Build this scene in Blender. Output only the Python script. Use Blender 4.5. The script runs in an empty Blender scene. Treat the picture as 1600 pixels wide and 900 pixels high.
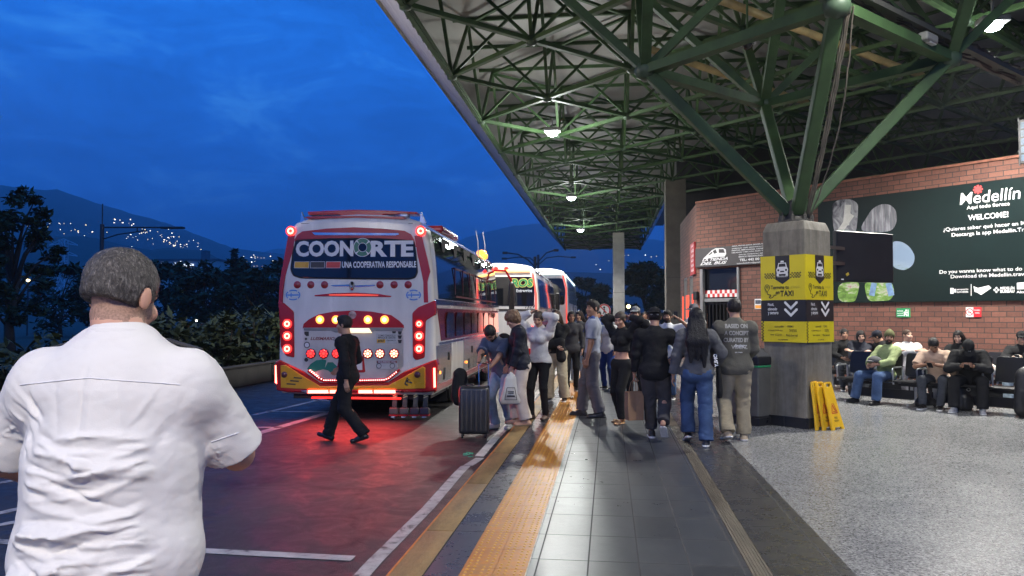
import bpy, bmesh, math, random
import numpy as np
from mathutils import Vector, Matrix
random.seed(7); np.random.seed(7)
S = bpy.context.scene
COL = S.collection
R = math.radians

# ---------------------------------------------------------------- camera
FPX, EYE, YAW, PITCH = 1200.0, 1.58, R(7.17), R(2.05)
cam = bpy.data.objects.new('camera', bpy.data.cameras.new('camera')); COL.objects.link(cam)
cam.location = (0, 0, EYE); cam.rotation_euler = (R(90) + PITCH, 0, YAW)
cam.data.sensor_width = 36; cam.data.lens = FPX / 1600 * 36
cam.data.clip_start = .05; cam.data.clip_end = 20000
S.camera = cam
# ---------------------------------------------------------------- sky: blue hour, drifting clouds
W = bpy.data.worlds.new("World"); S.world = W; W.use_nodes = True
wn, wl = W.node_tree.nodes, W.node_tree.links
wn.clear()
def WN(t, **k):
    n = wn.new(t)
    for a, b in k.items(): setattr(n, a, b)
    return n
w_out = WN('ShaderNodeOutputWorld'); w_bg = WN('ShaderNodeBackground'); w_bg.inputs[1].default_value = 1.0
w_sky = WN('ShaderNodeTexSky', sky_type='NISHITA', sun_disc=False, sun_elevation=R(-4), sun_rotation=R(120))
w_tc = WN('ShaderNodeTexCoord'); w_sep = WN('ShaderNodeSeparateXYZ'); w_ramp = WN('ShaderNodeValToRGB')
e = w_ramp.color_ramp.elements
e[0].position = 0.0; e[0].color = (.030, .165, .68, 1)
e[1].position = 1.0; e[1].color = (.020, .19, .80, 1)
x = e.new(.12); x.color = (.022, .165, .78, 1)
x = e.new(.36); x.color = (.022, .26, 1.12, 1)
w_map = WN('ShaderNodeMapping'); w_map.inputs['Scale'].default_value = (1.2, 1.2, 3.2)
w_n1 = WN('ShaderNodeTexNoise'); w_n1.inputs['Scale'].default_value = 5.2; w_n1.inputs['Detail'].default_value = 8; w_n1.inputs['Roughness'].default_value = .66; w_n1.inputs['Distortion'].default_value = .5
w_cr = WN('ShaderNodeValToRGB')
w_cr.color_ramp.elements[0].position = .36; w_cr.color_ramp.elements[0].color = (.68, .71, .76, 1)
w_cr.color_ramp.elements[1].position = .66; w_cr.color_ramp.elements[1].color = (2.1, 1.42, 1.14, 1)
x = w_cr.color_ramp.elements.new(.52); x.color = (.9, .94, .98, 1)
w_mul = WN('ShaderNodeMixRGB', blend_type='MULTIPLY'); w_mul.inputs[0].default_value = 1
w_add = WN('ShaderNodeMixRGB', blend_type='ADD'); w_add.inputs[0].default_value = .10
L = wl.new
L(w_tc.outputs['Generated'], w_sep.inputs[0]); L(w_sep.outputs['Z'], w_ramp.inputs[0])
L(w_tc.outputs['Generated'], w_map.inputs[0]); L(w_map.outputs[0], w_n1.inputs[0]); L(w_n1.outputs[0], w_cr.inputs[0])
L(w_ramp.outputs[0], w_mul.inputs[1]); L(w_cr.outputs[0], w_mul.inputs[2])
L(w_mul.outputs[0], w_add.inputs[1]); L(w_sky.outputs[0], w_add.inputs[2])
L(w_add.outputs[0], w_bg.inputs[0]); L(w_bg.outputs[0], w_out.inputs[0])
# ---------------------------------------------------------------- exposure
S.view_settings.view_transform = 'Standard'; S.view_settings.look = 'None'
S.view_settings.exposure = 0.0; S.view_settings.gamma = 1.0; S.view_settings.use_curve_mapping = False
S.cycles.use_denoising = True; S.cycles.max_bounces = 7; S.cycles.diffuse_bounces = 4; S.cycles.glossy_bounces = 3
S.cycles.sample_clamp_indirect = 4.0; S.cycles.caustics_reflective = False; S.cycles.caustics_refractive = False

# ---------------------------------------------------------------- pixel helpers (photo 1600 x 900) for reading positions off the photograph
_cm = cam.rotation_euler.to_matrix()
CAMP = Vector((0, 0, EYE))
def ray(px, py): return (_cm @ Vector(((px - 800) / FPX, -(py - 450) / FPX, -1))).normalized()
def PZ(px, py, z=0.0):
    d = ray(px, py); return CAMP + d * ((z - EYE) / d.z)
def PP(px, py, p0, n):
    d = ray(px, py); n = Vector(n); return CAMP + d * ((Vector(p0) - CAMP).dot(n) / d.dot(n))
_fw = Vector((-math.sin(YAW), math.cos(YAW), 0)); _rt = Vector((math.cos(YAW), math.sin(YAW), 0))
def PD(px, py, depth):
    d = ray(px, py); return CAMP + d * (depth / d.dot(_fw))

# ---------------------------------------------------------------- materials
MATS = {}
def mat(name, col, rough=.6, metal=0., var=.15, vs=6., bump=0., bs=80., emit=0., ecol=None, spec=.5, coat=0., stretch=None):
    if name in MATS: return MATS[name]
    m = bpy.data.materials.new(name); m.use_nodes = True; nt = m.node_tree; nd, lk = nt.nodes, nt.links
    b = nd['Principled BSDF']; b.inputs['Base Color'].default_value = (*col, 1); b.inputs['Roughness'].default_value = rough
    b.inputs['Metallic'].default_value = metal; b.inputs['Specular IOR Level'].default_value = spec; b.inputs['Coat Weight'].default_value = coat
    tc = nd.new('ShaderNodeTexCoord'); src = tc.outputs['Object']
    if stretch:
        mp = nd.new('ShaderNodeMapping'); mp.inputs['Scale'].default_value = stretch; lk.new(src, mp.inputs[0]); src = mp.outputs[0]
    if var:
        n = nd.new('ShaderNodeTexNoise'); n.inputs['Scale'].default_value = vs; n.inputs['Detail'].default_value = 6; n.inputs['Roughness'].default_value = .6
        r = nd.new('ShaderNodeValToRGB'); a, c = r.color_ramp.elements
        a.position = .3; c.position = .7
        a.color = (*[v * (1 - var) for v in col], 1); c.color = (*[min(1, v * (1 + var)) for v in col], 1)
        lk.new(src, n.inputs[0]); lk.new(n.outputs[0], r.inputs[0]); lk.new(r.outputs[0], b.inputs['Base Color'])
        mr = nd.new('ShaderNodeMapRange'); mr.inputs['To Min'].default_value = max(0, rough - .08); mr.inputs['To Max'].default_value = min(1, rough + .08)
        lk.new(n.outputs[0], mr.inputs[0]); lk.new(mr.outputs[0], b.inputs['Roughness'])
    if bump:
        n2 = nd.new('ShaderNodeTexNoise'); n2.inputs['Scale'].default_value = bs; n2.inputs['Detail'].default_value = 4
        bp = nd.new('ShaderNodeBump'); bp.inputs['Strength'].default_value = bump; bp.inputs['Distance'].default_value = .02
        lk.new(src, n2.inputs[0]); lk.new(n2.outputs[0], bp.inputs['Height']); lk.new(bp.outputs[0], b.inputs['Normal'])
    if emit:
        b.inputs['Emission Color'].default_value = (*(ecol or col), 1); b.inputs['Emission Strength'].default_value = emit
    MATS[name] = m; m['bsdf'] = b.name
    return m

# ---------------------------------------------------------------- object helpers
def tag(o, label, cat=None, group=None, kind=None):
    if label: o['label'] = label
    if cat: o['category'] = cat
    if group: o['group'] = group
    if kind: o['kind'] = kind
    return o
def thing(name, label, cat, loc=(0, 0, 0), rz=0., group=None):
    o = bpy.data.objects.new(name, None); COL.objects.link(o); o.empty_display_size = .1
    o.location = loc; o.rotation_euler = (0, 0, rz); return tag(o, label, cat, group)
def copy_tree(o, parent=None):
    c = o.copy(); COL.objects.link(c); c.parent = parent
    for ch in o.children: copy_tree(ch, c)
    return c
def frame(o, r, u):
    r = Vector(r).normalized(); u = Vector(u); u = (u - r * u.dot(r)).normalized(); n = r.cross(u)
    M = Matrix.Identity(4)
    for i in range(3): M[i][0], M[i][1], M[i][2], M[i][3] = r[i], u[i], n[i], o[i]
    return M
class MB:
    """collects primitives into one mesh"""
    def __init__(s): s.v = []; s.f = []; s.mi = []; s.cur = 0
    def raw(s, v, f, M=None):
        o = len(s.v)
        s.v += [tuple(M @ Vector(p)) if M else tuple(p) for p in v]
        s.f += [tuple(i + o for i in q) for q in f]; s.mi += [s.cur] * len(f); return s
    def box(s, c, d, M=None, bev=0.):
        x, y, z = d[0] / 2, d[1] / 2, d[2] / 2
        if not bev:
            v = [(c[0] + a * x, c[1] + b * y, c[2] + e * z) for a in (-1, 1) for b in (-1, 1) for e in (-1, 1)]
            return s.raw(v, [(0, 1, 3, 2), (4, 6, 7, 5), (0, 4, 5, 1), (2, 3, 7, 6), (0, 2, 6, 4), (1, 5, 7, 3)], M)
        bm = bmesh.new(); bmesh.ops.create_cube(bm, size=1)
        for p in bm.verts: p.co = Vector((p.co.x * d[0], p.co.y * d[1], p.co.z * d[2]))
        bmesh.ops.bevel(bm, geom=bm.edges[:], offset=min(bev, min(d) * .49), segments=3, affect='EDGES', profile=.5)
        bm.verts.index_update()
        v = [(p.co.x + c[0], p.co.y + c[1], p.co.z + c[2]) for p in bm.verts]; f = [[q.index for q in fc.verts] for fc in bm.faces]
        bm.free(); return s.raw(v, f, M)
    def bar(s, a, b, w, h=None, M=None, up=(0, 0, 1)):
        a, b = Vector(a), Vector(b); h = h or w; d = (b - a); l = d.length
        if l < 1e-6: return s
        d /= l; up = Vector(up)
        if abs(d.dot(up)) > .98: up = Vector((1, 0, 0))
        r = d.cross(up).normalized(); u = r.cross(d)
        v = [p + r * (i * w / 2) + u * (j * h / 2) for p in (a, b) for i, j in ((-1, -1), (1, -1), (1, 1), (-1, 1))]
        return s.raw(v, [(3, 2, 1, 0), (4, 5, 6, 7), (0, 1, 5, 4), (1, 2, 6, 5), (2, 3, 7, 6), (3, 0, 4, 7)], M)
    def tube(s, pts, r, n=8, M=None, cap=True, radii=None):
        pts = [Vector(p) for p in pts]; v = []; f = []; m = len(pts); pr = None
        for i, p in enumerate(pts):
            d = (pts[min(i + 1, m - 1)] - pts[max(i - 1, 0)]).normalized()
            if pr is None:
                pr = d.cross(Vector((0, 0, 1)) if abs(d.z) < .95 else Vector((1, 0, 0))).normalized()
            pr = (pr - d * pr.dot(d)).normalized(); q = d.cross(pr); rr = radii[i] if radii else r
            v += [p + (pr * math.cos(2 * math.pi * k / n) + q * math.sin(2 * math.pi * k / n)) * rr for k in range(n)]
        for i in range(m - 1):
            for k in range(n): f.append((i * n + k, i * n + (k + 1) % n, (i + 1) * n + (k + 1) % n, (i + 1) * n + k))
        if cap: f += [tuple(range(n - 1, -1, -1)), tuple(range((m - 1) * n, m * n))]
        return s.raw(v, f, M)
    def lathe(s, prof, n=24, M=None):
        v = []; f = []; m = len(prof)
        for r, z in prof: v += [(r * math.cos(2 * math.pi * k / n), r * math.sin(2 * math.pi * k / n), z) for k in range(n)]
        for i in range(m - 1):
            for k in range(n): f.append((i * n + k, i * n + (k + 1) % n, (i + 1) * n + (k + 1) % n, (i + 1) * n + k))
        f += [tuple(range(n - 1, -1, -1)), tuple(range((m - 1) * n, m * n))]
        return s.raw(v, f, M)
    def prism(s, poly, d0, d1, M=None, bev=0.):
        """polygon in xy, extruded from z=d0 to z=d1 (outwards), front edge bevelled"""
        if sum(poly[i][0] * poly[(i + 1) % len(poly)][1] - poly[(i + 1) % len(poly)][0] * poly[i][1] for i in range(len(poly))) < 0: poly = poly[::-1]
        n = len(poly); v = [(p[0], p[1], d0) for p in poly]
        if bev:
            ins = inset(poly, bev); v += [(p[0], p[1], d1 - bev) for p in poly] + [(p[0], p[1], d1) for p in ins]; k = 3
        else: v += [(p[0], p[1], d1) for p in poly]; k = 2
        f = [tuple(range(n - 1, -1, -1)), tuple(range((k - 1) * n, k * n))]
        for j in range(k - 1):
            for i in range(n): f.append((j * n + i, j * n + (i + 1) % n, (j + 1) * n + (i + 1) % n, (j + 1) * n + i))
        return s.raw(v, f, M)
    def build(s, name, mats, parent=None, smooth=False, loc=None, bevel=0.):
        me = bpy.data.meshes.new(name); me.from_pydata([tuple(p) for p in s.v], [], s.f); 
        for m in (mats if isinstance(mats, (list, tuple)) else [mats]): me.materials.append(m)
        if any(s.mi): me.polygons.foreach_set('material_index', s.mi)
        if smooth is True: me.shade_smooth()
        o = bpy.data.objects.new(name, me); COL.objects.link(o); o.parent = parent
        if smooth == 'auto': me.shade_smooth(); autosharp(me)
        if loc: o.location = loc
        if bevel:
            b = o.modifiers.new('b', 'BEVEL'); b.width = bevel; b.segments = 2; b.limit_method = 'ANGLE'
        me.update(); return o
def autosharp(me, ang=R(38)):
    bm = bmesh.new(); bm.from_mesh(me)
    for ed in bm.edges:
        if len(ed.link_faces) == 2 and ed.calc_face_angle(0) > ang: ed.smooth = False
    bm.to_mesh(me); bm.free()
def inset(poly, d):
    n = len(poly); out = []
    for i in range(n):
        a, b, c = Vector(poly[i - 1][:2]), Vector(poly[i][:2]), Vector(poly[(i + 1) % n][:2])
        e1 = (b - a); e2 = (c - b)
        if e1.length < 1e-9 or e2.length < 1e-9: out.append(tuple(b)); continue
        n1 = Vector((-e1.y, e1.x)).normalized(); n2 = Vector((-e2.y, e2.x)).normalized(); k = n1 + n2
        k = k / max(.3, k.dot(k) / 2) if k.length > 1e-6 else n1
        out.append((b.x + k.x * d, b.y + k.y * d))
    return out
def rrect(x0, y0, x1, y1, r, n=5):
    p = []
    for cx, cy, a in ((x1 - r, y1 - r, 0), (x0 + r, y1 - r, 90), (x0 + r, y0 + r, 180), (x1 - r, y0 + r, 270)):
        p += [(cx + r * math.cos(R(a + 90 * k / n)), cy + r * math.sin(R(a + 90 * k / n))) for k in range(n + 1)]
    return p
def circ(cx, cy, r, n=20, sy=1.): return [(cx + r * math.cos(2 * math.pi * k / n), cy + r * sy * math.sin(2 * math.pi * k / n)) for k in range(n)]
def roundpoly(poly, r, n=3):
    out = []; m = len(poly)
    for i in range(m):
        a, b, c = Vector(poly[i - 1]), Vector(poly[i]), Vector(poly[(i + 1) % m])
        l = min(r, (a - b).length * .45, (c - b).length * .45); p = b + (a - b).normalized() * l; q = b + (c - b).normalized() * l
        for k in range(n + 1):
            t = k / n; out.append(tuple(p * (1 - t) ** 2 + b * 2 * t * (1 - t) + q * t * t))
    return out
_tx = {}
def text(name, s, m, parent, M, w=None, h=None, bold=0., depth=.003, align='C', shear=0., spacing=1.):
    """lettering as one thin mesh, fitted to a w x h box centred on the frame's origin"""
    key = (s, bold, shear, spacing)
    if key not in _tx:
        c = bpy.data.curves.new('t', 'FONT'); c.body = s; c.size = 1; c.resolution_u = 3; c.offset = bold; c.shear = shear; c.space_character = spacing; c.align_x = 'CENTER'; c.space_line = .95
        o = bpy.data.objects.new('t', c); COL.objects.link(o); dg = bpy.context.evaluated_depsgraph_get()
        me = bpy.data.meshes.new_from_object(o.evaluated_get(dg)); bpy.data.objects.remove(o); bpy.data.curves.remove(c)
        v = np.array([tuple(p.co) for p in me.vertices]); f = [tuple(p.vertices) for p in me.polygons]; bpy.data.meshes.remove(me); _tx[key] = (v, f)
    v, f = _tx[key]; lo, hi = v.min(0), v.max(0); d = hi - lo
    if w and h: sx, sy = w / d[0], h / d[1]
    elif w: sx = sy = w / d[0]
    else: sx = sy = h / d[1]
    x0 = {'C': (lo[0] + hi[0]) / 2, 'L': lo[0], 'R': hi[0]}[align]
    q = (v - [x0, (lo[1] + hi[1]) / 2, 0]) * [sx, sy, 1]; q[:, 2] = depth
    return MB().raw([tuple(p) for p in q], f, M).build(name, m, parent)
def struct(o): o['kind'] = 'structure'; return o
# ================================================================ ground, road, platform
def node_mat(name, rough=.5, spec=.5):
    m = bpy.data.materials.new(name); m.use_nodes = True; nt = m.node_tree; b = nt.nodes['Principled BSDF']
    b.inputs['Roughness'].default_value = rough; b.inputs['Specular IOR Level'].default_value = spec
    tc = nt.nodes.new('ShaderNodeTexCoord'); MATS[name] = m
    return m, nt.nodes, nt.links, b, tc.outputs['Object']
def noise(nd, lk, src, sc, det=5, ro=.55, dist=0.):
    n = nd.new('ShaderNodeTexNoise'); n.inputs['Scale'].default_value = sc; n.inputs['Detail'].default_value = det; n.inputs['Roughness'].default_value = ro; n.inputs['Distortion'].default_value = dist
    lk.new(src, n.inputs[0]); return n.outputs[0]
def ramp(nd, lk, src, stops):
    r = nd.new('ShaderNodeValToRGB'); e = r.color_ramp.elements
    while len(e) < len(stops): e.new(.5)
    for k, (p, c) in enumerate(stops): e[k].position = p; e[k].color = (*c, 1) if len(c) == 3 else c
    lk.new(src, r.inputs[0]); return r.outputs[0]
def mixc(nd, lk, a, b, fac, mode='MULTIPLY'):
    n = nd.new('ShaderNodeMixRGB'); n.blend_type = mode
    for i, v in ((0, fac), (1, a), (2, b)):
        if isinstance(v, (int, float)): n.inputs[i].default_value = v
        elif isinstance(v, tuple): n.inputs[i].default_value = (*v, 1)
        else: lk.new(v, n.inputs[i])
    return n.outputs[0]
def bump(nd, lk, b, h, st=.3, dist=.01):
    n = nd.new('ShaderNodeBump'); n.inputs['Strength'].default_value = st; n.inputs['Distance'].default_value = dist
    lk.new(h, n.inputs['Height']); lk.new(n.outputs[0], b.inputs['Normal'])

# asphalt
m, nd, lk, b, oc = node_mat('asphalt', .55)
big = noise(nd, lk, oc, .35, 6, .6, .4); fine = noise(nd, lk, oc, 90, 3, .7); mid = noise(nd, lk, oc, 3.5, 6, .65, 1.)
c = ramp(nd, lk, big, [(.3, (.020, .020, .022)), (.7, (.040, .038, .037))])
c = mixc(nd, lk, c, ramp(nd, lk, mid, [(.35, (.62, .6, .58)), (.55, (1, 1, 1)), (.75, (1.2, 1.2, 1.2))]), .8)
pat = noise(nd, lk, oc, .9, 5, .7, .3); c = mixc(nd, lk, c, ramp(nd, lk, pat, [(.36, (.4, .4, .4)), (.43, (1, 1, 1)), (.58, (1, 1, 1)), (.64, (1.6, 1.55, 1.5))]), .9)
c = mixc(nd, lk, c, ramp(nd, lk, fine, [(.3, (.45, .45, .45)), (.75, (1.8, 1.8, 1.8))]), .8)
lk.new(c, b.inputs['Base Color'])
vc = nd.new('ShaderNodeTexVoronoi'); vc.feature = 'DISTANCE_TO_EDGE'; vc.inputs['Scale'].default_value = .33; wob = mixc(nd, lk, oc, noise(nd, lk, oc, 1.4, 5, .6), .35, 'ADD'); lk.new(wob, vc.inputs[0])
c = mixc(nd, lk, c, ramp(nd, lk, vc.outputs[0], [(.0, (.25, .25, .25)), (.006, (.35, .35, .35)), (.012, (1, 1, 1))]), .8); lk.new(c, b.inputs['Base Color'])
lk.new(ramp(nd, lk, mid, [(.3, (.38,) * 3), (.6, (.62,) * 3)]), b.inputs['Roughness']); bump(nd, lk, b, fine, .5, .012)
# platform tile (dark grey porcelain, grouted)
def tile_mat(name, w, d, c0, c1, grout, rough=.3, ox=0., oy=0.):
    m, nd, lk, b, oc = node_mat(name, rough)
    mp = nd.new('ShaderNodeMapping'); mp.inputs['Location'].default_value = (ox, oy, 0); lk.new(oc, mp.inputs[0])
    br = nd.new('ShaderNodeTexBrick'); br.offset = 0; br.squash = 1; lk.new(mp.outputs[0], br.inputs[0])
    for k, v in (('Scale', 1), ('Mortar Size', .0055), ('Mortar Smooth', .2), ('Bias', 0), ('Brick Width', w), ('Row Height', d)): br.inputs[k].default_value = v
    br.inputs['Color1'].default_value = (*c0, 1); br.inputs['Color2'].default_value = (*c1, 1); br.inputs['Mortar'].default_value = (*grout, 1)
    wv = noise(nd, lk, oc, 2.2, 8, .62, 2.2); sc = noise(nd, lk, oc, 14, 6, .7, 1.5)
    c = mixc(nd, lk, br.outputs[0], ramp(nd, lk, wv, [(.3, (.86, .87, .9)), (.7, (1.14, 1.14, 1.14))]), .8)
    lk.new(c, b.inputs['Base Color'])
    rr = mixc(nd, lk, ramp(nd, lk, wv, [(.3, (rough - .03,) * 3), (.7, (rough + .04,) * 3)]), ramp(nd, lk, sc, [(.35, (.93,) * 3), (.7, (1.08,) * 3)]), 1.)
    rr = mixc(nd, lk, rr, (.8, .8, .8), br.outputs['Fac'], 'MIX'); lk.new(rr, b.inputs['Roughness'])
    ad = nd.new('ShaderNodeMath'); ad.operation = 'MULTIPLY_ADD'; lk.new(br.outputs['Fac'], ad.inputs[0]); ad.inputs[1].default_value = -.6; lk.new(wv, ad.inputs[2])
    bump(nd, lk, b, ad.outputs[0], .07, .005); return m
T_tile = tile_mat('platform_tile', .32, .57, (.040, .043, .048), (.052, .056, .062), (.022, .022, .024), .31, -.124 + .32 * 3 - .06, .1)
T_tile2 = tile_mat('kerb_side_tile', 2.0, 1.14, (.042, .043, .052), (.05, .051, .06), (.022, .022, .024), .28, .5, .1)
T_dark = tile_mat('dark_stone', 2.0, .9, (.034, .034, .037), (.038, .038, .041), (.02, .02, .022), .28, .6, .3)
# terrazzo
m, nd, lk, b, oc = node_mat('terrazzo', .3)
vo = nd.new('ShaderNodeTexVoronoi'); vo.inputs['Scale'].default_value = 72; lk.new(oc, vo.inputs[0])
vo2 = nd.new('ShaderNodeTexVoronoi'); vo2.inputs['Scale'].default_value = 120; lk.new(oc, vo2.inputs[0])
sp = nd.new('ShaderNodeSeparateXYZ'); lk.new(vo.outputs['Color'], sp.inputs[0]); sp2 = nd.new('ShaderNodeSeparateXYZ'); lk.new(vo2.outputs['Color'], sp2.inputs[0])
c = ramp(nd, lk, sp.outputs[0], [(.0, (.085, .087, .09)), (.24, (.145, .148, .15)), (.45, (.21, .213, .215)), (.7, (.26, .26, .26)), (1., (.35, .35, .34))])
c2 = ramp(nd, lk, sp2.outputs[1], [(.0, (.5, .5, .5)), (.4, (.95, .95, .95)), (1., (1.25, 1.25, 1.25))])
c = mixc(nd, lk, c, c2, .9); wv = noise(nd, lk, oc, .8, 6, .6, 1.); c = mixc(nd, lk, c, ramp(nd, lk, wv, [(.3, (.93, .93, .94)), (.7, (1.05, 1.05, 1.05))]), .9)
lk.new(c, b.inputs['Base Color']); lk.new(ramp(nd, lk, wv, [(.3, (.20,) * 3), (.7, (.28,) * 3)]), b.inputs['Roughness'])
M_terrazzo = m

def sheet(name, x0, x1, y0, y1, z, m, cuts=1):
    v = [(x0, y0, z), (x1, y0, z), (x1, y1, z), (x0, y1, z)]
    o = MB().raw(v, [(0, 1, 2, 3)]).build(name, m); return struct(o)
ROADZ = -.12
mg = mat('grassy_earth', (.045, .05, .03), .9, var=.4, vs=.3)
sheet('ground', -6000, 6000, -600, 9000, -.16, mg)
sheet('road', -8.7, -1.25, -30, 160, ROADZ, MATS['asphalt'])
# kerb: yellowed concrete edge, real step
m_kerb = mat('kerb_yellow_worn', (.235, .15, .055), .62, var=.4, vs=7, bump=.35, bs=45, stretch=(1, .25, 1))
k = MB(); n = 60
for i in range(n):
    y0, y1 = -12 + i * 1.6, -12 + (i + 1) * 1.6 - .004
    k.box((-1.24, (y0 + y1) / 2, -.075), (.22, y1 - y0, .15), bev=.012)
struct(k.build('kerb', m_kerb, smooth='auto'))
mc = mat('kerb_paint_edge', (.45, .16, .03), .6, var=.3)
struct(MB().box((-1.342, 30, .0005), (.014, 84, .004)).build('kerb_edge_line', mc))
m_seam = mat('kerb_gap_dark', (.012, .012, .012), .9, var=0)
struct(MB().box((-1.1285, 30, -.012), (.012, 84, .02)).build('kerb_seam', m_seam))
sheet('platform_edge_tiles', -1.1225, -.914, -12, 84, 0, T_tile2)
sheet('platform_tiles', -.509, .861, -12, 84, 0, T_tile)
sheet('platform_stone_border', .989, 1.49, -12, 84, 0, T_dark)
sheet('terrazzo_floor', 1.49, 40, -12, 84, 0, M_terrazzo)
struct(MB().box((-.2, 36, -.09), (2.3 - .25, 96, .12)).build('platform_base', mat('concrete_base', (.2, .2, .19), .8)))
# tactile strip: amber polyurethane with domes and bars
m, nd, lk, b, oc = node_mat('tactile_amber', .45)
wv = noise(nd, lk, oc, 1.3, 7, .65, 1.); fi = noise(nd, lk, oc, 22, 5, .7)
c = ramp(nd, lk, wv, [(.3, (.36, .125, .014)), (.55, (.46, .175, .018)), (.72, (.30, .15, .05))])
c = mixc(nd, lk, c, ramp(nd, lk, fi, [(.35, (.7, .68, .62)), (.6, (1.1, 1.1, 1.1))]), .8); lk.new(c, b.inputs['Base Color'])
lk.new(ramp(nd, lk, fi, [(.3, (.28,) * 3), (.7, (.52,) * 3)]), b.inputs['Roughness']); bump(nd, lk, b, fi, .2, .004)
M_tac = m
t = MB(); y = -12
while y < 84:
    for a, c in ((-.912, -.7135), (-.7105, -.512)): t.box(((a + c) / 2, y + .2, -.004), (c - a, .397, .012))
    y += .4
st = struct(t.build('tactile_strip', M_tac))
d = MB()
for r in range(int(15 / .057)):
    yy = 2.6 + r * .057
    for cx in (-.882, -.843, -.783, -.743, -.679, -.639, -.579, -.541):
        if random.random() < .05 or yy > 15: continue
        n = 7 if yy < 9 else 5; v = [(cx + .0115 * math.cos(6.283 * q / n), yy + .0115 * math.sin(6.283 * q / n), .002) for q in range(n)] + [(cx + .007 * math.cos(6.283 * q / n), yy + .007 * math.sin(6.283 * q / n), .0065) for q in range(n)]
        d.raw(v, [tuple(range(n, 2 * n))] + [(q, (q + 1) % n, n + (q + 1) % n, n + q) for q in range(n)])
st = d.build('tactile_domes', mat('tactile_dome', (.55, .30, .05), .36, var=.25, vs=12)); struct(st)
# pale adhesive edge and brown grooved metal strip
struct(MB().box((-.5105, 36, -.003), (.007, 96, .012)).build('tactile_trim', mat('pale_adhesive', (.4, .36, .28), .6, var=.4, vs=9)))
g = MB()
m_br = mat('bronze_strip', (.125, .105, .075), .42, metal=.25, var=.4, vs=5, stretch=(3, .4, 1), bump=.3, bs=30)
for i in range(6):
    a = .8625 + i * .0208
    g.box((a + .0096, 36, -.003), (.0166, 96, .013), bev=.002)
g.box((.925, 36, -.006), (.124, 96, .008)); struct(g.build('bronze_floor_strip', m_br))
# road markings (worn white thermoplastic)
m, nd, lk, b, oc = node_mat('road_paint', .6)
wn_ = noise(nd, lk, oc, 5, 7, .7, .6); lk.new(ramp(nd, lk, wn_, [(.34, (.06, .06, .06)), (.45, (.33, .32, .31)), (.7, (.50, .49, .48))]), b.inputs['Base Color'])
fi = noise(nd, lk, oc, 80, 3); bump(nd, lk, b, fi, .4, .006)
def marking(pts, w=.1, pw=True):
    M_ = MB(); P = [PZ(px, py, ROADZ) for px, py in pts]
    for a, c in zip(P[:-1], P[1:]):
        d = (c - a); nrm = Vector((-d.y, d.x, 0)).normalized() * w / 2
        M_.raw([(q.x, q.y, ROADZ + .004) for q in (a - nrm, a + nrm, c + nrm, c - nrm)], [(0, 1, 2, 3)])
    return struct(M_.build('road_marking', m_paint))
m_paint = MATS['road_paint']
MK = MB()
for a, c, x0, x1 in ((2.2, 8.6, -1.60, -1.60), (8.62, 9.1, -1.58, -1.53), (9.2, 60, -1.56, -1.56)):
    y = a
    while y < c - .01:
        y2 = min(c, y + 1.5); f0 = (y - a) / (c - a); f1 = (y2 - a) / (c - a); q0 = x0 + (x1 - x0) * f0; q1 = x0 + (x1 - x0) * f1
        j0, j1 = .012 * math.sin(y * 2.1), .012 * math.sin(y2 * 2.1)
        MK.raw([(q0 - .055 + j0, y, ROADZ + .004), (q0 + .055 + j0, y, ROADZ + .004), (q1 + .055 + j1, y2, ROADZ + .004), (q1 - .055 + j1, y2, ROADZ + .004)], [(0, 1, 2, 3)]); y = y2
struct(MK.build('road_marking', m_paint))
marking([(-80, 844), (140, 852), (552, 873)], .11)
marking([(-60, 832), (40, 813)], .1); marking([(-60, 816), (52, 790)], .1)
marking([(-30, 762), (150, 722), (330, 682)], .09); marking([(20, 745), (62, 742)], .09)
marking([(300, 710), (405, 677), (520, 643)], .16); marking([(300, 700), (345, 699)], .1)
marking([(395, 649), (440, 639), (510, 622)], .1); marking([(415, 643), (510, 644)], .1); marking([(400, 668), (440, 668)], .1)
marking([(488, 625), (520, 627)], .1)
# small green glass shards by the kerb line and a drain cover
s_ = MB()
for i in range(8):
    p = PZ(731 + random.uniform(-6, 6), 711 + random.uniform(-4, 4), ROADZ)
    s_.box((p.x, p.y, ROADZ + .006), (.05, .025, .008))
tag(s_.build('bottle_shard_litter', mat('green_shard', (.12, .4, .25), .2, var=.2)), 'small scatter of pale green glass shards on the asphalt beside the kerb line', 'litter')
# ================================================================ canopy: green space frame at 45 degrees
ZB, ZT, ZL, HD, X0, Y0 = 7.4, 9.5, 5.28, 2.16, -3.75, 18.13
m_green = mat('frame_green_paint', (.042, .088, .030), .6, var=.3, vs=3, bump=.08, bs=20)
m_node = mat('frame_node_steel', (.05, .085, .05), .5, var=.3)
m, nd, lk, b, oc = node_mat('roof_sheet', .6)
wvn = nd.new('ShaderNodeTexWave'); wvn.inputs['Scale'].default_value = 1.6; wvn.inputs['Distortion'].default_value = .3; lk.new(oc, wvn.inputs[0])
dn = noise(nd, lk, oc, .5, 6, .6); lk.new(ramp(nd, lk, dn, [(.3, (.30, .29, .27)), (.7, (.41, .40, .38))]), b.inputs['Base Color']); bump(nd, lk, b, wvn.outputs[0], .12, .02)
M_roof = m
m, nd, lk, b, oc = node_mat('fascia_sheet', .5)
mp = nd.new('ShaderNodeMapping'); mp.inputs['Scale'].default_value = (3, .35, 3); lk.new(oc, mp.inputs[0])
dn = noise(nd, lk, mp.outputs[0], 1.1, 7, .65, .6); st_ = noise(nd, lk, oc, 3, 6, .7)
c = ramp(nd, lk, dn, [(.25, (.42, .38, .37)), (.6, (.66, .63, .62)), (.8, (.7, .68, .67))])
c = mixc(nd, lk, c, ramp(nd, lk, st_, [(.3, (.55, .5, .48)), (.42, (1, 1, 1))]), .5); lk.new(c, b.inputs['Base Color']); bump(nd, lk, b, dn, .3, .03)
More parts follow.
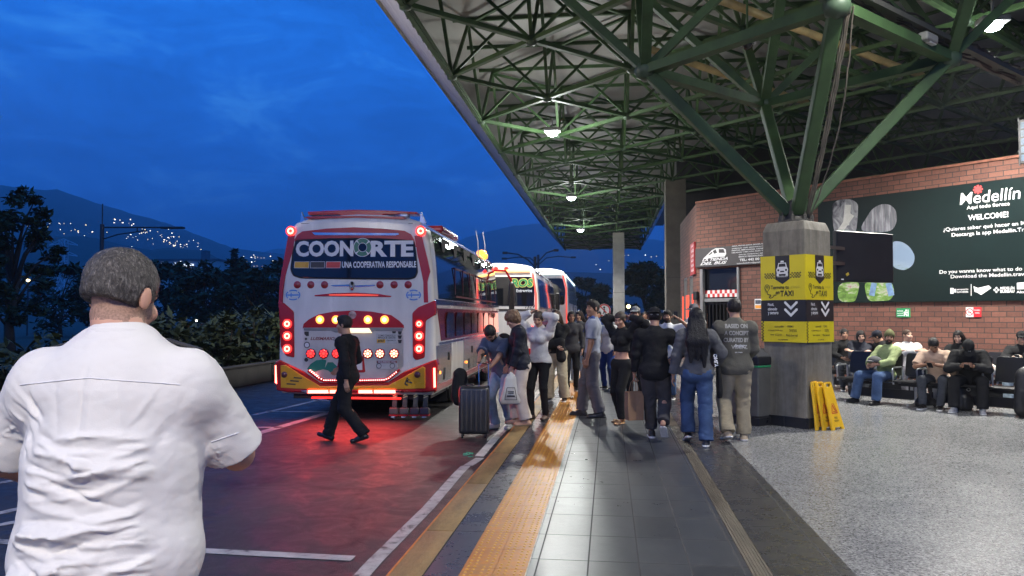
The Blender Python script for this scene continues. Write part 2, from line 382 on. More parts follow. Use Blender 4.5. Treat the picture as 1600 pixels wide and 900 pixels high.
M_fas = m
def NP(i, j, z): return Vector((X0 + HD * i, Y0 + HD * j, z))
FAR, WIDE_J, NEAR_J, IMAX = 23, 8, -7, 12
def inside(i, j): return NEAR_J <= j <= FAR and 0 <= i <= (IMAX if j <= WIDE_J else 3)
def inside_t(i, j): return NEAR_J - 1 <= j <= FAR and 0 <= i <= (IMAX + 1 if j <= WIDE_J + 1 else 3)
members = []          # (a, b, width)
for i in range(-1, IMAX + 2):
    for j in range(NEAR_J - 1, FAR + 2):
        if (i + j) % 2 == 0 and inside(i, j):
            for di, dj in ((1, 1), (1, -1)):
                if inside(i + di, j + dj): members.append((NP(i, j, ZB), NP(i + di, j + dj, ZB), .115))
            for di, dj in ((1, 0), (-1, 0), (0, 1), (0, -1)):
                if inside_t(i + di, j + dj): members.append((NP(i, j, ZB), NP(i + di, j + dj, ZT), .08))
        if (i + j) % 2 and inside_t(i, j):
            for di, dj in ((1, 1), (1, -1)):
                if inside_t(i + di, j + dj): members.append((NP(i, j, ZT), NP(i + di, j + dj, ZT), .085))
for j in range(NEAR_J, FAR - 1):
    if j % 2 == 0: members.append((NP(0, j, ZB), NP(0, j + 2, ZB), .11))
    if j % 2 and j > WIDE_J: members.append((NP(3, j, ZB), NP(3, j + 2, ZB), .11))
PILX, PILY = X0 + 3 * HD, Y0 - 3 * HD
low = [(2, -3), (3, -2), (4, -3), (3, -4)]
for i, j in low:
    for di, dj in ((1, 0), (-1, 0), (0, 1), (0, -1)): members.append((NP(i, j, ZL), NP(i + di, j + dj, ZB), .15))
for (a, c) in zip(low, low[1:] + low[:1]): members.append((NP(*a, ZL), NP(*c, ZL), .17))
can = thing('canopy', 'long flat canopy on a green steel space frame sheltering the bus platform', 'canopy', (0, 0, 0))
def seen_size(mm):
    a, c, w = mm; q = (a + c) / 2 - CAMP; f = q.dot(_fw)
    if f < 3: return 0
    px = 800 + FPX * q.dot(_rt) / f; py = 450 - FPX * q.z / f
    return w * (a - c).length / f ** 2 if -100 < px < 1700 and py > -150 else 0
members.sort(key=seen_size, reverse=True)
for a, c, w in members[:98]:
    o = MB(); ctr = (a + c) / 2; o.bar(a - ctr, c - ctr, w, w * .8); q = o.build('frame_member', m_green, can); q.location = ctr
rest = MB()
for a, c, w in members[98:]: rest.bar(a, c, w, w * .8)
q = rest.build('frame_lattice', m_green, can); q['kind'] = 'stuff'
nb = MB()
for i in range(-1, IMAX + 2):
    for j in range(NEAR_J - 1, FAR + 2):
        if (i + j) % 2 == 0 and inside(i, j): nb.lathe([(.02, -.12), (.11, -.09), (.13, 0), (.11, .09), (.02, .12)], 8, Matrix.Translation(NP(i, j, ZB)))
for i, j in low: nb.lathe([(.02, -.15), (.14, -.1), (.17, 0), (.14, .1), (.02, .15)], 10, Matrix.Translation(NP(i, j, ZL)))
q = nb.build('frame_joints', m_node, can, smooth=True); q['kind'] = 'stuff'
pu = MB()
for k in range(20):
    y_ = Y0 + (NEAR_J - 1) * HD + k * HD
    if y_ < Y0 + (WIDE_J + 1) * HD: pu.box((X0 + 6.4 * HD, y_, ZT + .11), (13.2 * HD, .07, .1))
for k in range(31):
    y_ = Y0 + (WIDE_J + 1.25) * HD + k * HD
    if y_ < Y0 + FAR * HD: pu.box((X0 + 1.5 * HD, y_, ZT + .11), (3.2 * HD, .07, .1))
q = pu.build('purlins', m_green, can); q['kind'] = 'stuff'
XE, YF = X0 - HD, Y0 + FAR * HD + HD
dk = MB(); xr = X0 + (IMAX + 1) * HD; xr2 = X0 + 4 * HD; yw = Y0 + (WIDE_J + 1) * HD; yn = Y0 + (NEAR_J - 1) * HD
dk.box(((XE + xr) / 2, (yn + yw) / 2, ZT + .22), (xr - XE, yw - yn, .12)); dk.box(((XE + xr2) / 2, (yw + YF) / 2 + .003, ZT + .22), (xr2 - XE, YF - yw, .12))
dk.build('roof_deck', M_roof, can)
# sloped fascia, corrugated lower lip
def fascia(a, c, out, name='fascia'):
    """a, c: lower edge ends at ZB; out: outward vector to the top edge"""
    f = MB(); a, c, out = Vector(a), Vector(c), Vector(out); n = max(2, int((c - a).length / .22)); u = Vector((0, 0, ZT - ZB + .45)); vs = []
    for k in range(n + 1):
        t = k / n; p = a + (c - a) * t; w = .05 * (1 if k % 2 else -1); nr = out.normalized() * .02
        vs += [p + out * .02 + Vector((0, 0, .02 + w * .7)), p + out * .04 + Vector((0, 0, .09 + w * .2)), p + out * .5 + u * .46, p + out * .96 + u * .95, p + out * 1.04 + u * .99, p + out * 1.0 + u * 1.03, p + out * .5 + u * .53, p + out * .1 + Vector((0, 0, .3))]
    m_ = 8
    fc = [(k * m_ + r, (k + 1) * m_ + r, (k + 1) * m_ + (r + 1) % m_, k * m_ + (r + 1) % m_) for k in range(n) for r in range(m_)]
    return f.raw(vs, fc).build(name, M_fas, can, smooth='auto')
yb = Y0 + NEAR_J * HD; ye = Y0 + FAR * HD
fascia((X0 - .1, yb, ZB), (X0 - .1, ye, ZB), (-HD, 0, 0))
fascia((X0 - .1, ye + .1, ZB), (X0 + 3 * HD + .1, ye + .1, ZB), (0, HD * .6, 0))
fascia((X0 + 3 * HD + .1, ye, ZB), (X0 + 3 * HD + .1, yw, ZB), (HD * .7, 0, 0))
gt = MB(); gt.bar((X0 - .02, yb, ZB - .02), (X0 - .02, ye, ZB - .02), .1, .12); gt.build('gutter_rail', m_green, can)
# yellow service pipes inside the frame
m_pipe = mat('pipe_yellow_paint', (.46, .34, .15), .5, var=.3, vs=3)
pz = 7.62
for (a, c, r) in (((1010, 75), (1260, 160), .085), ((1105, -8), (1440, 118), .085)):
    A, C = PZ(*a, pz), PZ(*c, pz); pts = [A + (C - A) * (k / 10) for k in range(11)]
    MB().tube(pts, r, 10).build('service_pipe', m_pipe, can, smooth='auto')
    pz += .001
# dark cable tray along a lower chord with loose cables
m_cable = mat('black_cable', (.015, .015, .015), .6, var=.2)
a, c = NP(*low[3], ZL + .05), NP(*low[2], ZL + .05); ext = c + (c - a) * .9
cb = MB()
for k in range(7):
    pts = []
    for q in range(25):
        t = q / 24; p = a.lerp(ext, t); p += Vector((.06 * math.sin(q * 1.7 + k * 2), .06 * math.cos(q * 1.3 + k), .12 + .035 * k - .05 * math.sin(q * .9 + k * 1.3) ** 2)); pts.append(p)
    cb.tube(pts, .016 + .006 * (k % 3), 5)
q = cb.build('cable_bundle', m_cable, can, smooth='auto')
MB().bar(a + Vector((.1, .1, .16)), ext + Vector((.1, .1, .16)), .26, .07).build('cable_tray', mat('tray_grey', (.10, .10, .09), .5, metal=.4), can)

# ---- pillar with raised struts
PC = Vector((PILX, PILY, 0)); PM = Matrix.Translation(PC) @ Matrix.Rotation(R(45), 4, 'Z')
m, nd, lk, b, oc = node_mat('pillar_concrete', .8)
mp = nd.new('ShaderNodeMapping'); mp.inputs['Scale'].default_value = (5, 5, .5); lk.new(oc, mp.inputs[0]); dn = noise(nd, lk, mp.outputs[0], 1.5, 8, .65, .5); f2 = noise(nd, lk, oc, 9, 5, .6)
c = ramp(nd, lk, dn, [(.28, (.10, .09, .07)), (.5, (.175, .16, .13)), (.75, (.23, .21, .175))]); c = mixc(nd, lk, c, ramp(nd, lk, f2, [(.35, (.8, .8, .8)), (.65, (1.08, 1.08, 1.08))]), .8); lk.new(c, b.inputs['Base Color']); bump(nd, lk, b, f2, .3, .01)
M_conc = m
pil = thing('pillar', 'square grey concrete pillar turned cornerwise, wrapped in yellow taxi adverts', 'pillar', PC, R(45)); HS = .345
prof = [(HS, 0.0), (HS - .004, .16), (HS - .006, 2.8), (HS - .03, 2.88), (HS - .05, 2.93)]
p = MB(); v = []
for h, z in prof: v += [(-h, -h, z), (h, -h, z), (h, h, z), (-h, h, z)]
fc = [(k * 4 + q, k * 4 + (q + 1) % 4, (k + 1) * 4 + (q + 1) % 4, (k + 1) * 4 + q) for k in range(len(prof) - 1) for q in range(4)] + [(16, 17, 18, 19)]
p.raw(v, fc).build('shaft', M_conc, pil, bevel=.015)
sk = MB(); m_skirt = mat('skirting_black_tile', (.018, .018, .02), .3, var=.3)
for q in range(4):
    Mq = Matrix.Rotation(R(90 * q), 4, 'Z')
    sk.box((-.176, -HS - .012, .075), (.345, .022, .15), Mq, .004); sk.box((.176, -HS - .012, .075), (.345, .022, .15), Mq, .004)
sk.build('skirting', m_skirt, pil)
hd = MB(); hd.lathe([(.24, 2.93), (.24, 2.97), (.17, 2.98), (.15, 3.05), (.13, 3.25), (.05, 3.3)], 12)
for q in range(8):
    a = R(45 * q + 20); hd.lathe([(.03, 2.93), (.03, 3.02), (.012, 3.03), (.012, 3.07), (.0, 3.07)], 6, Matrix.Translation((.22 * math.cos(a), .22 * math.sin(a), .01)))
hd.build('steel_head', mat('rusty_steel', (.075, .07, .06), .6, metal=.4, var=.4), pil, smooth='auto')
inv = PM.inverted()
for k, (i, j) in enumerate(low):
    t_ = inv @ NP(i, j, ZL); d = Vector((t_.x, t_.y, 0)).normalized(); s0 = d * .1 + Vector((0, 0, 3.08))
    st = MB(); st.bar(s0, t_, .17, .17); w = st.build('strut', m_green, pil, bevel=.02)
cbp = MB()
for k in range(4):
    t_ = inv @ NP(*low[3], ZL); d = Vector((t_.x, t_.y, 0)).normalized(); s0 = d * .08 + Vector((0, 0, 3.0))
    side = Vector((-d.y, d.x, 0)); pts = []
    for q in range(17):
        t = q / 16; pts.append(s0.lerp(t_, t) + side * (.11 + .025 * k + (.12 if k == 3 else .02) * math.sin(math.pi * t)) + Vector((.012 * math.sin(q * 2.3 + k), 0, -.05 * math.sin(math.pi * t))))
    cbp.tube(pts, .011 + .004 * (k == 1), 6)
cbp.build('strut_cables', mat('grey_cable', (.16, .14, .11), .6, var=.3), pil, smooth='auto')

# adverts on the two visible faces: front-left face (local -y ... ) and front-right face
m_yel = mat('advert_yellow', (.62, .50, .012), .42, var=.07, vs=2); m_blk = mat('advert_black', (.014, .014, .017), .4, var=.1); m_wht = mat('advert_white', (.72, .72, .70), .45, var=.05)
def pillar_face(rot, label):
    """local frame of one face: x along the face, y up"""
    ad = thing('taxi_poster', label, 'poster', PM @ Matrix.Rotation(rot, 4, 'Z') @ Vector((0, -HS - .006, 0)), R(45) + rot, 'yellow taxi posters round the concrete pillar')
    Mf = frame((0, 0, 0), (1, 0, 0), (0, 0, 1)); w = HS + .012; z0, z1 = 1.20, 2.44
    zb0, zb1 = 1.495, 1.80
    MB().prism([(-w, z0), (w, z0), (w, zb0), (-w, zb0)], 0, .012, Mf).build('lower_sheet', m_yel, ad)
    MB().prism([(-w, zb0 + .002), (w, zb0 + .002), (w, zb1), (-w, zb1)], 0, .013, Mf).build('black_band', m_blk, ad)
    MB().prism([(-w, zb1 + .002), (w, zb1 + .002), (w, z1), (-w, z1)], 0, .012, Mf).build('upper_sheet', m_yel, ad)
    D = .0145
    MB().prism([(-.115, z1 - .001), (.115, z1 - .001), (.115, 2.10), (0, 2.03), (-.115, 2.10)], .002, D, Mf).build('pennant', m_blk, ad)
    # taxi seen from the front
    cz = 2.25; tx = MB()
    tx.prism([(-.085, cz - .075), (.085, cz - .075), (.095, cz - .01), (.075, cz + .025), (.06, cz + .085), (-.06, cz + .085), (-.075, cz + .025), (-.095, cz - .01)], .003, D + .002, Mf)
    tx.prism([(-.09, cz - .105), (-.055, cz - .105), (-.055, cz - .07), (-.09, cz - .07)], .003, D + .002, Mf); tx.prism([(.055, cz - .105), (.09, cz - .105), (.09, cz - .07), (.055, cz - .07)], .003, D + .002, Mf)
    tx.prism([(-.03, cz + .09), (.03, cz + .09), (.022, cz + .115), (-.022, cz + .115)], .003, D + .002, Mf); tx.build('taxi_symbol', m_wht, ad)
    tb = MB(); tb.prism([(-.058, cz + .028), (.058, cz + .028), (.048, cz + .072), (-.048, cz + .072)], .003, D + .004, Mf); tb.prism(circ(-.062, cz - .02, .016, 10), .003, D + .004, Mf); tb.prism(circ(.062, cz - .02, .016, 10), .003, D + .004, Mf)
    tb.prism([(-.035, cz - .05), (.035, cz - .05), (.028, cz - .03), (-.028, cz - .03)], .003, D + .004, Mf); tb.build('taxi_windows', m_blk, ad)
    ck = MB(); s = .021
    for sx in (-1, 1):
        for c_ in range(8):
            for r_ in range(4):
                if (c_ + r_) % 2 == 0: a = sx * (.125 + c_ * s) + (0 if sx > 0 else -s); ck.prism([(a, 2.11 + r_ * s), (a + s, 2.11 + r_ * s), (a + s, 2.11 + (r_ + 1) * s), (a, 2.11 + (r_ + 1) * s)], .003, .0135, Mf)
    for r_ in range(14):
        for c_ in range(2):
            if (c_ + r_) % 2 == 0: a = -w + .004 + c_ * s; ck.prism([(a, z0 + r_ * s), (a + s, z0 + r_ * s), (a + s, z0 + (r_ + 1) * s), (a, z0 + (r_ + 1) * s)], .003, .0135, Mf)
    ck.build('checker_pattern', m_blk, ad)
    def tt(s, x, z, h, m, b=.0, w_=None, al='L'): text('lettering', s, m, ad, Mf @ Matrix.Translation((x, z, 0)), w=w_, h=h, bold=b, depth=.0165, align=al)
    tt('TAXI SEGURO', 0, 2.14, .022, m_wht, .01, al='C', w_=.17)
    tt('Termina tu', -.19, 1.985, .055, m_blk, .02, .29); tt('viaje', .13, 1.985, .045, mat('advert_faint', (.40, .33, .03), .5, var=.05), .0, .14)
    tt('en', -.11, 1.905, .04, m_blk, .02, .06); tt('TAXI', -.035, 1.895, .082, m_blk, .02, .21)
    pn = MB(); pts = [(-.25 + .038 * math.cos(R(a)), 1.985 + .042 * math.sin(R(a))) for a in range(-50, 235, 15)] + [(-.25, 1.915)]
    for a, c in zip(pts, pts[1:] + pts[:1]): pn.bar((*a, 0), (*c, 0), .008, .003, Mf @ Matrix.Translation((0, 0, .0145)))
    for a, c in zip(circ(-.25, 1.99, .014, 8), circ(-.25, 1.99, .014, 8)[1:] + circ(-.25, 1.99, .014, 8)[:1]): pn.bar((*a, 0), (*c, 0), .006, .003, Mf @ Matrix.Translation((0, 0, .0145)))
    path = [(-.25, 1.915), (-.24, 1.885), (-.2, 1.88), (-.19, 1.86), (-.22, 1.845), (-.2, 1.83), (-.16, 1.84), (-.14, 1.87), (-.1, 1.875)]
    for a, c in zip(path, path[1:]): pn.bar((*a, 0), (*c, 0), .009, .003, Mf @ Matrix.Translation((0, 0, .0145)))
    pn.build('map_pin', m_blk, ad)
    tt('Fácil,', -.24, 1.735, .045, m_wht, .02, .10); tt('cómodo', -.24, 1.675, .042, m_wht, .02, .15); tt('y seguro', -.24, 1.607, .05, m_wht, .02, .17)
    ar = MB()
    for zz in (1.735, 1.635):
        for sx in (-1, 1):
            poly = [(.13, zz - .075), (.13 + sx * .105, zz + .02), (.13 + sx * .105, zz + .042), (.13 + sx * .082, zz + .045), (.13, zz - .03)]
            ar.prism(poly if sx > 0 else poly[::-1], .003, .0165, Mf)
    ar.build('arrows', m_wht, ad)
    for s, x, z, w_, h in (('comodín', -.06, 1.425, .15, .03), ('COSMO', .12, 1.425, .1, .028), ('coopetransa s.a.', -.12, 1.365, .24, .026), ('TAX ESTADIO', .16, 1.365, .12, .04), ('tax súper', -.11, 1.30, .19, .03), ('flota bernal', .14, 1.30, .18, .03), ('tax coopebombas', .0, 1.235, .16, .026)):
        tt(s, x, z, h, m_blk, .01, w_, 'C')
    return ad
pillar_face(R(-90), 'yellow and black taxi poster on the wide left face of the concrete pillar')
pillar_face(R(0), 'yellow and black taxi poster on the narrow right face of the concrete pillar')
# two plain columns farther along
def column(px, depth, wd, label, cc=(.30, .285, .25)):
    g = PD(px, 493, depth); c = thing('column', label, 'column', (g.x, g.y, 0), 0, 'concrete columns farther along the platform')
    MB().box((0, 0, ZB / 2), (wd, wd, ZB + .1), bev=.02).build('shaft', mat('column_concrete_%d' % int(cc[0] * 100), cc, .75, var=.25, vs=1.6, bump=.15, bs=12), c)
    MB().box((0, 0, 3.2), (wd + .008, wd + .008, .03)).build('joint_band', mat('column_joint', (.12, .11, .1), .8), c)
column(1056, 33, .86, 'dark concrete column just left of the brick kiosk', (.15, .135, .11))
column(967, 54.5, .82, 'pale concrete column under the far end of the canopy')
# floodlights
m_lens = mat('floodlight_lens', (1, 1, 1), .3, var=0, emit=60, ecol=(.85, .97, 1.)); m_hous = mat('floodlight_housing', (.3, .3, .3), .5, metal=.5)
def flood(p, label, watt, up=0., lens=True, cone=150, tilt=(0, 0), col=(1., .97, .90)):
    f = thing('floodlight', label, 'lamp', p, 0, 'floodlights hung under the canopy')
    MB().box((0, 0, .09), (.5, .34, .12), bev=.03).build('housing', m_hous, f)
    MB().lathe([(.17, .03), (.16, -.03), (.11, -.08), (.0, -.10)], 16).build('lens', m_lens, f, smooth=True)
    MB().bar((0, 0, .14), (0, 0, .45), .04).build('bracket', m_hous, f)
    l = bpy.data.lights.new('floodlight_beam', 'SPOT'); l.energy = watt; l.spot_size = R(cone); l.spot_blend = .6; l.shadow_soft_size = .16; l.color = col
    o = bpy.data.objects.new('beam', l); COL.objects.link(o); o.parent = f; o.location = (0, 0, -.34); o.rotation_euler = (R(tilt[0]), R(tilt[1]), 0)
    if up:
        l2 = bpy.data.lights.new('floodlight_glow', 'POINT'); l2.energy = up; l2.shadow_soft_size = .2; l2.color = (.95, 1., .96); o2 = bpy.data.objects.new('glow', l2); COL.objects.link(o2); o2.parent = f; o2.location = (0, 0, -.38)
    return f
zl = 7.05
flood(PZ(863, 208, zl), 'bright white floodlight under the canopy edge, largest of the three in a row', 2900, 380)
flood(PZ(893, 310, zl), 'middle floodlight of the receding row under the canopy', 2300, 300)
flood(PZ(907, 360, zl), 'farthest small floodlight above the parked buses', 2300, 300)
flood(PZ(1551, 40, zl - .1), 'dazzling white floodlight high above the dark billboard', 4600, 90, tilt=(0, 0))
flood((1.9, -3.6, zl), 'floodlight behind the photographer under the near canopy', 2500, 160, col=(1, .88, .72))
flood((3.6, 7.6, zl), 'floodlight overhead under the near canopy above the terrazzo', 1150, 90)
# small ceiling equipment
q = NP(2, -3, ZL).lerp(NP(3, -2, ZL), .45)
g = PZ(1168, 72, 5.75); dm = thing('dome_camera', 'white dome security camera hanging in the green frame', 'camera', g)
MB().lathe([(.0, .16), (.1, .16), (.13, .1), (.13, .03), (.0, .03)], 16).build('housing', mat('white_plastic', (.7, .7, .7), .4), dm, smooth='auto')
MB().lathe([(.0, -.06), (.05, -.045), (.085, 0), (.095, .03), (.0, .03)], 14).build('dome', mat('smoked_dome', (.02, .02, .02), .1, var=0), dm, smooth=True)
MB().tube([(0, 0, .16), (0, 0, .9)], .018, 6).build('stem', m_green, dm)
g = PZ(1450, 60, 5.35); sp_ = thing('emergency_light', 'small grey emergency light box fixed to the cable tray', 'light', g, R(45))
MB().box((0, 0, 0), (.34, .14, .12), bev=.03).build('case', mat('grey_plastic', (.25, .25, .24), .5), sp_); MB().box((.05, 0, -.065), (.2, .1, .02), bev=.008).build('diffuser', mat('dull_diffuser', (.6, .6, .58), .3), sp_)
# ================================================================ brick building, kiosk, billboard, signs
def brick_mat(name, c1, c2, mortar, ms=.0095):
    m, nd, lk, b, oc = node_mat(name, .72)
    br = nd.new('ShaderNodeTexBrick'); br.offset = .5; lk.new(oc, br.inputs[0])
    for k, v in (('Scale', 1), ('Mortar Size', ms), ('Mortar Smooth', .15), ('Bias', -.1), ('Brick Width', .30), ('Row Height', .119)): br.inputs[k].default_value = v
    br.inputs['Color1'].default_value = (*c1, 1); br.inputs['Color2'].default_value = (*c2, 1); br.inputs['Mortar'].default_value = (*mortar, 1)
    dn = noise(nd, lk, oc, .7, 6, .65, .5); f = noise(nd, lk, oc, 18, 5, .7)
    c = mixc(nd, lk, br.outputs[0], ramp(nd, lk, dn, [(.3, (.72, .7, .7)), (.7, (1.12, 1.12, 1.12))]), .85)
    c = mixc(nd, lk, c, ramp(nd, lk, f, [(.3, (.78, .78, .78)), (.7, (1.15, 1.15, 1.15))]), .8); lk.new(c, b.inputs['Base Color'])
    ad = nd.new('ShaderNodeMath'); ad.operation = 'MULTIPLY_ADD'; lk.new(br.outputs['Fac'], ad.inputs[0]); ad.inputs[1].default_value = -1.; lk.new(f, ad.inputs[2])
    bump(nd, lk, b, ad.outputs[0], .5, .012); return m
M_brick = brick_mat('brick_red', (.20, .082, .055), (.13, .052, .037), (.045, .032, .028))
SQ = math.sqrt(.5); WK = Vector((2.675, 23.92, 0)); WS = Vector((SQ, -SQ, 0)); WNR = Vector((-SQ, -SQ, 0))
WM = frame(WK, WS, (0, 0, 1)); WI = WM.inverted()
def Wp(px, py, off=0.): q = WI @ PP(px, py, WK + WNR * off, WNR); return q.x, q.y
WH = 5.0
d0, _ = Wp(1096, 500); d1, _ = Wp(1157, 500); _, dt = Wp(1125, 419)
wall = thing('brick_wall', 'long red brick wall running diagonally behind the seats and the kiosk door', 'wall', WK); wall.matrix_world = WM
w = MB(); TH = .3
for x0, x1, z0, z1 in ((0, d0, 0, dt), (0, d1, dt, WH), (d1, 24, 0, WH)):
    w.box(((x0 + x1) / 2, (z0 + z1) / 2, -TH / 2 - (.001 if x0 else 0)), (x1 - x0 - .0, z1 - z0, TH))
w.build('masonry', M_brick, wall)
m_dirt = mat('coping_concrete', (.27, .2, .16), .8, var=.3)
MB().box((12, WH + .03, -TH / 2), (24.04, .06, TH + .06)).build('coping', mat('coping_brick', (.23, .09, .055), .75, var=.3, vs=9), wall)
KS = frame((2.675, 29.3, 0), (0, -1, 0), (0, 0, 1))
kw = thing('kiosk_side_wall', 'narrow red brick side wall of the kiosk facing the buses with tall windows', 'wall', (0, 0, 0)); kw.matrix_world = KS
k = MB(); 
ops = [(1.2, 2.4, 1.0, 2.9), (3.1, 4.3, .15, 2.9)]
k.box((2.69, 3.95, -.15), (5.37, 2.1, .3)); k.box((.6, 1.45, -.15), (1.2, 2.9, .3)); k.box((2.75, 1.45, -.15), (.7, 2.9, .3)); k.box((4.83, 1.45, -.15), (1.06, 2.9, .3)); k.box((1.8, .5, -.15), (1.2, 1.0, .3))
k.build('masonry', M_brick, kw)
m_glass = mat('dark_window_glass', (.012, .014, .018), .08, var=0); m_alu = mat('aluminium_frame', (.32, .32, .31), .4, metal=.6, var=.15); m_steel = mat('brushed_steel', (.4, .4, .4), .35, metal=.8)
m_redtube = mat('red_neon', (1, .1, .06), .4, var=0, emit=.9, ecol=(1, .12, .07))  # glowing colour stands in for dim red reflections beside the windows
for a, c, z0, z1 in ops:
    f = MB()
    for q in ((a, (z0 + z1) / 2, .07, z1 - z0), (c, (z0 + z1) / 2, .07, z1 - z0), ((a + c) / 2, z0 + .03, c - a, .06), ((a + c) / 2, z1 - .03, c - a, .06), ((a + c) / 2, (z0 + z1) / 2, .05, z1 - z0)): f.box((q[0], q[1], -.05), (q[2], q[3], .07))
    f = f.build('window', m_alu, kw); MB().box(((a + c) / 2, (z0 + z1) / 2, -.1), (c - a, z1 - z0, .02)).build('pane', m_glass, f)
    r = MB()
    for q in (a - .06, c + .06): r.bar((q, .2 if z0 < .5 else z0, .02), (q, z1 * .78, .02), .05)
    r.build('red_light_strip', m_redtube, kw)
# interior of the kiosk and the building behind, closed so that it stays dark
bb = thing('terminal_building', 'dark unlit terminal building mass behind the brick wall', 'building', (0, 0, 0))
md = mat('dark_render', (.05, .05, .055), .9, var=.3, vs=.5)
MB().box((23.3, 37.75, 4.85), (40, .3, 9.7)).build('back_wall', md, bb); MB().box((2.9 + 2.4, 29.2, 2.4), (5.2, .2, 4.8)).build('partition', md, bb)
# kiosk doorway
kd = thing('kiosk_doorway', 'kiosk doorway with a barred dark gate under a red and white checkered strip', 'door', WK); kd.matrix_world = WM
MB().box(((d0 + d1) / 2, dt / 2, -.9), (d1 - d0 + .4, dt, .1)).build('dark_interior', mat('kiosk_interior', (.012, .012, .013), .8, var=.2), kd)
fr = MB()
for x_ in (d0 + .05, d1 - .04): fr.box((x_, dt / 2, .0), (.10 if x_ < d1 - .1 else .06, dt, .12))
_, tz = Wp(1125, 467); fr.box(((d0 + d1) / 2, tz - .03, -.03), (d1 - d0 - .1, .1, .08)); fr.build('door_frame', m_alu, kd)
MB().box(((d0 + d1) / 2, (tz + dt) / 2, -.12), (d1 - d0 - .1, dt - tz, .02)).build('transom_glass', m_glass, kd)
ck1, ck2 = MB(), MB(); _, cz0 = Wp(1127, 464); _, cz1 = Wp(1127, 453); nx = 14; cw = (d1 - d0 - .16) / nx; ch = (cz1 - cz0) / 2
for i in range(nx):
    for j in range(2): (ck1 if (i + j) % 2 else ck2).box((d0 + .11 + (i + .5) * cw, cz0 + (j + .5) * ch, -.06), (cw, ch, .02))
ck1.build('red_checks', mat('check_red', (.55, .03, .03), .4, var=.1), kd); ck2.build('white_checks', mat('check_white', (.75, .74, .72), .4, var=.1), kd)
gt = MB(); n = 9
for i in range(n + 1): gt.bar((d0 + .12 + i * (d1 - d0 - .22) / n, .05, -.07), (d0 + .12 + i * (d1 - d0 - .22) / n, tz - .1, -.07), .024)
for z in (.1, .9, tz - .14): gt.bar((d0 + .1, z, -.07), (d1 - .08, z, -.07), .04)
gt.build('barred_gate', mat('gate_black', (.03, .03, .032), .4, metal=.5), kd)
MB().box((d0 - .16, Wp(1092, 462)[1], .06), (.14, .26, .12), bev=.02).build('intercom', mat('black_plastic', (.02, .02, .022), .4, var=.1), kd)
# kiosk sign, tilted text as printed
m_sgn = mat('sign_dark_grey', (.055, .05, .05), .45, var=.15, vs=1.5)
(sx0, sz0), (sx1, sz1) = Wp(1089.5, 421), Wp(1206, 380); sz0 = Wp(1150, 415)[1]; sz1 = Wp(1150, 384)[1]
sg = thing('kiosk_sign', 'dark sign over the kiosk door with a white bus drawing and shop details', 'sign', WK); sg.matrix_world = WM
MB().box(((sx0 + sx1) / 2, (sz0 + sz1) / 2, .05), (sx1 - sx0, sz1 - sz0, .09), bev=.01).build('board', m_sgn, sg)
m_sw = mat('sign_white', (.72, .72, .72), .5, var=.08)
def SW(px, py): return Wp(px, py, .1)
bus = MB(); out = [SW(*q) for q in ((1098, 405), (1112, 391), (1118, 388), (1130, 387.5), (1134, 390), (1134.5, 397), (1132, 401), (1116, 401.5), (1106, 404))]
bus.prism(out, .095, .098); bus.build('bus_emblem', m_sw, sg)
wd = MB()
for q in (((1113.5, 392.5), (1118, 389.5), (1120.5, 395), (1116, 396.5)), ((1123, 389.2), (1130.5, 389), (1132.5, 395), (1123, 395)), ((1106, 399), (1112, 393.5), (1113.5, 395), (1108, 399))): wd.prism([SW(*z) for z in q], .095, .1)
wd.build('emblem_windows', m_sgn, sg)
def on_wall(par, s, px, py, wpx, hpx, m, b=0., off=.099, shear=0., nm='lettering', al='C'):
    x_, z_ = Wp(px, py, off); xa, _ = Wp(px - wpx / 2, py, off); xb, _ = Wp(px + wpx / 2, py, off); dep = (PP(px, py, WK + WNR * off, WNR) - CAMP).dot(_fw)
    return text(nm, s, m, par, frame((0, 0, 0), (1, 0, 0), (0, 1, 0)) @ Matrix.Translation(((xa + xb) / 2 if al == 'C' else xa, z_, 0)), w=xb - xa, h=hpx * dep / FPX, bold=b, depth=off, shear=shear, align=al)
on_wall(sg, 'LA TIENDA', 1117, 405, 40, 4.6, m_sw, .03, shear=.4); on_wall(sg, 'DEL BUS', 1115, 411, 42, 4.6, m_sw, .03, shear=.4)
for k, (s, cx, w_) in enumerate((('AGUA, FRUTAS, JUGOS, DULCES, GALLETAS', 1174, 61), ('GASEOSAS, CAFÉ, SANDWICH, PASTELES', 1174, 61), ('PAPITAS, EMPANADAS, CIGARRILLOS', 1174, 61), ('HELADOS Y MECATO PARA TU VIAJE', 1174, 61), ('DULCES, PASABOCAS Y MÁS', 1174, 39), ('SERVICIO PERSONALIZADO', 1174, 40))):
    on_wall(sg, s, cx, 382.5 + k * 3.5, w_, 2.2, m_sw, .02)
on_wall(sg, 'TEL: 442 00 63', 1175, 405, 39, 4, m_sw, .03); on_wall(sg, 'latiendadelbus@gmail.com', 1174, 410.5, 45, 2.8, m_sw, .01)
s2 = thing('side_sign', 'small white lettered red sign on the kiosk side wall beside the corner', 'sign', (0, 0, 0)); s2.matrix_world = KS
MB().box((4.7, 3.35, .04), (1.15, 1.0, .06), bev=.01).build('board', mat('sign_red', (.35, .03, .03), .5, var=.15), s2)
for k in range(6): text('lettering', ('JUGOS', 'DULCES', 'CAFÉ', 'AGUA', 'HELADOS', 'SNACKS')[k], m_sw, s2, frame((0, 0, 0), (1, 0, 0), (0, 1, 0)) @ Matrix.Translation((4.85, 3.74 - k * .15, 0)), w=.7, h=.08, bold=.03, depth=.075)
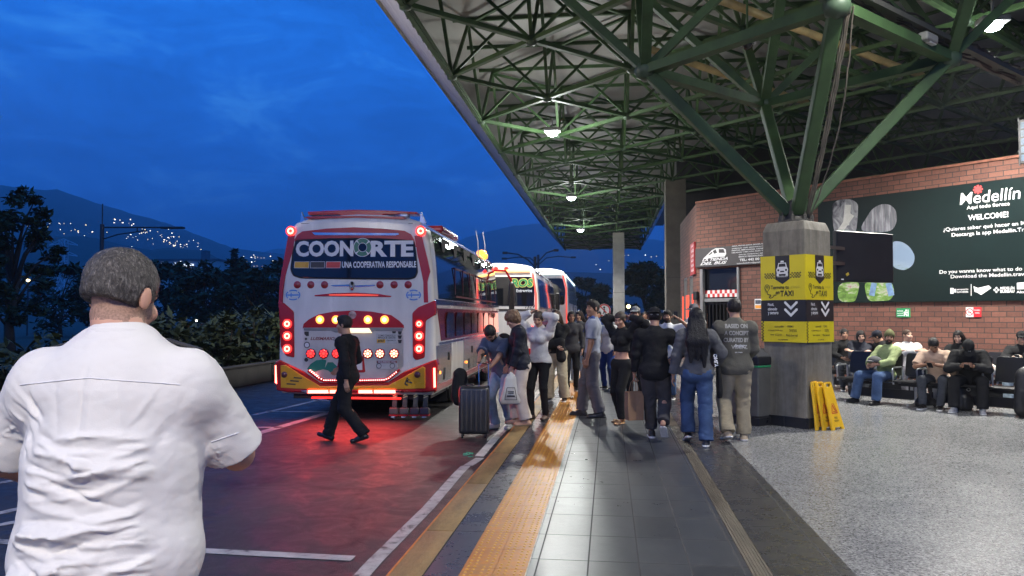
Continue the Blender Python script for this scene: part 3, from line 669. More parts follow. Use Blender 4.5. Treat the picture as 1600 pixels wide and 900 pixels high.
# little notice by the door
nt = thing('wall_notice', 'small orange and white notice on the bricks right of the kiosk door', 'sign', WK); nt.matrix_world = WM
a, c = Wp(1180, 483), Wp(1190.5, 467); cx, cz, w_, h_ = (a[0] + c[0]) / 2, (a[1] + c[1]) / 2, c[0] - a[0], c[1] - a[1]
MB().box((cx, cz, .012), (w_, h_, .02)).build('panel', m_sw, nt); MB().box((cx, cz - h_ * .27, .0235), (w_ * .86, h_ * .32, .004)).build('orange_band', mat('notice_orange', (.75, .30, .04), .5), nt); MB().box((cx, cz + h_ * .2, .0235), (w_ * .8, h_ * .38, .004)).build('photo_panel', mat('notice_dark', (.08, .09, .12), .5, var=.6, vs=20), nt)
# ---------------- big billboard
m_bb = mat('billboard_green_black', (.005, .0125, .0125), .4, var=.12, vs=1.2, spec=.2)
bx0, _ = Wp(1279, 400, .06); bx1, _ = Wp(1712, 400, .06); bz1 = Wp(1600, 276, .06)[1]; bz0 = Wp(1500, 470.5, .06)[1]
bb_ = thing('billboard', 'huge dark green city welcome billboard with white lettering and photo petals', 'billboard', WK); bb_.matrix_world = WM
MB().box(((bx0 + bx1) / 2, (bz0 + bz1) / 2, .035), (bx1 - bx0, bz1 - bz0, .06)).build('panel', m_bb, bb_)
m_bw = mat('print_white', (.80, .80, .78), .45, var=.03); m_bred = mat('print_red', (.72, .06, .06), .45, var=.05)
fit = []
def bt(s, px, py, w_, h_, b=.0, sh=0., al='C'): return on_wall(bb_, s, px, py, w_, h_, m_bw, b, .069, sh, al=al)
bt('Medellín', 1547, 306, 95, 19, .006, .12); bt('Aquí todo florece', 1544, 322, 67, 7.6, .004); bt('WELCOME!', 1544, 337.5, 63, 8.8, .015)
bt('¿Quieres saber qué hacer en Medellín?', 1555, 353, 162, 7.8, .004); bt('Descarga la app Medellin.Travel', 1552, 363, 130, 7.7, .004)
bt('Do you wanna know what to do in Medellín?', 1560, 422, 184, 7.7, .004); bt('Download the Medellin.travel app', 1556, 430.5, 141, 7.6, .004)
star = MB()
for k in range(8):
    cx, cz = Wp(1528, 296, .07); a = R(45 * k); star.bar((cx, cz, .068 + .0002 * k), (cx + .1 * math.cos(a), cz + .1 * math.sin(a), .068 + .0002 * k), .042, .004)
star.build('red_star', m_bred, bb_)
lg = MB()
def wl_(pts): return [Wp(*q, .066) for q in pts]
lg.prism(wl_([(1485, 450), (1490, 450), (1490, 459), (1485, 459)]), .066, .0685); lg.prism(wl_([(1491, 451.5), (1494, 451.5), (1494, 457), (1491, 457)]), .066, .0685)
lg.prism(wl_([(1517, 444), (1518, 444), (1518, 462), (1517, 462)]), .066, .0685)
lg.prism(wl_([(1521, 447), (1528, 450), (1545, 446), (1549, 450), (1533, 461), (1527, 457), (1523, 456)]), .066, .0685)
for cx, cy in ((1554, 453), (1557, 450), (1557, 456), (1560, 453)): lg.prism(wl_([(cx, cy - 2), (cx + 2, cy), (cx, cy + 2), (cx - 2, cy)]), .066, .0685)
lg.prism(wl_([(1589, 442), (1600, 441), (1600, 452), (1589, 452)]), .066, .0685); lg.build('sponsor_marks', m_bw, bb_)
bt('aeropuerto', 1504, 452.5, 18, 3, .02); bt('OLAYA HERRERA', 1504, 456, 18, 3, .02); bt('MEDELLÍN', 1574, 449.5, 22, 5, .03); bt('BUREAU', 1574, 455, 22, 5, .04); bt('Alcaldía de', 1605, 456, 34, 4, .03)
# photo petals
def petal_mat(nm, stops, sc, stretch=(1, 1, 1), dist=1.):
    m, nd, lk, b, oc = node_mat(nm, .45); mp = nd.new('ShaderNodeMapping'); mp.inputs['Scale'].default_value = stretch; lk.new(oc, mp.inputs[0]); n = noise(nd, lk, mp.outputs[0], sc, 6, .6, dist); lk.new(ramp(nd, lk, n, stops), b.inputs['Base Color']); return m
pm = [petal_mat('petal_cloth', [(.35, (.02, .02, .03)), (.48, (.18, .18, .2)), (.56, (.26, .26, .27)), (.7, (.42, .42, .42))], 2.2, (1.6, .8, 1), 2),
      petal_mat('petal_pleats', [(.3, (.06, .06, .07)), (.5, (.16, .16, .18)), (.65, (.34, .34, .36))], 3.2, (6, .5, 1), .2),
      petal_mat('petal_sky', [(.4, (.16, .22, .31)), (.56, (.2, .26, .34)), (.62, (.10, .16, .06)), (.7, (.02, .03, .08))], 1.1, (1, 1, 1), .6),
      petal_mat('petal_meadow', [(.3, (.06, .12, .02)), (.5, (.16, .30, .05)), (.62, (.42, .40, .34)), (.72, (.30, .08, .12))], 5, (1, 1.6, 1), .4)]
for poly, m in (([(1301, 318), (1310, 312), (1330, 311), (1341, 318), (1340, 345), (1337, 366), (1304, 366), (1301, 345)], pm[0]),
                ([(1341, 361), (1362, 327), (1375, 319), (1390, 319), (1400, 328), (1402, 345), (1395, 360), (1372, 364)], pm[1]),
                ([(1394, 377), (1408, 377), (1421, 385), (1430, 400), (1427, 414), (1414, 423), (1394, 418)], pm[2]),
                ([(1309, 442), (1344, 440), (1340, 460), (1336, 471.5), (1309, 472)], pm[3]), ([(1351, 441), (1394, 440), (1398, 458), (1391, 469.5), (1357, 471), (1352, 455)], pm[3])):
    q = [Wp(a, c, .066) for a, c in poly]; MB().prism(roundpoly(q, .22, 4), .066, .0685).build('photo_petal', m, bb_)
lg = MB()
for x_ in ((1366, 442, 1362, 462), (1388, 442, 1393, 462)):
    lg = MB(); a, c = Wp(x_[0], x_[1], .07), Wp(x_[2], x_[3], .07); lg.bar((*a, .071), (*c, .071), .14, .004); lg.build('printed_jeans', mat('print_denim', (.16, .26, .45), .5, var=.3, vs=8), bb_)
pb = MB(); 
for a, c, r_ in (((1325, 320), (1322, 352), .17), ((1331, 335), (1312, 362), .15)): a, c = Wp(*a, .07), Wp(*c, .07); pb.bar((*a, .0712), (*c, .0714), r_, .004)
pb.build('printed_arm', mat('print_pale', (.55, .54, .5), .5, var=.15), bb_)
# safety signs on the bricks
def wall_sign(nm, label, px0, py0, px1, py1):
    t = thing(nm, label, 'sign', WK); t.matrix_world = WM; a, c = Wp(px0, py1), Wp(px1, py0); return t, a, c
t, a, c = wall_sign('exit_sign', 'small green exit sign with a white running figure on the bricks', 1401.5, 481.5, 1422.5, 496)
w_, h_ = c[0] - a[0], c[1] - a[1]; mgn = mat('sign_green', (.01, .27, .09), .4, var=.05, emit=.0)
MB().box((a[0] + w_ / 2, a[1] + h_ / 2, .012), (w_, h_, .02)).build('panel', mgn, t)
g = MB(); X = lambda u, v: (a[0] + u * w_, a[1] + v * h_, .0235)
g.bar(X(.08, .22), X(.5, .22), .02, .003); g.bar(X(.68, .62), X(.62, .4), .05, .003); g.bar(X(.62, .42), X(.56, .16), .03, .003); g.bar(X(.64, .42), X(.76, .3), .03, .003); g.bar(X(.76, .3), X(.74, .14), .03, .003); g.bar(X(.68, .62), X(.82, .5), .025, .003); g.bar(X(.66, .62), X(.54, .52), .025, .003); g.prism(circ(a[0] + .72 * w_, a[1] + .77 * h_, .022, 10), .02, .0245)
g.bar(X(.86, .12), X(.86, .86), .02, .003); g.build('running_figure', m_bw, t)
text('lettering', 'RUTA DE', m_bw, t, Matrix.Translation((a[0] + .28 * w_, a[1] + .7 * h_, 0)), w=.42 * w_, h=.16 * h_, bold=.03, depth=.0235); text('lettering', 'EVACUACIÓN', m_bw, t, Matrix.Translation((a[0] + .28 * w_, a[1] + .45 * h_, 0)), w=.46 * w_, h=.15 * h_, bold=.02, depth=.0235)
t, a, c = wall_sign('no_smoking_sign', 'red and white no smoking sign on the bricks near the right edge', 1510, 480, 1533.5, 495.5); w_, h_ = c[0] - a[0], c[1] - a[1]
MB().box((a[0] + w_ * .25, a[1] + h_ / 2, .012), (w_ * .5, h_, .02)).build('panel', m_bw, t); MB().box((a[0] + w_ * .75, a[1] + h_ / 2, .012), (w_ * .5, h_, .021)).build('red_panel', mat('sign_red_bright', (.6, .02, .03), .4, var=.05), t)
rg = MB(); pc = circ(a[0] + .25 * w_, a[1] + .52 * h_, h_ * .33, 24)
for q, r_ in zip(pc, pc[1:] + pc[:1]): rg.bar((*q, .0235), (*r_, .0235), .016, .003)
rg.bar((*pc[9], .0232), (*pc[21], .0232), .014, .003); rg.build('red_ring', MATS['sign_red_bright'], t); MB().bar((a[0] + .14 * w_, a[1] + .5 * h_, .0226), (a[0] + .36 * w_, a[1] + .5 * h_, .0226), .02, .002).build('cigarette', m_blk, t)
text('lettering', 'PROHIBIDO', m_bw, t, Matrix.Translation((a[0] + .75 * w_, a[1] + .7 * h_, 0)), w=.4 * w_, h=.14 * h_, bold=.03, depth=.0235); text('lettering', 'FUMAR', m_bw, t, Matrix.Translation((a[0] + .75 * w_, a[1] + .42 * h_, 0)), w=.3 * w_, h=.16 * h_, bold=.03, depth=.0235)
# departures board hanging at the right edge
g = PD(1634, 217, 15.6); sb = thing('departures_screen', 'stack of lit departure screens hanging at the right edge above the wall', 'screen', g, R(-38))
MB().box((0, 0, 0), (.9, .12, .92), bev=.01).build('cabinet', m_blk, sb)
for k in range(5):
    MB().box((0, -.062, .34 - k * .17), (.84, .008, .13)).build('screen', mat('screen_glow_%s' % ('pale' if k % 2 else 'blue'), (.04, .06, .08), .3, var=.7, vs=30, emit=.10, ecol=(.45, .6, .7) if k % 2 else (.2, .4, .8)), sb)
fl = MB()
for k in range(6): fl.box((-.45, -.07, .43 - k * .17), (.02, .03, .16))
for dx in (-.3, .3): fl.bar((dx, 0, .46), (dx, 0, 3.0), .02)
fl.build('hanger', m_blk, sb)
# television on a bracket at the pillar
tvp = PM @ Vector((HS, -.05, 0)); c0, c1 = PD(1304, 400, 12.05), PD(1393, 400, 12.6)
r_ = (c1 - c0); r_.z = 0; zt, zb = PD(1350, 363, 12.3).z, PD(1350, 441, 12.3).z
tv = thing('television', 'switched off black television on a bracket on the pillar', 'television', ((c0 + c1) / 2).to_2d().to_3d())
nrm = r_.normalized().cross(Vector((0, 0, 1))); Mt = frame((0, 0, (zt + zb) / 2), r_, (0, 0, 1))
MB().box((0, 0, 0), (r_.length, zt - zb, .07), Mt, .012).build('case', mat('tv_black', (.012, .012, .012), .4, var=.1), tv)
MB().box((0, .0, .036), (r_.length - .05, zt - zb - .05, .004), Mt).build('back_panel', mat('tv_back', (.016, .016, .017), .5, var=.2), tv)
fr = MB()
for s_ in (-1, 1): fr.box((s_ * .2, 0, .045), (.03, .5, .03), Mt)
MB().box((-r_.length / 2 + .12, -(zt - zb) / 2 + .035, .04), (.05, .018, .006), Mt).build('label', m_bw, tv); MB().box((-r_.length / 2 + .14, -.05, .042), (.06, .04, .012), Mt @ Matrix.Rotation(.5, 4, 'Z')).build('sticker', mat('sticker_yellow', (.6, .45, .05), .5), tv)
arm = MB(); lp = tv.location; zc = (zt + zb) / 2
for dz in (.12, -.12):
    a = PM @ Vector((HS + .02, -.02, zc + dz)); b_ = lp + Vector((0, 0, zc + dz)) - r_.normalized() * r_.length * .22 - nrm * .04
    arm.bar(a - lp, b_ - lp, .05)
arm.box((0, 0, 0), (.03, .1, .5), Matrix.Translation(PM @ Vector((HS + .015, -.02, zc)) - lp) @ Matrix.Rotation(R(45), 4, 'Z')); arm.build('bracket', m_blk, tv)
# litter bin beside the pillar
g = PZ(1172, 660); bn = thing('litter_bin', 'tall grey litter bin with a sloping lid and green band beside the pillar', 'bin', PC + Vector((-.62, .10, 0)), R(45))
m_bin = mat('bin_grey_metal', (.15, .145, .13), .45, metal=.3, var=.2, vs=2)
b_ = MB(); v = []
for z, h in ((.12, .27), (.9, .285)): v += [(-h, -h, z), (h, -h, z), (h, h, z), (-h, h, z)]
b_.raw(v, [(0, 1, 5, 4), (1, 2, 6, 5), (2, 3, 7, 6), (3, 0, 4, 7), (3, 2, 1, 0), (4, 5, 6, 7)]).build('body', m_bin, bn, bevel=.02)
MB().box((0, 0, .06), (.60, .60, .12), bev=.01).build('base', m_skirt, bn)
MB().box((0, 0, .845), (.582, .582, .03), bev=.008).build('green_band', mat('bin_green', (.02, .25, .09), .4), bn)
MB().box((0, 0, .925), (.592, .592, .12), bev=.02).build('rim', m_blk, bn)
l_ = MB(); v = [(-.29, -.29, .985), (.29, -.29, .985), (.29, .29, .985), (-.29, .29, .985), (-.2, -.14, 1.09), (.2, -.14, 1.09), (.2, .2, 1.12), (-.2, .2, 1.12)]
l_.raw(v, [(0, 1, 5, 4), (1, 2, 6, 5), (2, 3, 7, 6), (3, 0, 4, 7), (3, 2, 1, 0), (4, 5, 6, 7)]).build('lid', mat('bin_lid', (.10, .10, .105), .35, var=.15), bn, bevel=.025)
# wet floor signs leaning at the pillar
m_wf = mat('wet_floor_yellow', (.72, .42, .012), .42, var=.12, vs=5); m_wfd = mat('wet_floor_print', (.45, .05, .015), .5); m_wfk = mat('wet_floor_black', (.03, .025, .01), .5)
def wetsign(p, rz, lean, label, open_=.10):
    t = thing('wet_floor_sign', label, 'sign', p, rz, 'yellow wet floor signs stacked against the pillar'); Hs = .66
    for side in (1, -1):
        A = Matrix.Rotation(lean, 4, 'X') @ Matrix.Translation((0, side * .012, 0)) if side > 0 else Matrix.Rotation(lean + open_, 4, 'X') @ Matrix.Translation((0, .02, 0))
        M_ = A @ frame((0, 0, 0), (1, 0, 0), (0, 0, 1))
        pn = MB(); outl = [(-.155, 0), (-.09, 0), (-.08, .035), (.08, .035), (.09, 0), (.155, 0), (.10, Hs - .03), (.085, Hs), (.05, Hs), (.05, Hs - .06), (-.05, Hs - .06), (-.05, Hs), (-.085, Hs), (-.10, Hs - .03)]
        pn.prism(outl, -.012, .012, M_, .004)
        pn.bar((-.06, Hs - .005, 0), (.06, Hs - .005, 0), .024, .024, M_)
        pl = pn.build('panel', m_wf, t, smooth='auto')
        if side > 0:
            q = MB(); tri = [(-.07, .23), (.07, .23), (0, .40)]
            for a, c in zip(tri, tri[1:] + tri[:1]): q.bar((*a, .0135), (*c, .0135), .014, .003, M_)
            q.bar((-.01, .34, .0135), (.012, .28, .0135), .02, .003, M_); q.bar((.012, .285, .0135), (.035, .26, .0135), .014, .003, M_); q.bar((-.03, .255, .0135), (.045, .25, .0135), .01, .003, M_); q.build('warning_triangle', m_wfd, t)
            text('lettering', 'CUIDADO', m_wfk, t, M_ @ Matrix.Translation((0, .46, 0)), w=.12, h=.035, bold=.02, depth=.0145); text('lettering', 'PISO', m_wfk, t, M_ @ Matrix.Translation((0, .165, 0)), w=.08, h=.03, bold=.02, depth=.0145); text('lettering', 'MOJADO', m_wfk, t, M_ @ Matrix.Translation((0, .12, 0)), w=.12, h=.03, bold=.02, depth=.0145)
            q = MB()
            for z in (.53, .50): q.bar((-.05, z, .0135), (.05, z, .0135), .006, .003, M_)
            q.build('moulded_ribs', m_wfd, t)
    return t
wn_ = Vector((SQ, -SQ, 0)); wt_ = Vector((SQ, SQ, 0))
for k, (lab, off, al, lean) in enumerate((('front wet floor sign of the yellow stack showing its warning triangle', .285, -.02, -15), ('middle folded yellow wet floor sign of the leaning stack', .20, -.12, -12), ('rear folded yellow wet floor sign touching the pillar corner', .125, -.19, -8))):
    wetsign(PC + wn_ * (HS + off) + wt_ * al, R(45 + 5 * k), R(lean), lab, .03)
# ================================================================ waiting seats
m_seat = mat('seat_black_poly', (.016, .016, .018), .38, var=.15); m_sl = mat('seat_steel', (.42, .43, .44), .3, metal=.8)
SEATN = WNR                 # seats face this way, parallel to the wall
F4 = PZ(1362, 632); SEAT0 = F4 - WNR * .43        # under the man in green
def make_bench(label, p, n, grp):
    """beam bench with n places; local +y faces forward"""
    rz = math.atan2(-WNR.x, WNR.y); t = thing('waiting_bench', label, 'bench', (p.x, p.y, 0), rz, grp); w = .52
    for k in range(n):
        x_ = -k * w; s_ = MB(); pts = []
        prof = [(.24, .40), (.25, .425), (.2, .445), (0, .425), (-.17, .43), (-.2, .44), (-.2, .415), (0, .40)]
        v = [(x_ + sx * .235, y, z) for sx in (-1, 1) for y, z in prof]; m_ = len(prof)
        f = [tuple(range(m_ - 1, -1, -1)), tuple(range(m_, 2 * m_))] + [(q, (q + 1) % m_, m_ + (q + 1) % m_, m_ + q) for q in range(m_)]
        s_.raw(v, f).build('seat', m_seat, t, bevel=.012)
        b_ = MB(); b_.prism(rrect(-.23, .0, .23, .42, .05), -.016, .016, Matrix.Translation((x_, -.215, .49)) @ Matrix.Rotation(R(12), 4, 'X') @ frame((0, 0, 0), (-1, 0, 0), (0, 0, 1)), .006)
        b_.build('backrest', m_seat, t, smooth='auto')
        br = MB()
        for sx in (-.2, .2): br.tube([(x_ + sx, .1, .39), (x_ + sx, -.17, .385), (x_ + sx, -.235, .47), (x_ + sx, -.26, .62)], .014, 6)
        br.build('seat_bracket', m_sl, t)
    for k in range(n + 1):
        if k % 2 == 0 or k == n:
            x_ = w / 2 - k * w; ar = MB(); ar.tube([(x_, -.2, .36), (x_, -.19, .63), (x_, -.14, .655), (x_, .14, .655), (x_, .19, .63), (x_, .16, .36)], .015, 6); ar.build('armrest', m_sl, t, smooth='auto')
    MB().box((-(n - 1) * w / 2, -.03, .355), (n * w, .08, .06)).build('beam', m_seat, t)
    for x_ in (.05, -(n - 1) * w - .05):
        lg = MB(); lg.bar((x_, -.03, .33), (x_, -.03, .04), .06, .05); lg.bar((x_, -.3, .025), (x_, .3, .025), .05, .035); lg.build('leg', m_sl, t)
    MB().box((-(n - 1) * w / 2, -.06, .17), (n * w - .16, .02, .17)).build('apron', mat('bench_apron', (.02, .02, .022), .5), t)
    return t
GR = 'black waiting benches in front of the brick wall'
def row_pt(s, back=0.): return SEAT0 + WS * s - WNR * back
make_bench('front waiting bench where the man in the green sweater sits', row_pt(-.52), 3, GR)
make_bench('front waiting bench under the two men looking at phones', row_pt(.94), 4, GR)
make_bench('front waiting bench cut by the right edge of the photo', row_pt(3.1), 3, GR)
for s, n, lab in ((-1.92, 4, 'rear waiting bench just right of the taxi pillar'), (.16, 4, 'rear waiting bench behind the two men with phones'), (2.3, 4, 'rear waiting bench at the right edge near the no smoking sign')):
    make_bench(lab, row_pt(s, 1.75), n, GR)
# ================================================================ hills, city lights, trees, street lamps
m_hill = mat('hill_forest', (.055, .07, .06), .95, var=.35, vs=.004)
def hill(name, ridge, Db, Dr, seed):
    """ridge: photo pixels of the skyline; front slope from depth Db (ground) to Dr"""
    rs = random.Random(seed); xs = [p[0] for p in ridge]; ys = [p[1] for p in ridge]; px = np.linspace(xs[0], xs[-1], 140); py = np.interp(px, xs, ys)
    py += np.array([rs.uniform(-.7, .7) for _ in px]); v = []; K = 14
    for a, b_ in zip(px, py):
        top = PD(a, b_, Dr); bot = PD(a, 493, Db); bot.z = -.3
        for k in range(K):
            t = k / (K - 1); p = bot.lerp(top, t); p.z += (0 if k in (0, K - 1) else rs.uniform(-1, 1) * .012 * top.z); v.append(p)
        back = PD(a, 493, Dr * 1.35); back.z = -.3; v.append(back)
    M = K + 1; f = [(i * M + k, (i + 1) * M + k, (i + 1) * M + k + 1, i * M + k + 1) for i in range(len(px) - 1) for k in range(M - 1)]
    struct(MB().raw(v, f).build(name, m_hill, smooth=True)); return (xs, ys, Db, Dr)
h1 = hill('hill', [(-420, 300), (-200, 280), (-60, 288), (0, 289), (60, 297), (90, 296), (150, 317), (200, 332), (260, 348), (330, 375), (362, 387), (420, 395), (520, 402), (640, 408), (760, 412)], 900, 2600, 1)
hill('far_mountain', [(360, 412), (430, 388), (520, 392), (600, 396), (690, 384), (745, 366), (800, 353), (850, 348), (900, 351), (1000, 372), (1200, 395), (1500, 400)], 2600, 5200, 2)
hill('low_hill', [(-300, 400), (-100, 372), (60, 372), (130, 368), (170, 378), (235, 391), (262, 387), (320, 391), (345, 406), (430, 405), (500, 410), (700, 420), (1000, 428), (1400, 430)], 350, 800, 3)
def on_hill(h, px, py):
    xs, ys, Db, Dr = h; zr = EYE + (493 - np.interp(px, xs, ys)) / FPX * Dr; k = zr / (Dr - Db); d = (k * Db + EYE) / (k - (493 - py) / FPX)
    return PD(px, py, d * .985)
m_cw = mat('city_lamp_white', (1, .95, .85), .5, var=0, emit=5, ecol=(1, .93, .78)); m_cy = mat('city_lamp_amber', (1, .8, .4), .5, var=0, emit=4, ecol=(1, .8, .42))
rs = random.Random(5); cw_, cy_ = MB(), MB(); pts = []
def cluster(n, x0, y0, x1, y1, sx, sy):
    for _ in range(n): t = rs.random(); pts.append((x0 + (x1 - x0) * t + rs.gauss(0, sx), y0 + (y1 - y0) * t + rs.gauss(0, sy)))
cluster(26, 64, 350, 140, 366, 10, 6); cluster(34, 172, 348, 232, 372, 14, 11); cluster(34, 228, 366, 330, 384, 14, 7); cluster(16, 255, 378, 295, 384, 12, 3)
cluster(8, 35, 342, 60, 352, 6, 3)
for a, c in pts:
    if c < np.interp(a, h1[0], h1[1]) + 8 or c > 391: continue
    p = on_hill(h1, a, c); s = (p - CAMP).dot(_fw) / FPX * rs.choice((.45, .6, .7, 1.0)); (cy_ if rs.random() < .3 else cw_).box(p, (s * 1.3, s, s))
for _ in range(70):
    a = rs.uniform(372, 440) if rs.random() < .8 else rs.uniform(930, 1040); c = rs.uniform(398, 428); p = PD(a, c, 760 * .5); s = (p - CAMP).dot(_fw) / FPX * rs.choice((.4, .5, .6, .9)); (cy_ if rs.random() < .5 else cw_).box(p, (s * 1.3, s, s))
tag(cw_.build('city_lights', m_cw), 'far off white house lights scattered over the dark blue hillside', 'city lights', kind='stuff')
tag(cy_.build('city_lights', m_cy), 'far off amber street lights scattered over the dark blue hillside', 'city lights', kind='stuff')

# -- trees: leaf clumps on limbs
m_leaf = mat('leaf_dark_green', (.035, .06, .028), .75, var=.6, vs=.9, spec=.25); m_bark = mat('bark', (.06, .045, .03), .9, var=.3, bump=.4, bs=20)
m_leaf2 = mat('leaf_hedge', (.045, .06, .022), .6, var=.6, vs=1.5, spec=.3)
def leaves(mb, c, rx, rz, n, size, rng):
    for _ in range(n):
        u = Vector((rng.gauss(0, 1), rng.gauss(0, 1), rng.gauss(0, 1))).normalized() * (rng.random() ** .45); p = Vector((c[0] + u.x * rx, c[1] + u.y * rx, c[2] + u.z * rz)); s = size * rng.uniform(.6, 1.5)
        a = Vector((rng.uniform(-1, 1), rng.uniform(-1, 1), rng.uniform(-.6, .6))).normalized(); b_ = a.cross(Vector((rng.uniform(-1, 1), rng.uniform(-1, 1), 1))).normalized()
        mb.raw([p - a * s, p + b_ * s * .42, p + a * s, p - b_ * s * .42], [(0, 1, 2, 3)])
def make_tree(label, h, cr, seed, clumps=26, n=70, leaf=.22, lm=None, loc=(0, 0, 0), grp=None, spread=1., low=.32):
    rng = random.Random(seed); t = thing('tree', label, 'tree', loc, 0, grp); tr = MB(); lf = MB(); top = h * .55
    tr.tube([(0, 0, -.2), (.05 * h * rng.uniform(-.5, .5), 0, h * .2), (.04 * h, .02 * h, top)], .1, 8, radii=[h * .035, h * .026, h * .012])
    for k in range(clumps):
        a = rng.uniform(0, 6.283); z = h * (low + (1 - low) * rng.random() ** .8); f = math.sin(math.pi * min(1, max(.08, (z / h - low * .7) / (1.08 - low * .7)))) ** .6; r_ = cr * f * rng.uniform(.25, 1.) * spread
        c = (r_ * math.cos(a), r_ * math.sin(a), z); q = cr * rng.uniform(.16, .38)
        leaves(lf, c, q, q * .62, n, leaf, rng)
        if k % 2 == 0: tr.tube([(0, 0, z * .55), (c[0] * .5, c[1] * .5, z * .85), c], .03, 5, radii=[h * .012, h * .007, h * .003])
    tr.build('trunk', m_bark, t, smooth=True); lf.build('crown', lm or m_leaf, t); return t
def tree_at(px, depth, topy, label, crpx, seed, **k):
    g = PD(px, 493, depth); h = EYE + (493 - topy) / FPX * depth + .15; return make_tree(label, h, crpx / FPX * depth, seed, loc=(g.x, g.y, -.15), leaf=max(.16, depth * .0045), **k)
tree_at(18, 34, 300, 'tall dark ragged tree at the left edge in front of the hill', 62, 1, clumps=40, n=90, low=.2)
tree_at(-40, 45, 385, 'dark bushy tree at the far left edge behind the driver', 90, 2)
tree_at(95, 62, 420, 'dark tree below the lattice pylon', 75, 3, low=.15); tree_at(190, 80, 408, 'dark tree behind the head of the man in white', 80, 4, low=.1)
tree_at(262, 74, 415, 'dark tree right of the man in white below the lit shop', 60, 5, low=.1, clumps=34); tree_at(318, 66, 424, 'broad dark tree in front of the pale warehouse', 55, 6, low=.1, clumps=34)
tree_at(352, 90, 408, 'round dark tree halfway between warehouse and red bus', 62, 7, low=.1, clumps=36); tree_at(400, 70, 418, 'dark tree partly hidden by the left side of the red bus', 55, 8, low=.1, clumps=36)
tree_at(445, 85, 412, 'dark tree hidden behind the rear of the red bus', 55, 9, low=.1); tree_at(360, 150, 384, 'thin dark cypress tip above the tree line', 9, 10, low=.05, clumps=16)
tree_at(912, 120, 434, 'small dark tree beyond the last bus', 22, 11, low=.1); tree_at(940, 95, 446, 'dark tree left of the far concrete column', 28, 12, low=.1)
tree_at(1008, 78, 416, 'big dark tree between the two concrete columns', 42, 13, low=.15, clumps=44, n=90); tree_at(1040, 88, 424, 'dark tree behind the nearer concrete column', 34, 14, low=.15, clumps=34)
# -- low roadside wall and hedges
m_bar = mat('barrier_concrete', (.06, .056, .052), .85, var=.3, vs=2, bump=.2, bs=20)
bw = thing('roadside_wall', 'low grey concrete wall edging the road in front of the hedge', 'wall', (-8.75, 0, ROADZ)); w = MB(); y = -6
while y < 70: w.box((0, y + 1.24, .24), (.22, 2.47, .48), bev=.03); y += 2.5
w.build('blocks', m_bar, bw); MB().box((0, 32, .49), (.27, 76, .035)).build('cap', m_bar, bw)
struct(MB().box((-12.8, 32, -.02), (7.7, 76, .2)).build('verge', mat('verge_soil', (.04, .045, .025), .95, var=.5, vs=1)))
def hedge(label, x0, x1, y0, y1, h, n, seed, leaf=.11, lm=None, stems=True):
    rng = random.Random(seed); t = thing('hedge', label, 'hedge', ((x0 + x1) / 2, (y0 + y1) / 2, -.05)); lf = MB(); st = MB()
    for _ in range(n):
        x_, y_ = rng.uniform(x0, x1) - (x0 + x1) / 2, rng.uniform(y0, y1) - (y0 + y1) / 2; hh = h * rng.uniform(.45, 1.05) * (1 - .15 * rng.random())
        q = rng.uniform(.25, .5); leaves(lf, (x_, y_, max(.3, hh - q * .5)), q, q * .8, 60, leaf, rng); leaves(lf, (x_, y_, hh * .45), q * 1.1, hh * .4, 40, leaf, rng)
        if rng.random() < .5: st.tube([(x_, y_, 0), (x_ + rng.uniform(-.2, .2), y_, hh * .8)], .015, 4)
        if rng.random() < .35:
            for _k in range(5): a = rng.uniform(0, 6.28); st_ = Vector((x_, y_, hh)); e_ = st_ + Vector((math.cos(a) * .35, math.sin(a) * .35, rng.uniform(.05, .35))); s_ = Vector((-math.sin(a), math.cos(a), 0)) * .05; lf.raw([st_ - s_ * .4, (st_ + e_) / 2 - s_, e_, (st_ + e_) / 2 + s_], [(0, 1, 2, 3)])
    lf.build('foliage', lm or m_leaf2, t); q = st.build('stems', m_bark, t); q['kind'] = 'stuff'; return t
hedge('shaggy green hedge behind the roadside wall left of the red bus', -11.2, -9.1, 15, 36, 1.75, 190, 3)
hedge('low hedge with yellowish leaves behind the shoulder of the man in white', -11.4, -9.2, 5.5, 13.2, 1.35, 80, 4)
# -- warehouse with lit shop signs
wh = PD(293, 493, 240); wt = thing('warehouse', 'long pale warehouse with small lit signs beyond the dark trees', 'building', (wh.x, wh.y, -.15), YAW)
sc = 240 / FPX; MB().box((0, 8, (493 - 407) * sc / 2 + .8), (96 * sc, 16, (493 - 407) * sc + 1.6)).build('wall', mat('warehouse_wall', (.42, .43, .42), .8, var=.1), wt); MB().box((0, 8, (493 - 407) * sc + 1.9), (98 * sc, 16.6, .7)).build('roof', mat('warehouse_roof', (.12, .13, .14), .7), wt)
sg_ = MB()
for k, (a, c, w_, h_) in enumerate(((253, 417, 3, 12), (257, 420, 5, 5), (272, 413, 2, 5), (281, 411, 1.5, 9), (286, 414, 2.5, 3), (289.5, 414, 2, 4), (293, 414, 2, 3), (296.5, 413.5, 2, 4), (300, 414, 2.5, 3))): sg_.box(((a - 293) * sc, -.1, (493 - c) * sc + 1.7), (w_ * sc, .2, h_ * sc))
sg_.build('lit_signs', mat('shop_glow', (.8, .9, 1), .5, var=0, emit=2.2, ecol=(.75, .85, 1)), wt)
ch = MB(); ch.box(((296 - 293) * sc, 12, (493 - 393) * sc), (9 * sc, 3, 6)); ch.build('chimney', mat('warehouse_stack', (.13, .14, .15), .8), wt)
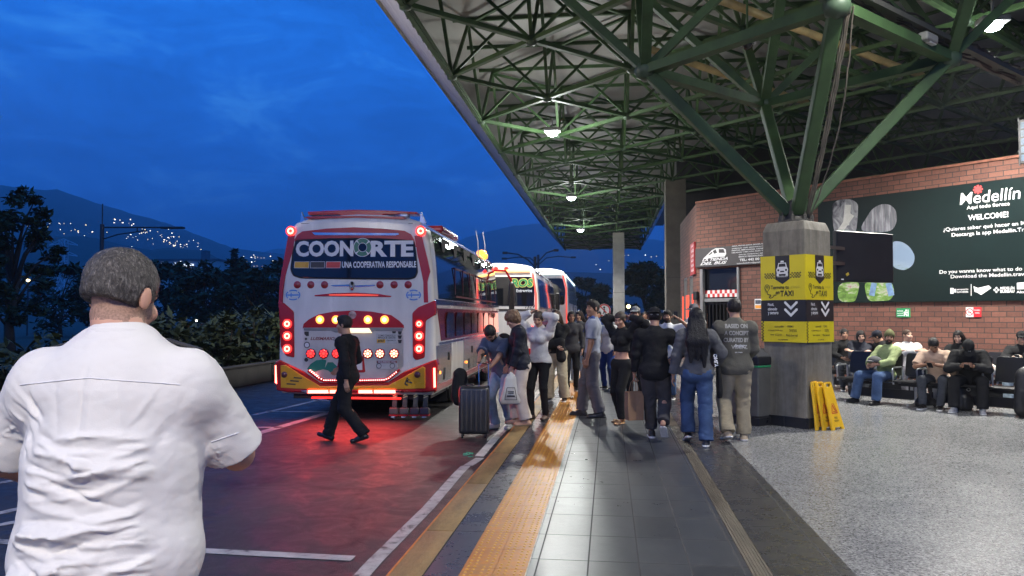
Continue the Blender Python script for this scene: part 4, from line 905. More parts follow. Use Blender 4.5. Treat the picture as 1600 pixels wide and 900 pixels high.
# -- lattice pylon
pg = PD(97, 493, 210); pt = thing('lattice_pylon', 'grey lattice power pylon above the dark trees at left', 'pylon', (pg.x, pg.y, 0), YAW); s = 210 / FPX; hh = (493 - 366) * s; tw = MB()
def wd_(z): return (4.5 if z > .52 * hh else 4.5 + (.52 * hh - z) / (.52 * hh) * 10) * s
N = 9
for q in range(4):
    a = Matrix.Rotation(R(90 * q), 4, 'Z')
    for k in range(N):
        z0, z1 = hh * k / N, hh * (k + 1) / N; w0, w1 = wd_(z0), wd_(z1)
        tw.bar((w0, w0, z0), (w1, w1, z1), .22, M=a); tw.bar((w0, w0, z0), (-w1, w1, z1), .12, M=a); tw.bar((-w0, w0, z0), (w1, w1, z1), .12, M=a); tw.bar((-w1, w1, z1), (w1, w1, z1), .12, M=a)
tw.build('lattice', mat('galvanised_steel', (.55, .57, .6), .5, metal=.3), pt)
ar = MB()
for z in (.965, .83, .64):
    for sx in (-1, 1): ar.bar((0, 0, z * hh), (sx * 22 * s, 0, z * hh - .6), .25); ar.bar((0, 0, z * hh + 1.2), (sx * 22 * s, 0, z * hh - .5), .15)
ar.build('crossarms', MATS['galvanised_steel'], pt)
# -- street lamps
m_pole = mat('pole_dark', (.05, .052, .055), .5, metal=.3)
def lamp_left():
    D = 42; g = PD(157, 493, D); s = D / FPX; t = thing('street_lamp', 'unlit street lamp with a long arm above the head of the man in white', 'street lamp', (g.x, g.y, 0), YAW); Z = lambda y: EYE + (493 - y) * s
    p = MB(); p.tube([(0, 0, 0), (0, 0, Z(350))], .11, 10); p.tube([(0, 0, Z(350)), (0, 0, Z(318))], .03, 6); p.build('pole', m_pole, t, smooth='auto')
    a = MB(); a.tube([(0, 0, Z(355)), (70 * s, 0, Z(355)), (128 * s, 0, Z(355.5))], .045, 6); a.tube([(0, 0, Z(374)), (25 * s, 0, Z(366)), (70 * s, 0, Z(359.5))], .035, 6); a.bar((55 * s, 0, Z(355)), (55 * s, 0, Z(361)), .05); a.build('arm', m_pole, t, smooth='auto')
    MB().box((110 * s, 0, Z(355.5)), (38 * s, .3, .11), bev=.04).build('lamp_head', m_pole, t)
lamp_left()
def lamp_double(px, top, D, l, r, label):
    g = PD(px, 493, D); s = D / FPX; t = thing('street_lamp', label, 'street lamp', (g.x, g.y, 0), YAW, 'double armed street lamps beyond the buses'); Z = lambda y: EYE + (493 - y) * s
    MB().tube([(0, 0, 0), (0, 0, Z(top))], .12, 8).build('pole', m_pole, t, smooth='auto')
    for dx, dy in (l, r):
        sg = 1 if dx > 0 else -1; MB().tube([(0, 0, Z(top + 16)), (dx * .25 * s, 0, Z(top + 5)), (dx * .6 * s, 0, Z(top + dy * .6)), (dx * s, 0, Z(top + dy))], .06, 6).build('arm', m_pole, t, smooth='auto'); MB().box(((dx + sg * 3) * s, 0, Z(top + dy)), (8 * s, .4, .18), bev=.05).build('lamp_head', m_pole, t)
lamp_double(836, 401, 64, (-44, -6), (30, -10), 'double armed street lamp just above the second bus'); lamp_double(841, 398, 80, (-50, 6), (52, 4), 'farther double armed street lamp with level arms above the buses')
# -- far traffic sign and car glow beyond
g = PD(944, 485, 44); ts = thing('no_walking_sign', 'round red ringed no walking sign beyond the queue', 'traffic sign', (g.x, g.y, 0), YAW)
MB().tube([(0, .03, 0), (0, .03, g.z + .3)], .04, 6).build('post', m_pole, ts); Mf = frame((0, 0, g.z), (1, 0, 0), (0, 0, 1)); MB().prism(circ(0, 0, .38, 20), -.01, .01, Mf).build('disc', mat('sign_disc_white', (.75, .75, .75), .4), ts)
rg = MB(); pc = circ(0, 0, .33, 20)
for a, c in zip(pc, pc[1:] + pc[:1]): rg.bar((*a, .012), (*c, .012), .08, .006, Mf)
rg.bar((-.22, .22, .0125), (.22, -.22, .0125), .06, .005, Mf); rg.build('red_ring', mat('sign_ring', (.6, .05, .05), .4), ts)
wk = MB(); wk.prism(circ(0, .17, .06, 8), .011, .014, Mf); wk.bar((0, .1, .0125), (0, -.05, .0125), .09, .004, Mf); wk.bar((0, -.05, .0125), (.1, -.22, .0125), .05, .004, Mf); wk.bar((0, -.05, .0125), (-.08, -.22, .0125), .05, .004, Mf); wk.build('walker_symbol', m_blk, ts)
for px, py, D, r_, lab, em in ((982, 479, 70, 6, 'bright yellow lamp shining past the far concrete column', m_cy), (44, 438, 60, 5, 'yellowish park lamp glowing under the trees at far left', m_cy), (419, 441, 75, 4, 'small warm park lamp glowing just left of the red bus', m_cw), (307, 501, 55, 3, 'white car lamp glimmering through the hedge', m_cw)):
    g = PD(px, py, D); t = thing('park_lamp', lab, 'lamp', (g.x, g.y, 0)); MB().tube([(0, 0, 0), (0, 0, g.z - .1)], .05, 6).build('post', m_pole, t); q = r_ * D / FPX * .55; MB().lathe([(q * .2, g.z - q), (q, g.z - q * .3), (q, g.z + q * .3), (q * .3, g.z + q)], 10).build('globe', em, t, smooth=True)
# street lamp behind the photographer on the far side of the road, lighting bus, road and fascia
sl = thing('street_lamp', 'lit street lamp on the far side of the road behind the photographer', 'street lamp', (-9.6, -7, -.15), 0)
MB().tube([(0, 0, 0), (0, 0, 8.2), (.3, .2, 8.5), (1.8, .8, 8.6)], .08, 8).build('pole', m_pole, sl, smooth='auto'); MB().box((1.9, .8, 8.55), (.7, .3, .12), bev=.04).build('lamp_head', m_pole, sl); MB().box((1.9, .8, 8.48), (.5, .22, .03)).build('lens', m_lens, sl)
l = bpy.data.lights.new('street_lamp_beam', 'SPOT'); l.energy = 3300; l.spot_size = R(130); l.spot_blend = .7; l.shadow_soft_size = .2; l.color = (1, .88, .70); q = bpy.data.objects.new('beam', l); COL.objects.link(q); q.parent = sl; q.location = (1.9, .8, 8.40); q.rotation_euler = (R(52), 0, R(-20))
s2_ = copy_tree(sl); s2_['label'] = 'unseen street lamp added across the road to light the canopy fascia'; s2_.location = (-13.5, 11, -.15)  # added unseen lamp, beam lowered below its head and turned up to the fascia
for ch in s2_.children:
    if ch.type == 'LIGHT': ch.data = ch.data.copy(); ch.data.energy = 1500; ch.location.z = 5.5; ch.rotation_euler = (0, R(105), R(0)); ch.rotation_euler = (R(100), 0, R(-48))
# ================================================================ buses
m_white = mat('bus_white_paint', (.68, .655, .62), .26, var=.13, vs=2.2, coat=.5, stretch=(1, 1, .35)); m_red = mat('bus_red_paint', (.42, .014, .014), .22, var=.08, vs=2, coat=.6); m_yel2 = mat('bus_yellow_paint', (.68, .36, .02), .28, var=.08, vs=2, coat=.4)
m_bglass = mat('bus_glass', (.008, .009, .012), .05, var=0, coat=.5); m_chrome = mat('bus_chrome', (.7, .7, .7), .12, metal=1., var=.05); m_silver = mat('bus_locker_steel', (.52, .53, .54), .22, metal=.85, var=.25, vs=1.2, bump=.06, bs=2); m_rub = mat('rubber', (.012, .012, .012), .8, var=.2)
m_mirrorred = mat('bus_red_mirror_trim', (.30, .03, .03), .14, metal=.55, var=.15, vs=1)
m_lr = mat('lamp_red', (.8, .02, .02), .3, var=0, emit=3.5, ecol=(1, .03, .025)); m_lrh = mat('lamp_red_core', (1, .3, .2), .3, var=0, emit=6, ecol=(1, .27, .17)); m_la = mat('lamp_amber', (1, .5, .1), .3, var=0, emit=2.4, ecol=(1, .33, .05)); m_lac = mat('lamp_amber_core', (1, .8, .4), .3, var=0, emit=4, ecol=(1, .72, .33))
m_lbar = mat('lamp_bar_red', (1, .1, .08), .3, var=0, emit=14, ecol=(1, .10, .07)); m_refl = mat('reflector_red', (.30, .025, .025), .25, var=.25, vs=40, coat=.5); m_ledd = mat('led_dot', (1, .5, .4), .3, var=0, emit=10, ecol=(1, .28, .25))
m_letter = mat('letter_white', (.72, .72, .73), .4, var=.03); m_ink = mat('letter_ink', (.03, .025, .025), .5, var=.1); m_grn = mat('logo_green', (.006, .16, .11), .4, var=.08); m_dk = mat('chassis_black', (.014, .014, .015), .6, var=.3)
BHW = [(.40, 1.26), (.48, 1.305), (1.0, 1.32), (1.5, 1.31), (2.0, 1.29), (2.5, 1.255), (2.9, 1.21), (3.12, 1.15), (3.25, 1.04), (3.31, .85), (3.36, .5), (3.38, 0)]
def hw_of(prof, z): return float(np.interp(z, [p[0] for p in prof], [p[1] for p in prof]))
def bus_body(par, prof, length, m, name='body'):
    """lofted shell with rounded ends"""
    sec = [(-.012, .10), (.0, .055), (.03, .02), (.08, .004), (.14, 0), (length * .5, 0), (length - .5, 0), (length - .2, .03), (length - .05, .12), (length, .3)]
    v = []; half = prof; n = len(half) * 2 - 1; zc = 1.6
    for y, ins in sec:
        ring = [(x, z) for z, x in half] + [(-x, z) for z, x in half[-2::-1]]
        for x, z in ring: k = 1 - ins / 1.3; v.append((x * k, y, zc + (z - zc) * k))
    f = [(i * n + k, (i + 1) * n + k, (i + 1) * n + (k + 1) % n, i * n + (k + 1) % n) for i in range(len(sec) - 1) for k in range(n)]
    f += [tuple(range(n)), tuple((len(sec) - 1) * n + k for k in range(n - 1, -1, -1))]
    return MB().raw(v, f).build(name, m, par, smooth='auto')
def side_strip(par, prof, y0, y1, z0, z1, off, m, name, thick=.012, nz=6, sx=1, rake=(0, 0)):
    v = []; zs = [z0 + (z1 - z0) * k / nz for k in range(nz + 1)]
    for z in zs:
        t = (z - z0) / (z1 - z0); x = hw_of(prof, z); a, c = y0 + rake[0] * t, y1 + rake[1] * t
        v += [(sx * (x + off), a, z), (sx * (x + off), c, z), (sx * (x - thick), c, z), (sx * (x - thick), a, z)]
    f = []
    for k in range(nz):
        o = 4 * k
        for q in range(4): f.append((o + q, o + (q + 1) % 4, o + 4 + (q + 1) % 4, o + 4 + q))
    f += [(3, 2, 1, 0), (4 * nz, 4 * nz + 1, 4 * nz + 2, 4 * nz + 3)]
    if sx < 0: f = [q[::-1] for q in f]
    return MB().raw(v, f).build(name, m, par)
def wheel(par, x, y, r=.5, w=.28):
    M_ = Matrix.Translation((x, y, r)) @ Matrix.Rotation(R(90), 4, 'Y'); t = MB().lathe([(r * .55, -w / 2), (r * .93, -w / 2), (r, -w * .36), (r, w * .36), (r * .93, w / 2), (r * .55, w / 2)], 28, M_); o = t.build('tyre', m_rub, par, smooth='auto')
    MB().lathe([(.05, -w * .3), (r * .56, -w * .42), (r * .56, w * .42), (r * .3, w * .35), (.05, w * .45)], 18, M_).build('rim', mat('wheel_rim', (.35, .35, .36), .3, metal=.8), o, smooth='auto')
bo = PD(556, 493, 12.62); BUS = thing('intercity_bus', 'red and white intercity bus with glowing tail lamps parked nearest the camera', 'bus', (bo.x, bo.y, ROADZ), R(1.77))
BMAT = Matrix.Translation(BUS.location) @ Matrix.Rotation(R(1.77), 4, 'Z'); BINV = BMAT.inverted(); _bn = BMAT.to_3x3() @ Vector((0, -1, 0))
def bx(px, py, off=0.): q = BINV @ PP(px, py, BMAT @ Vector((0, -off, 0)), _bn); return (q.x, q.z)
BF = frame((0, 0, 0), (1, 0, 0), (0, 0, 1)); BL = 9.7
bus_body(BUS, BHW, BL, m_white)
def rear(name, pts, d0, d1, m, bev=.004, rnd=0., par=None, smooth=None):
    q = [bx(*p, d1) for p in pts]
    if rnd: q = roundpoly(q, rnd, 4)
    return MB().prism(q, d0, d1, BF, bev).build(name, m, par or BUS, smooth=smooth or False)
def rt(s, px, py, wpx, hpx, m, d, b=0., par=None, shear=0., sp=1.):
    c = bx(px, py, d); a = bx(px - wpx / 2, py, d)[0]; e_ = bx(px + wpx / 2, py, d)[0]; z0, z1 = bx(px, py + hpx / 2, d)[1], bx(px, py - hpx / 2, d)[1]
    return text('lettering', s, m, par or BUS, BF @ Matrix.Translation((c[0], c[1], 0)), w=e_ - a, h=z1 - z0, bold=b, depth=d, shear=shear, spacing=sp)
# rear upper red surround, window and lettering
rear('red_surround', [(461, 386), (460, 374), (464, 367), (472, 361.5), (510, 357), (552, 355), (595, 357), (632, 360.5), (642, 366), (647, 374), (650, 386), (640, 384), (470, 384)], -.02, .02, m_red, .006)
rear('red_stripe', [(450, 368), (461, 368), (458, 392), (446, 430), (442, 452), (441, 475), (435, 475), (437, 440)], -.08, .014, m_red, .004, .01)
rear('red_stripe', [(647, 368), (659, 368), (668, 405), (672, 424), (668, 440), (669, 473), (662, 473), (661, 440), (657, 420), (652, 398)], -.08, .014, m_red, .004, .01)
rear('window_rubber', [(462, 374.5), (505, 372.6), (556, 371.6), (605, 372.6), (647, 375.5), (650.5, 395), (653, 426), (649, 434.5), (639, 437), (556, 436.5), (469, 435), (457.5, 431), (453.5, 421), (457, 391)], -.01, .024, m_rub, .003, .03)
win = rear('rear_window', [(463, 376), (505, 374), (556, 373), (605, 374), (646, 377), (649, 395), (651.5, 425), (648, 433), (638, 435.5), (556, 435), (470, 433.5), (459, 430), (455, 421), (458, 392)], -.01, .03, m_bglass, .008, .03)
rear('chrome_strip', [(487, 363), (622, 364), (624, 366.5), (618, 368), (492, 367.5)], 0, .026, m_chrome, .003)
rt('COON', 507, 388.5, 90, 25, m_letter, .034, .045, win); rt('RTE', 612.5, 388.5, 67, 25, m_letter, .034, .045, win)
lg = MB(); n = 28; cc = bx(566.5, 386.5, .034); ro = (bx(580, 386, .034)[0] - bx(553, 386, .034)[0]) / 2; ri = ro * .47
for k in range(n):
    a0, a1 = 2 * math.pi * k / n, 2 * math.pi * (k + 1) / n; lg.raw([(cc[0] + r_ * math.cos(a), cc[1] + r_ * math.sin(a), .036) for r_, a in ((ri, a0), (ro, a0), (ro, a1), (ri, a1))], [(0, 1, 2, 3)], BF)
lg.build('round_logo', m_grn, win); lw = MB()
for a in (42, 132, 222, 312): lw.raw([(cc[0] + r_ * math.cos(R(a + d)), cc[1] + r_ * math.sin(R(a + d)), .0375) for r_, d in ((ri, 0), (ro * 1.08, -6), (ro * 1.08, 6))], [(0, 1, 2)], BF)
for k in range(n):
    a0, a1 = 2 * math.pi * k / n, 2 * math.pi * (k + 1) / n; 
    for rr, w_ in ((ri, .008), (ro, .010)): lw.raw([(cc[0] + r_ * math.cos(a), cc[1] + r_ * math.sin(a), .037) for r_, a in ((rr, a0), (rr + w_, a0), (rr + w_, a1), (rr, a1))], [(0, 1, 2, 3)], BF)
lw.build('logo_spokes', m_letter, win)
for x0, x1, m in ((459, 483, m_yel2), (484, 507.5, mat('flag_navy', (.012, .014, .03), .4)), (508.5, 532, mat('flag_red', (.55, .03, .04), .4))):
    rear('flag_border', [(x0 + .4, 419), (x0 + 1.2, 408.6), (x1 + .4, 408.6), (x1 - .4, 419)], .01, .033, m_letter, 0, par=win); rear('flag_block', [(x0 + 1, 418.4), (x0 + 1.8, 409.2), (x1 - .2, 409.2), (x1 - 1, 418.4)], .01, .0345, m, 0, par=win)
rt('UNA COOPERATIVA RESPONSABLE', 592, 413.3, 116, 10, m_letter, .034, .03, win)
pg = MB()
for q in (((445, 438.5), (455, 438.5)), ((655, 440), (664, 440)), ((462, 469), (462, 487)), ((641, 469), (641, 487)), ((470, 349), (645, 349)), ((459, 561), (473, 573)), ((645, 562), (632, 573))): a, d = bx(*q[0]), bx(*q[1]); pg.bar((*a, .0), (*d, .0), .008, .004, BF)
pg.build('panel_gap', m_dk, BUS)
# badges row
for x_ in (465, 486, 507.5, 594, 616, 638):
    c = bx(x_, 445); MB().lathe([(.066, -.01), (.07, .008), (.055, .016), (.0, .024)], 18, BF @ Matrix.Translation((c[0], c[1], 0))).build('reflector', m_refl, BUS, smooth='auto')
rear('chrome_wing', [(516, 445.5), (545, 444.6), (556, 446), (586, 444.8), (585, 447), (560, 448.5), (545, 448), (520, 447.6)], 0, .02, m_chrome, .004)
c = bx(550.5, 447); MB().lathe([(.0, 0), (.03, .012), (.05, .03), (.0, .05)], 10, BF @ Matrix.Translation((c[0], c[1], 0)) @ Matrix.Scale(1.5, 4, (0, 1, 0))).build('chrome_crest', m_chrome, BUS, smooth=True)
rear('third_brake_lamp', [(491, 461), (520, 458), (555, 457.2), (590, 459), (612, 462.5), (610, 464.2), (492, 463)], 0, .022, m_red, .004); rear('brake_lamp_glow', [(514, 460), (555, 459), (592, 460.5), (590, 462.2), (514, 461.8)], 0, .0245, mat('lamp_red_dim', (.5, .03, .03), .3, var=0, emit=.8, ecol=(1, .1, .05)), 0)
for x_ in (458.5, 646.5):
    e1 = MB(); c = bx(x_, 461); pc = circ(c[0], c[1], .115, 26, .68)
    for k, (a, d) in enumerate(zip(pc, pc[1:] + pc[:1])):
        if k % 13 not in (3, 9): e1.bar((*a, .008), (*d, .008), .02, .016, BF)
    e1.bar((c[0] - .1, c[1], .009), (c[0] + .1, c[1], .009), .022, .012, BF); e1.bar((c[0] - .035, c[1] - .04, .0085), (c[0] - .035, c[1] + .04, .0085), .018, .014, BF); e1.build('oval_emblem', m_chrome, BUS)
rt('PGP', 550, 473, 30, 6.5, mat('letter_blue', (.12, .2, .33), .3, metal=.5), .008, .05, sp=.9); rt('www.coonorte.com.co', 552, 482.3, 128, 9.5, m_ink, .008, .012)
# lower hatch with red arch
rear('red_arch', [(472.5, 513), (474, 506), (482, 499), (497, 491), (522, 486.5), (550, 485), (580, 486.5), (611, 492), (624, 501), (631, 508), (631.5, 513)], -.01, .016, m_red, .006)
rear('hatch_gap', [(471.6, 512.5), (632.4, 512.5), (632.4, 573.8), (608, 592.8), (600.5, 594.4), (504.5, 594.4), (497, 593.4), (471.6, 573.8)], -.01, .004, m_dk, .001, .015)
hat = rear('hatch', [(473, 514), (631, 514), (631, 573), (607, 591.5), (600, 593), (505, 593), (498, 592), (473, 573)], -.01, .012, m_white, .006, .015)
rear('hatch_lip', [(474, 511.8), (630, 511.8), (629, 516.5), (585, 516.5), (578, 519.5), (524, 519.5), (517, 516.5), (475, 516.5)], .0, .022, mat('hatch_lip_grey', (.22, .22, .22), .4, metal=.4), .003)
g1 = MB()
g1.prism([bx(*p, .016) for p in ((480, 576), (485, 569), (494, 563), (505, 561.5), (510, 563), (507.5, 575.5), (512, 566), (520, 566), (527, 573), (530, 583.5), (518, 583.5), (513, 579), (505, 577), (497, 579), (493, 581), (484, 579))], .005, .016, BF); g1.build('green_swoosh', m_grn, hat)
# small stickers and lettering on the hatch
st1 = MB()
for x_, y_, r_ in ((480, 539, 5), (478.5, 529.5, 2), (479, 562, 3.2)): c = bx(x_, y_); rr = r_ * .0105; st1.prism(circ(c[0], c[1], rr, 14), .004, .0145, BF)
st1.prism([bx(*p) for p in ((476, 518), (483, 518), (483, 525), (479, 525), (476, 522))], .004, .0145, BF); st1.build('round_stickers', m_ink, hat)
st2 = MB()
for x_, y_, r_ in ((480, 539, 3.6),): c = bx(x_, y_); st2.prism(circ(c[0], c[1], r_ * .0105, 14), .004, .016, BF)
c = bx(480, 539); st2.build('sticker_centre', m_letter, hat); 
rt('LUISMARIO', 504, 529, 38, 5, mat('letter_maroon', (.22, .03, .03), .4), .015, .03, hat, shear=.3); rt('GT', 525, 530, 10, 5, mat('letter_grey', (.3, .3, .3), .4), .016, .03, hat, shear=.3)
for y0, y1, rows in ((521, 537, (('COMO CONDUZCO', 524.4, 27, 3.0, m_ink), ('MARQUE GRATIS', 528, 27, 3.2, m_ink), ('Opción 2', 532, 14, 2.6, m_ink))), (563, 577, (('SEGURIDAD VIAL', 565.4, 28, 2.6, m_letter),))):
    rear('notice_plate', [(588, y0), (621, y0), (621, y1), (588, y1)], .004, .018, mat('plate_silver', (.5, .5, .48), .35, metal=.3), .001, par=hat)
    if y0 > 550: rear('plate_header', [(588.6, y0 + .6), (620.4, y0 + .6), (620.4, y0 + 4.4), (588.6, y0 + 4.4)], .004, .0195, mat('plate_maroon', (.16, .03, .03), .4), 0, par=hat)
    else: rear('plate_yellow', [(589, 530), (602, 530), (602, 535.6), (589, 535.6)], .004, .0195, m_yel2, 0, par=hat); rt('#767', 595.5, 532.8, 11, 4.2, m_ink, .0205, .04, hat, shear=.2)
    for s, y_, w_, h_, m in rows: rt(s, 604.5 if s[0] != 'O' else 611, y_, w_, h_, m, .021, .02, hat)
for x_ in (592.5, 613.5):
    e1 = MB(); c = bx(x_, 571.5); pc = circ(c[0], c[1], .04, 14)
    for a, d in zip(pc, pc[1:] + pc[:1]): e1.bar((*a, .019), (*d, .019), .009, .004, BF)
    e1.build('plate_badge', m_ink, hat)
sts = MB()
for x_, y_ in ((616, 517.5), (625, 517.5), (625, 524), (625, 531)): c = bx(x_, y_); sts.prism([(c[0] - .035, c[1]), (c[0] + .035, c[1]), (c[0] + .02, c[1] - .055), (c[0] - .02, c[1] - .055)], .004, .0145, BF)
sts.build('small_stickers', m_ink, hat)
# licence plate and round badge half hidden by the walker
rear('licence_plate', [(533, 560), (566, 560), (566, 578), (527, 580)], .004, .022, m_white, .003); rear('plate_frame', [(530, 556), (568, 556), (571, 582), (525, 583)], .002, .018, m_red, .003, .03)
c = bx(551, 492); MB().lathe([(.075, 0), (.078, .012), (.06, .018), (.0, .02)], 20, BF @ Matrix.Translation((c[0], c[1], 0))).build('round_badge', mat('badge_red_white', (.4, .25, .25), .35, var=.7, vs=22), BUS, smooth='auto')
rear('rear_number_lamp', [(540, 513), (576, 513), (580, 520), (536, 520)], .004, .05, mat('number_lamp', (.9, .75, .5), .3, var=0, emit=1.6, ecol=(1, .75, .45)), .004)
# tail lamp columns
rear('tail_column', [(434, 471), (443, 473), (459, 487), (459.5, 559), (446, 556), (438, 541), (436, 492)], -.09, .03, m_red, .012, .03, smooth='auto')
rear('tail_column', [(644, 489), (653, 480), (680, 469), (681, 491), (665, 501), (663.5, 559), (650, 563), (645, 559)], -.09, .03, m_red, .012, .03, smooth='auto')
# bumper
rear('bumper', [(429.5, 566), (436, 562), (474, 580.5), (500, 598.5), (606, 597.5), (632, 580), (681, 561.5), (683.5, 570), (682, 611.5), (662, 613.5), (540, 614), (450, 613), (431.5, 610)], -.14, .05, m_red, .02, .02, smooth='auto')
rear('bumper_panel', [(438, 571), (446, 570), (474, 588), (500, 603.5), (606, 602.5), (633, 588), (660, 572.5), (664.5, 574.5), (664.5, 607), (600, 609), (500, 609), (438.5, 606)], .0, .062, m_yel2, .008, .012, smooth='auto')
for x_ in (446.5, 653.5): c = bx(x_, 585); MB().lathe([(.05, .05), (.052, .066), (.036, .075), (.0, .08)], 16, BF @ Matrix.Translation((c[0], c[1], 0))).build('fog_lamp', mat('fog_lamp_dark', (.12, .05, .05), .15, metal=.3), BUS, smooth='auto')
gl = MB()
for k in range(3): a, d = bx(459 - k * 5.5, 590 + k * 4.8, .06), bx(472 - k * 5, 591 + k * 4.8, .06); gl.bar((*a, .064), (*d, .064), .02, .004, BF)
gl.build('bumper_slots', m_ink, BUS)
dr = MB(); 
for q in (((637, 590), (633, 600)), ((640, 592), (635, 596)), ((636, 596), (644, 598)), ((633, 600), (637, 602))): a, d = bx(*q[0], .06), bx(*q[1], .06); dr.bar((*a, .064), (*d, .064), .02, .004, BF)
dr.build('chrome_figure', m_chrome, BUS)
# lamps
def lamp_round(px, py, rpx, m_out, m_in, d, ring=True, petal=False):
    c = bx(px, py, d); r_ = rpx * .0105; M_ = BF @ Matrix.Translation((c[0], c[1], d))
    o = MB().lathe([(r_ * 1.12, -.02), (r_ * 1.12, .012), (r_, .018), (r_ * .2, .016)], 20, M_).build('tail_lamp', m_refl if petal else m_out, BUS, smooth='auto')
    q = MB()
    if petal:
        for k in range(8): q.prism(circ(r_ * .68 * math.cos(R(45 * k)), r_ * .68 * math.sin(R(45 * k)), r_ * .2, 8), .01, .022, M_)
        q.prism(circ(0, 0, r_ * .36, 10), .01, .024, M_)
    elif ring: q.lathe([(r_ * .36, .01), (r_ * .42, .026), (r_ * .72, .026), (r_ * .78, .01)], 20, M_)
    else: q.lathe([(r_ * .62, .01), (r_ * .5, .028), (.0, .03)], 16, M_)
    q.build('lamp_core', m_in, o, smooth='auto'); return o
for x_, y_ in ((454.5, 361), (657.5, 361)): lamp_round(x_, y_, 7, m_lr, m_lrh, .012)
for y_ in (506, 525, 545):
    for x_ in (449, 655): lamp_round(x_, y_, 6.3 if not (x_ > 600 and y_ < 510) else 5, m_lr, m_lrh, .032)
for x_ in (500, 525, 575, 601): lamp_round(x_, 499.5, 5.8, m_la, m_lac, .018, ring=False)
for x_ in (486, 506, 526, 575, 594, 616): lamp_round(x_, 552.5, 7.2, m_lr, m_lrh if x_ > 560 else m_lr, .014, petal=True)
for x0, x1 in ((481, 512), (515, 545), (560, 581), (584, 617)): rear('lamp_bar', [(x0, 609.8), (x1, 609.8), (x1, 614.6), (x0, 614.6)], .02, .075, m_lbar, .004)
for x0, x1 in ((470.5, 480), (618, 627)): rear('chrome_tip', [(x0, 610.5 if x0 < 500 else 609.6), (x1, 609.6 if x0 < 500 else 611), (x1, 614.4 if x0 < 500 else 612.5), (x0, 611.5 if x0 < 500 else 614)], .02, .07, m_chrome, .002)
rear('corner_lamp', [(429.5, 571), (432.5, 571), (432.5, 600), (429.5, 598)], -.02, .05, m_lbar, .004); rear('corner_lamp', [(677, 575), (680, 575), (680.5, 605), (677.5, 606)], .0, .062, m_lbar, .004)
# led string along the hatch edge
ld = MB(); path = [(484, 579), (498, 590), (506, 594), (556, 594.5), (600, 593.5), (607, 591), (622, 579)]; P_ = [Vector(bx(*p, .064)) for p in path]
acc = []
for a, d in zip(P_, P_[1:]):
    k = max(1, int((d - a).length / .034)); acc += [a.lerp(d, q / k) for q in range(k)]
for p in acc: ld.prism(circ(p.x, p.y, .009, 6), .02, .066, BF)
rear('led_channel', [(482, 577), (497, 588.5), (506, 592.3), (600, 591.6), (606, 589), (623, 576.5), (625.5, 579.5), (608, 594), (600, 597), (505, 597.6), (496, 594), (480, 581)], .0, .06, m_red, .003); ld.build('led_string', m_ledd, BUS)
# rear underbody, tow bar glow, straps
MB().box((0, .55, .40), (2.2, .8, .16)).build('rear_valance', m_dk, BUS); MB().box((0, .05, .345), (1.5, .03, .03)).build('under_lamp', mat('lamp_red_under', (.7, .02, .02), .3, var=0, emit=2.0, ecol=(1, .03, .02)), BUS)
for x_ in (616.5, 632.5, 649, 664.5):
    a, d = bx(x_ + 1.5, 612, -.06), bx(x_, 636, -.06)
    f_ = MB(); f_.bar((*a, -.06), (*d, -.05), .075, .02, BF); o = f_.build('reflective_strap', mat('strap_grey', (.07, .068, .06), .5, var=.3, vs=10), BUS)
    q = MB(); 
    for k in (0, 1): e_ = Vector(a).lerp(Vector(d), .2 + .14 * k); q.bar((e_.x - .035, e_.y - .012, -.044), (e_.x + .035, e_.y + .018, -.044), .02, .008, BF)
    q.build('reflective_band', mat('strap_yellow', (.7, .62, .3), .3), o); MB().box((d[0], -(-.03), d[1] - .06), (.15, .10, .11), bev=.02).build('strap_weight', mat('strap_block', (.09, .085, .08), .5), o); MB().box((d[0], .03, d[1] - .125), (.15, .105, .025)).build('red_reflector', mat('strap_red', (.5, .02, .02), .3), o); MB().box((d[0] - .01, .03, d[1] - .15), (.06, .09, .03)).build('strap_tip', m_letter, o)
for x_ in (-1.04, -.72, .72, 1.04): wheel(BUS, x_, 2.7)
for x_ in (-1.08, 1.08): wheel(BUS, x_, 7.6)
MB().box((0, 2.7, .5), (1.6, .25, .25), bev=.05).build('axle', m_dk, BUS); MB().box((0, 5.0, .36), (2.3, 9, .12)).build('chassis', m_dk, BUS)
mf = MB()
for x_ in (-.85, .85): mf.box((x_, 2.0, .34), (.62, .02, .5))
mf.build('mud_flap', m_rub, BUS); MB().box((.0, .5, .42), (.5, .5, .3), bev=.04).build('engine_sump', m_dk, BUS)
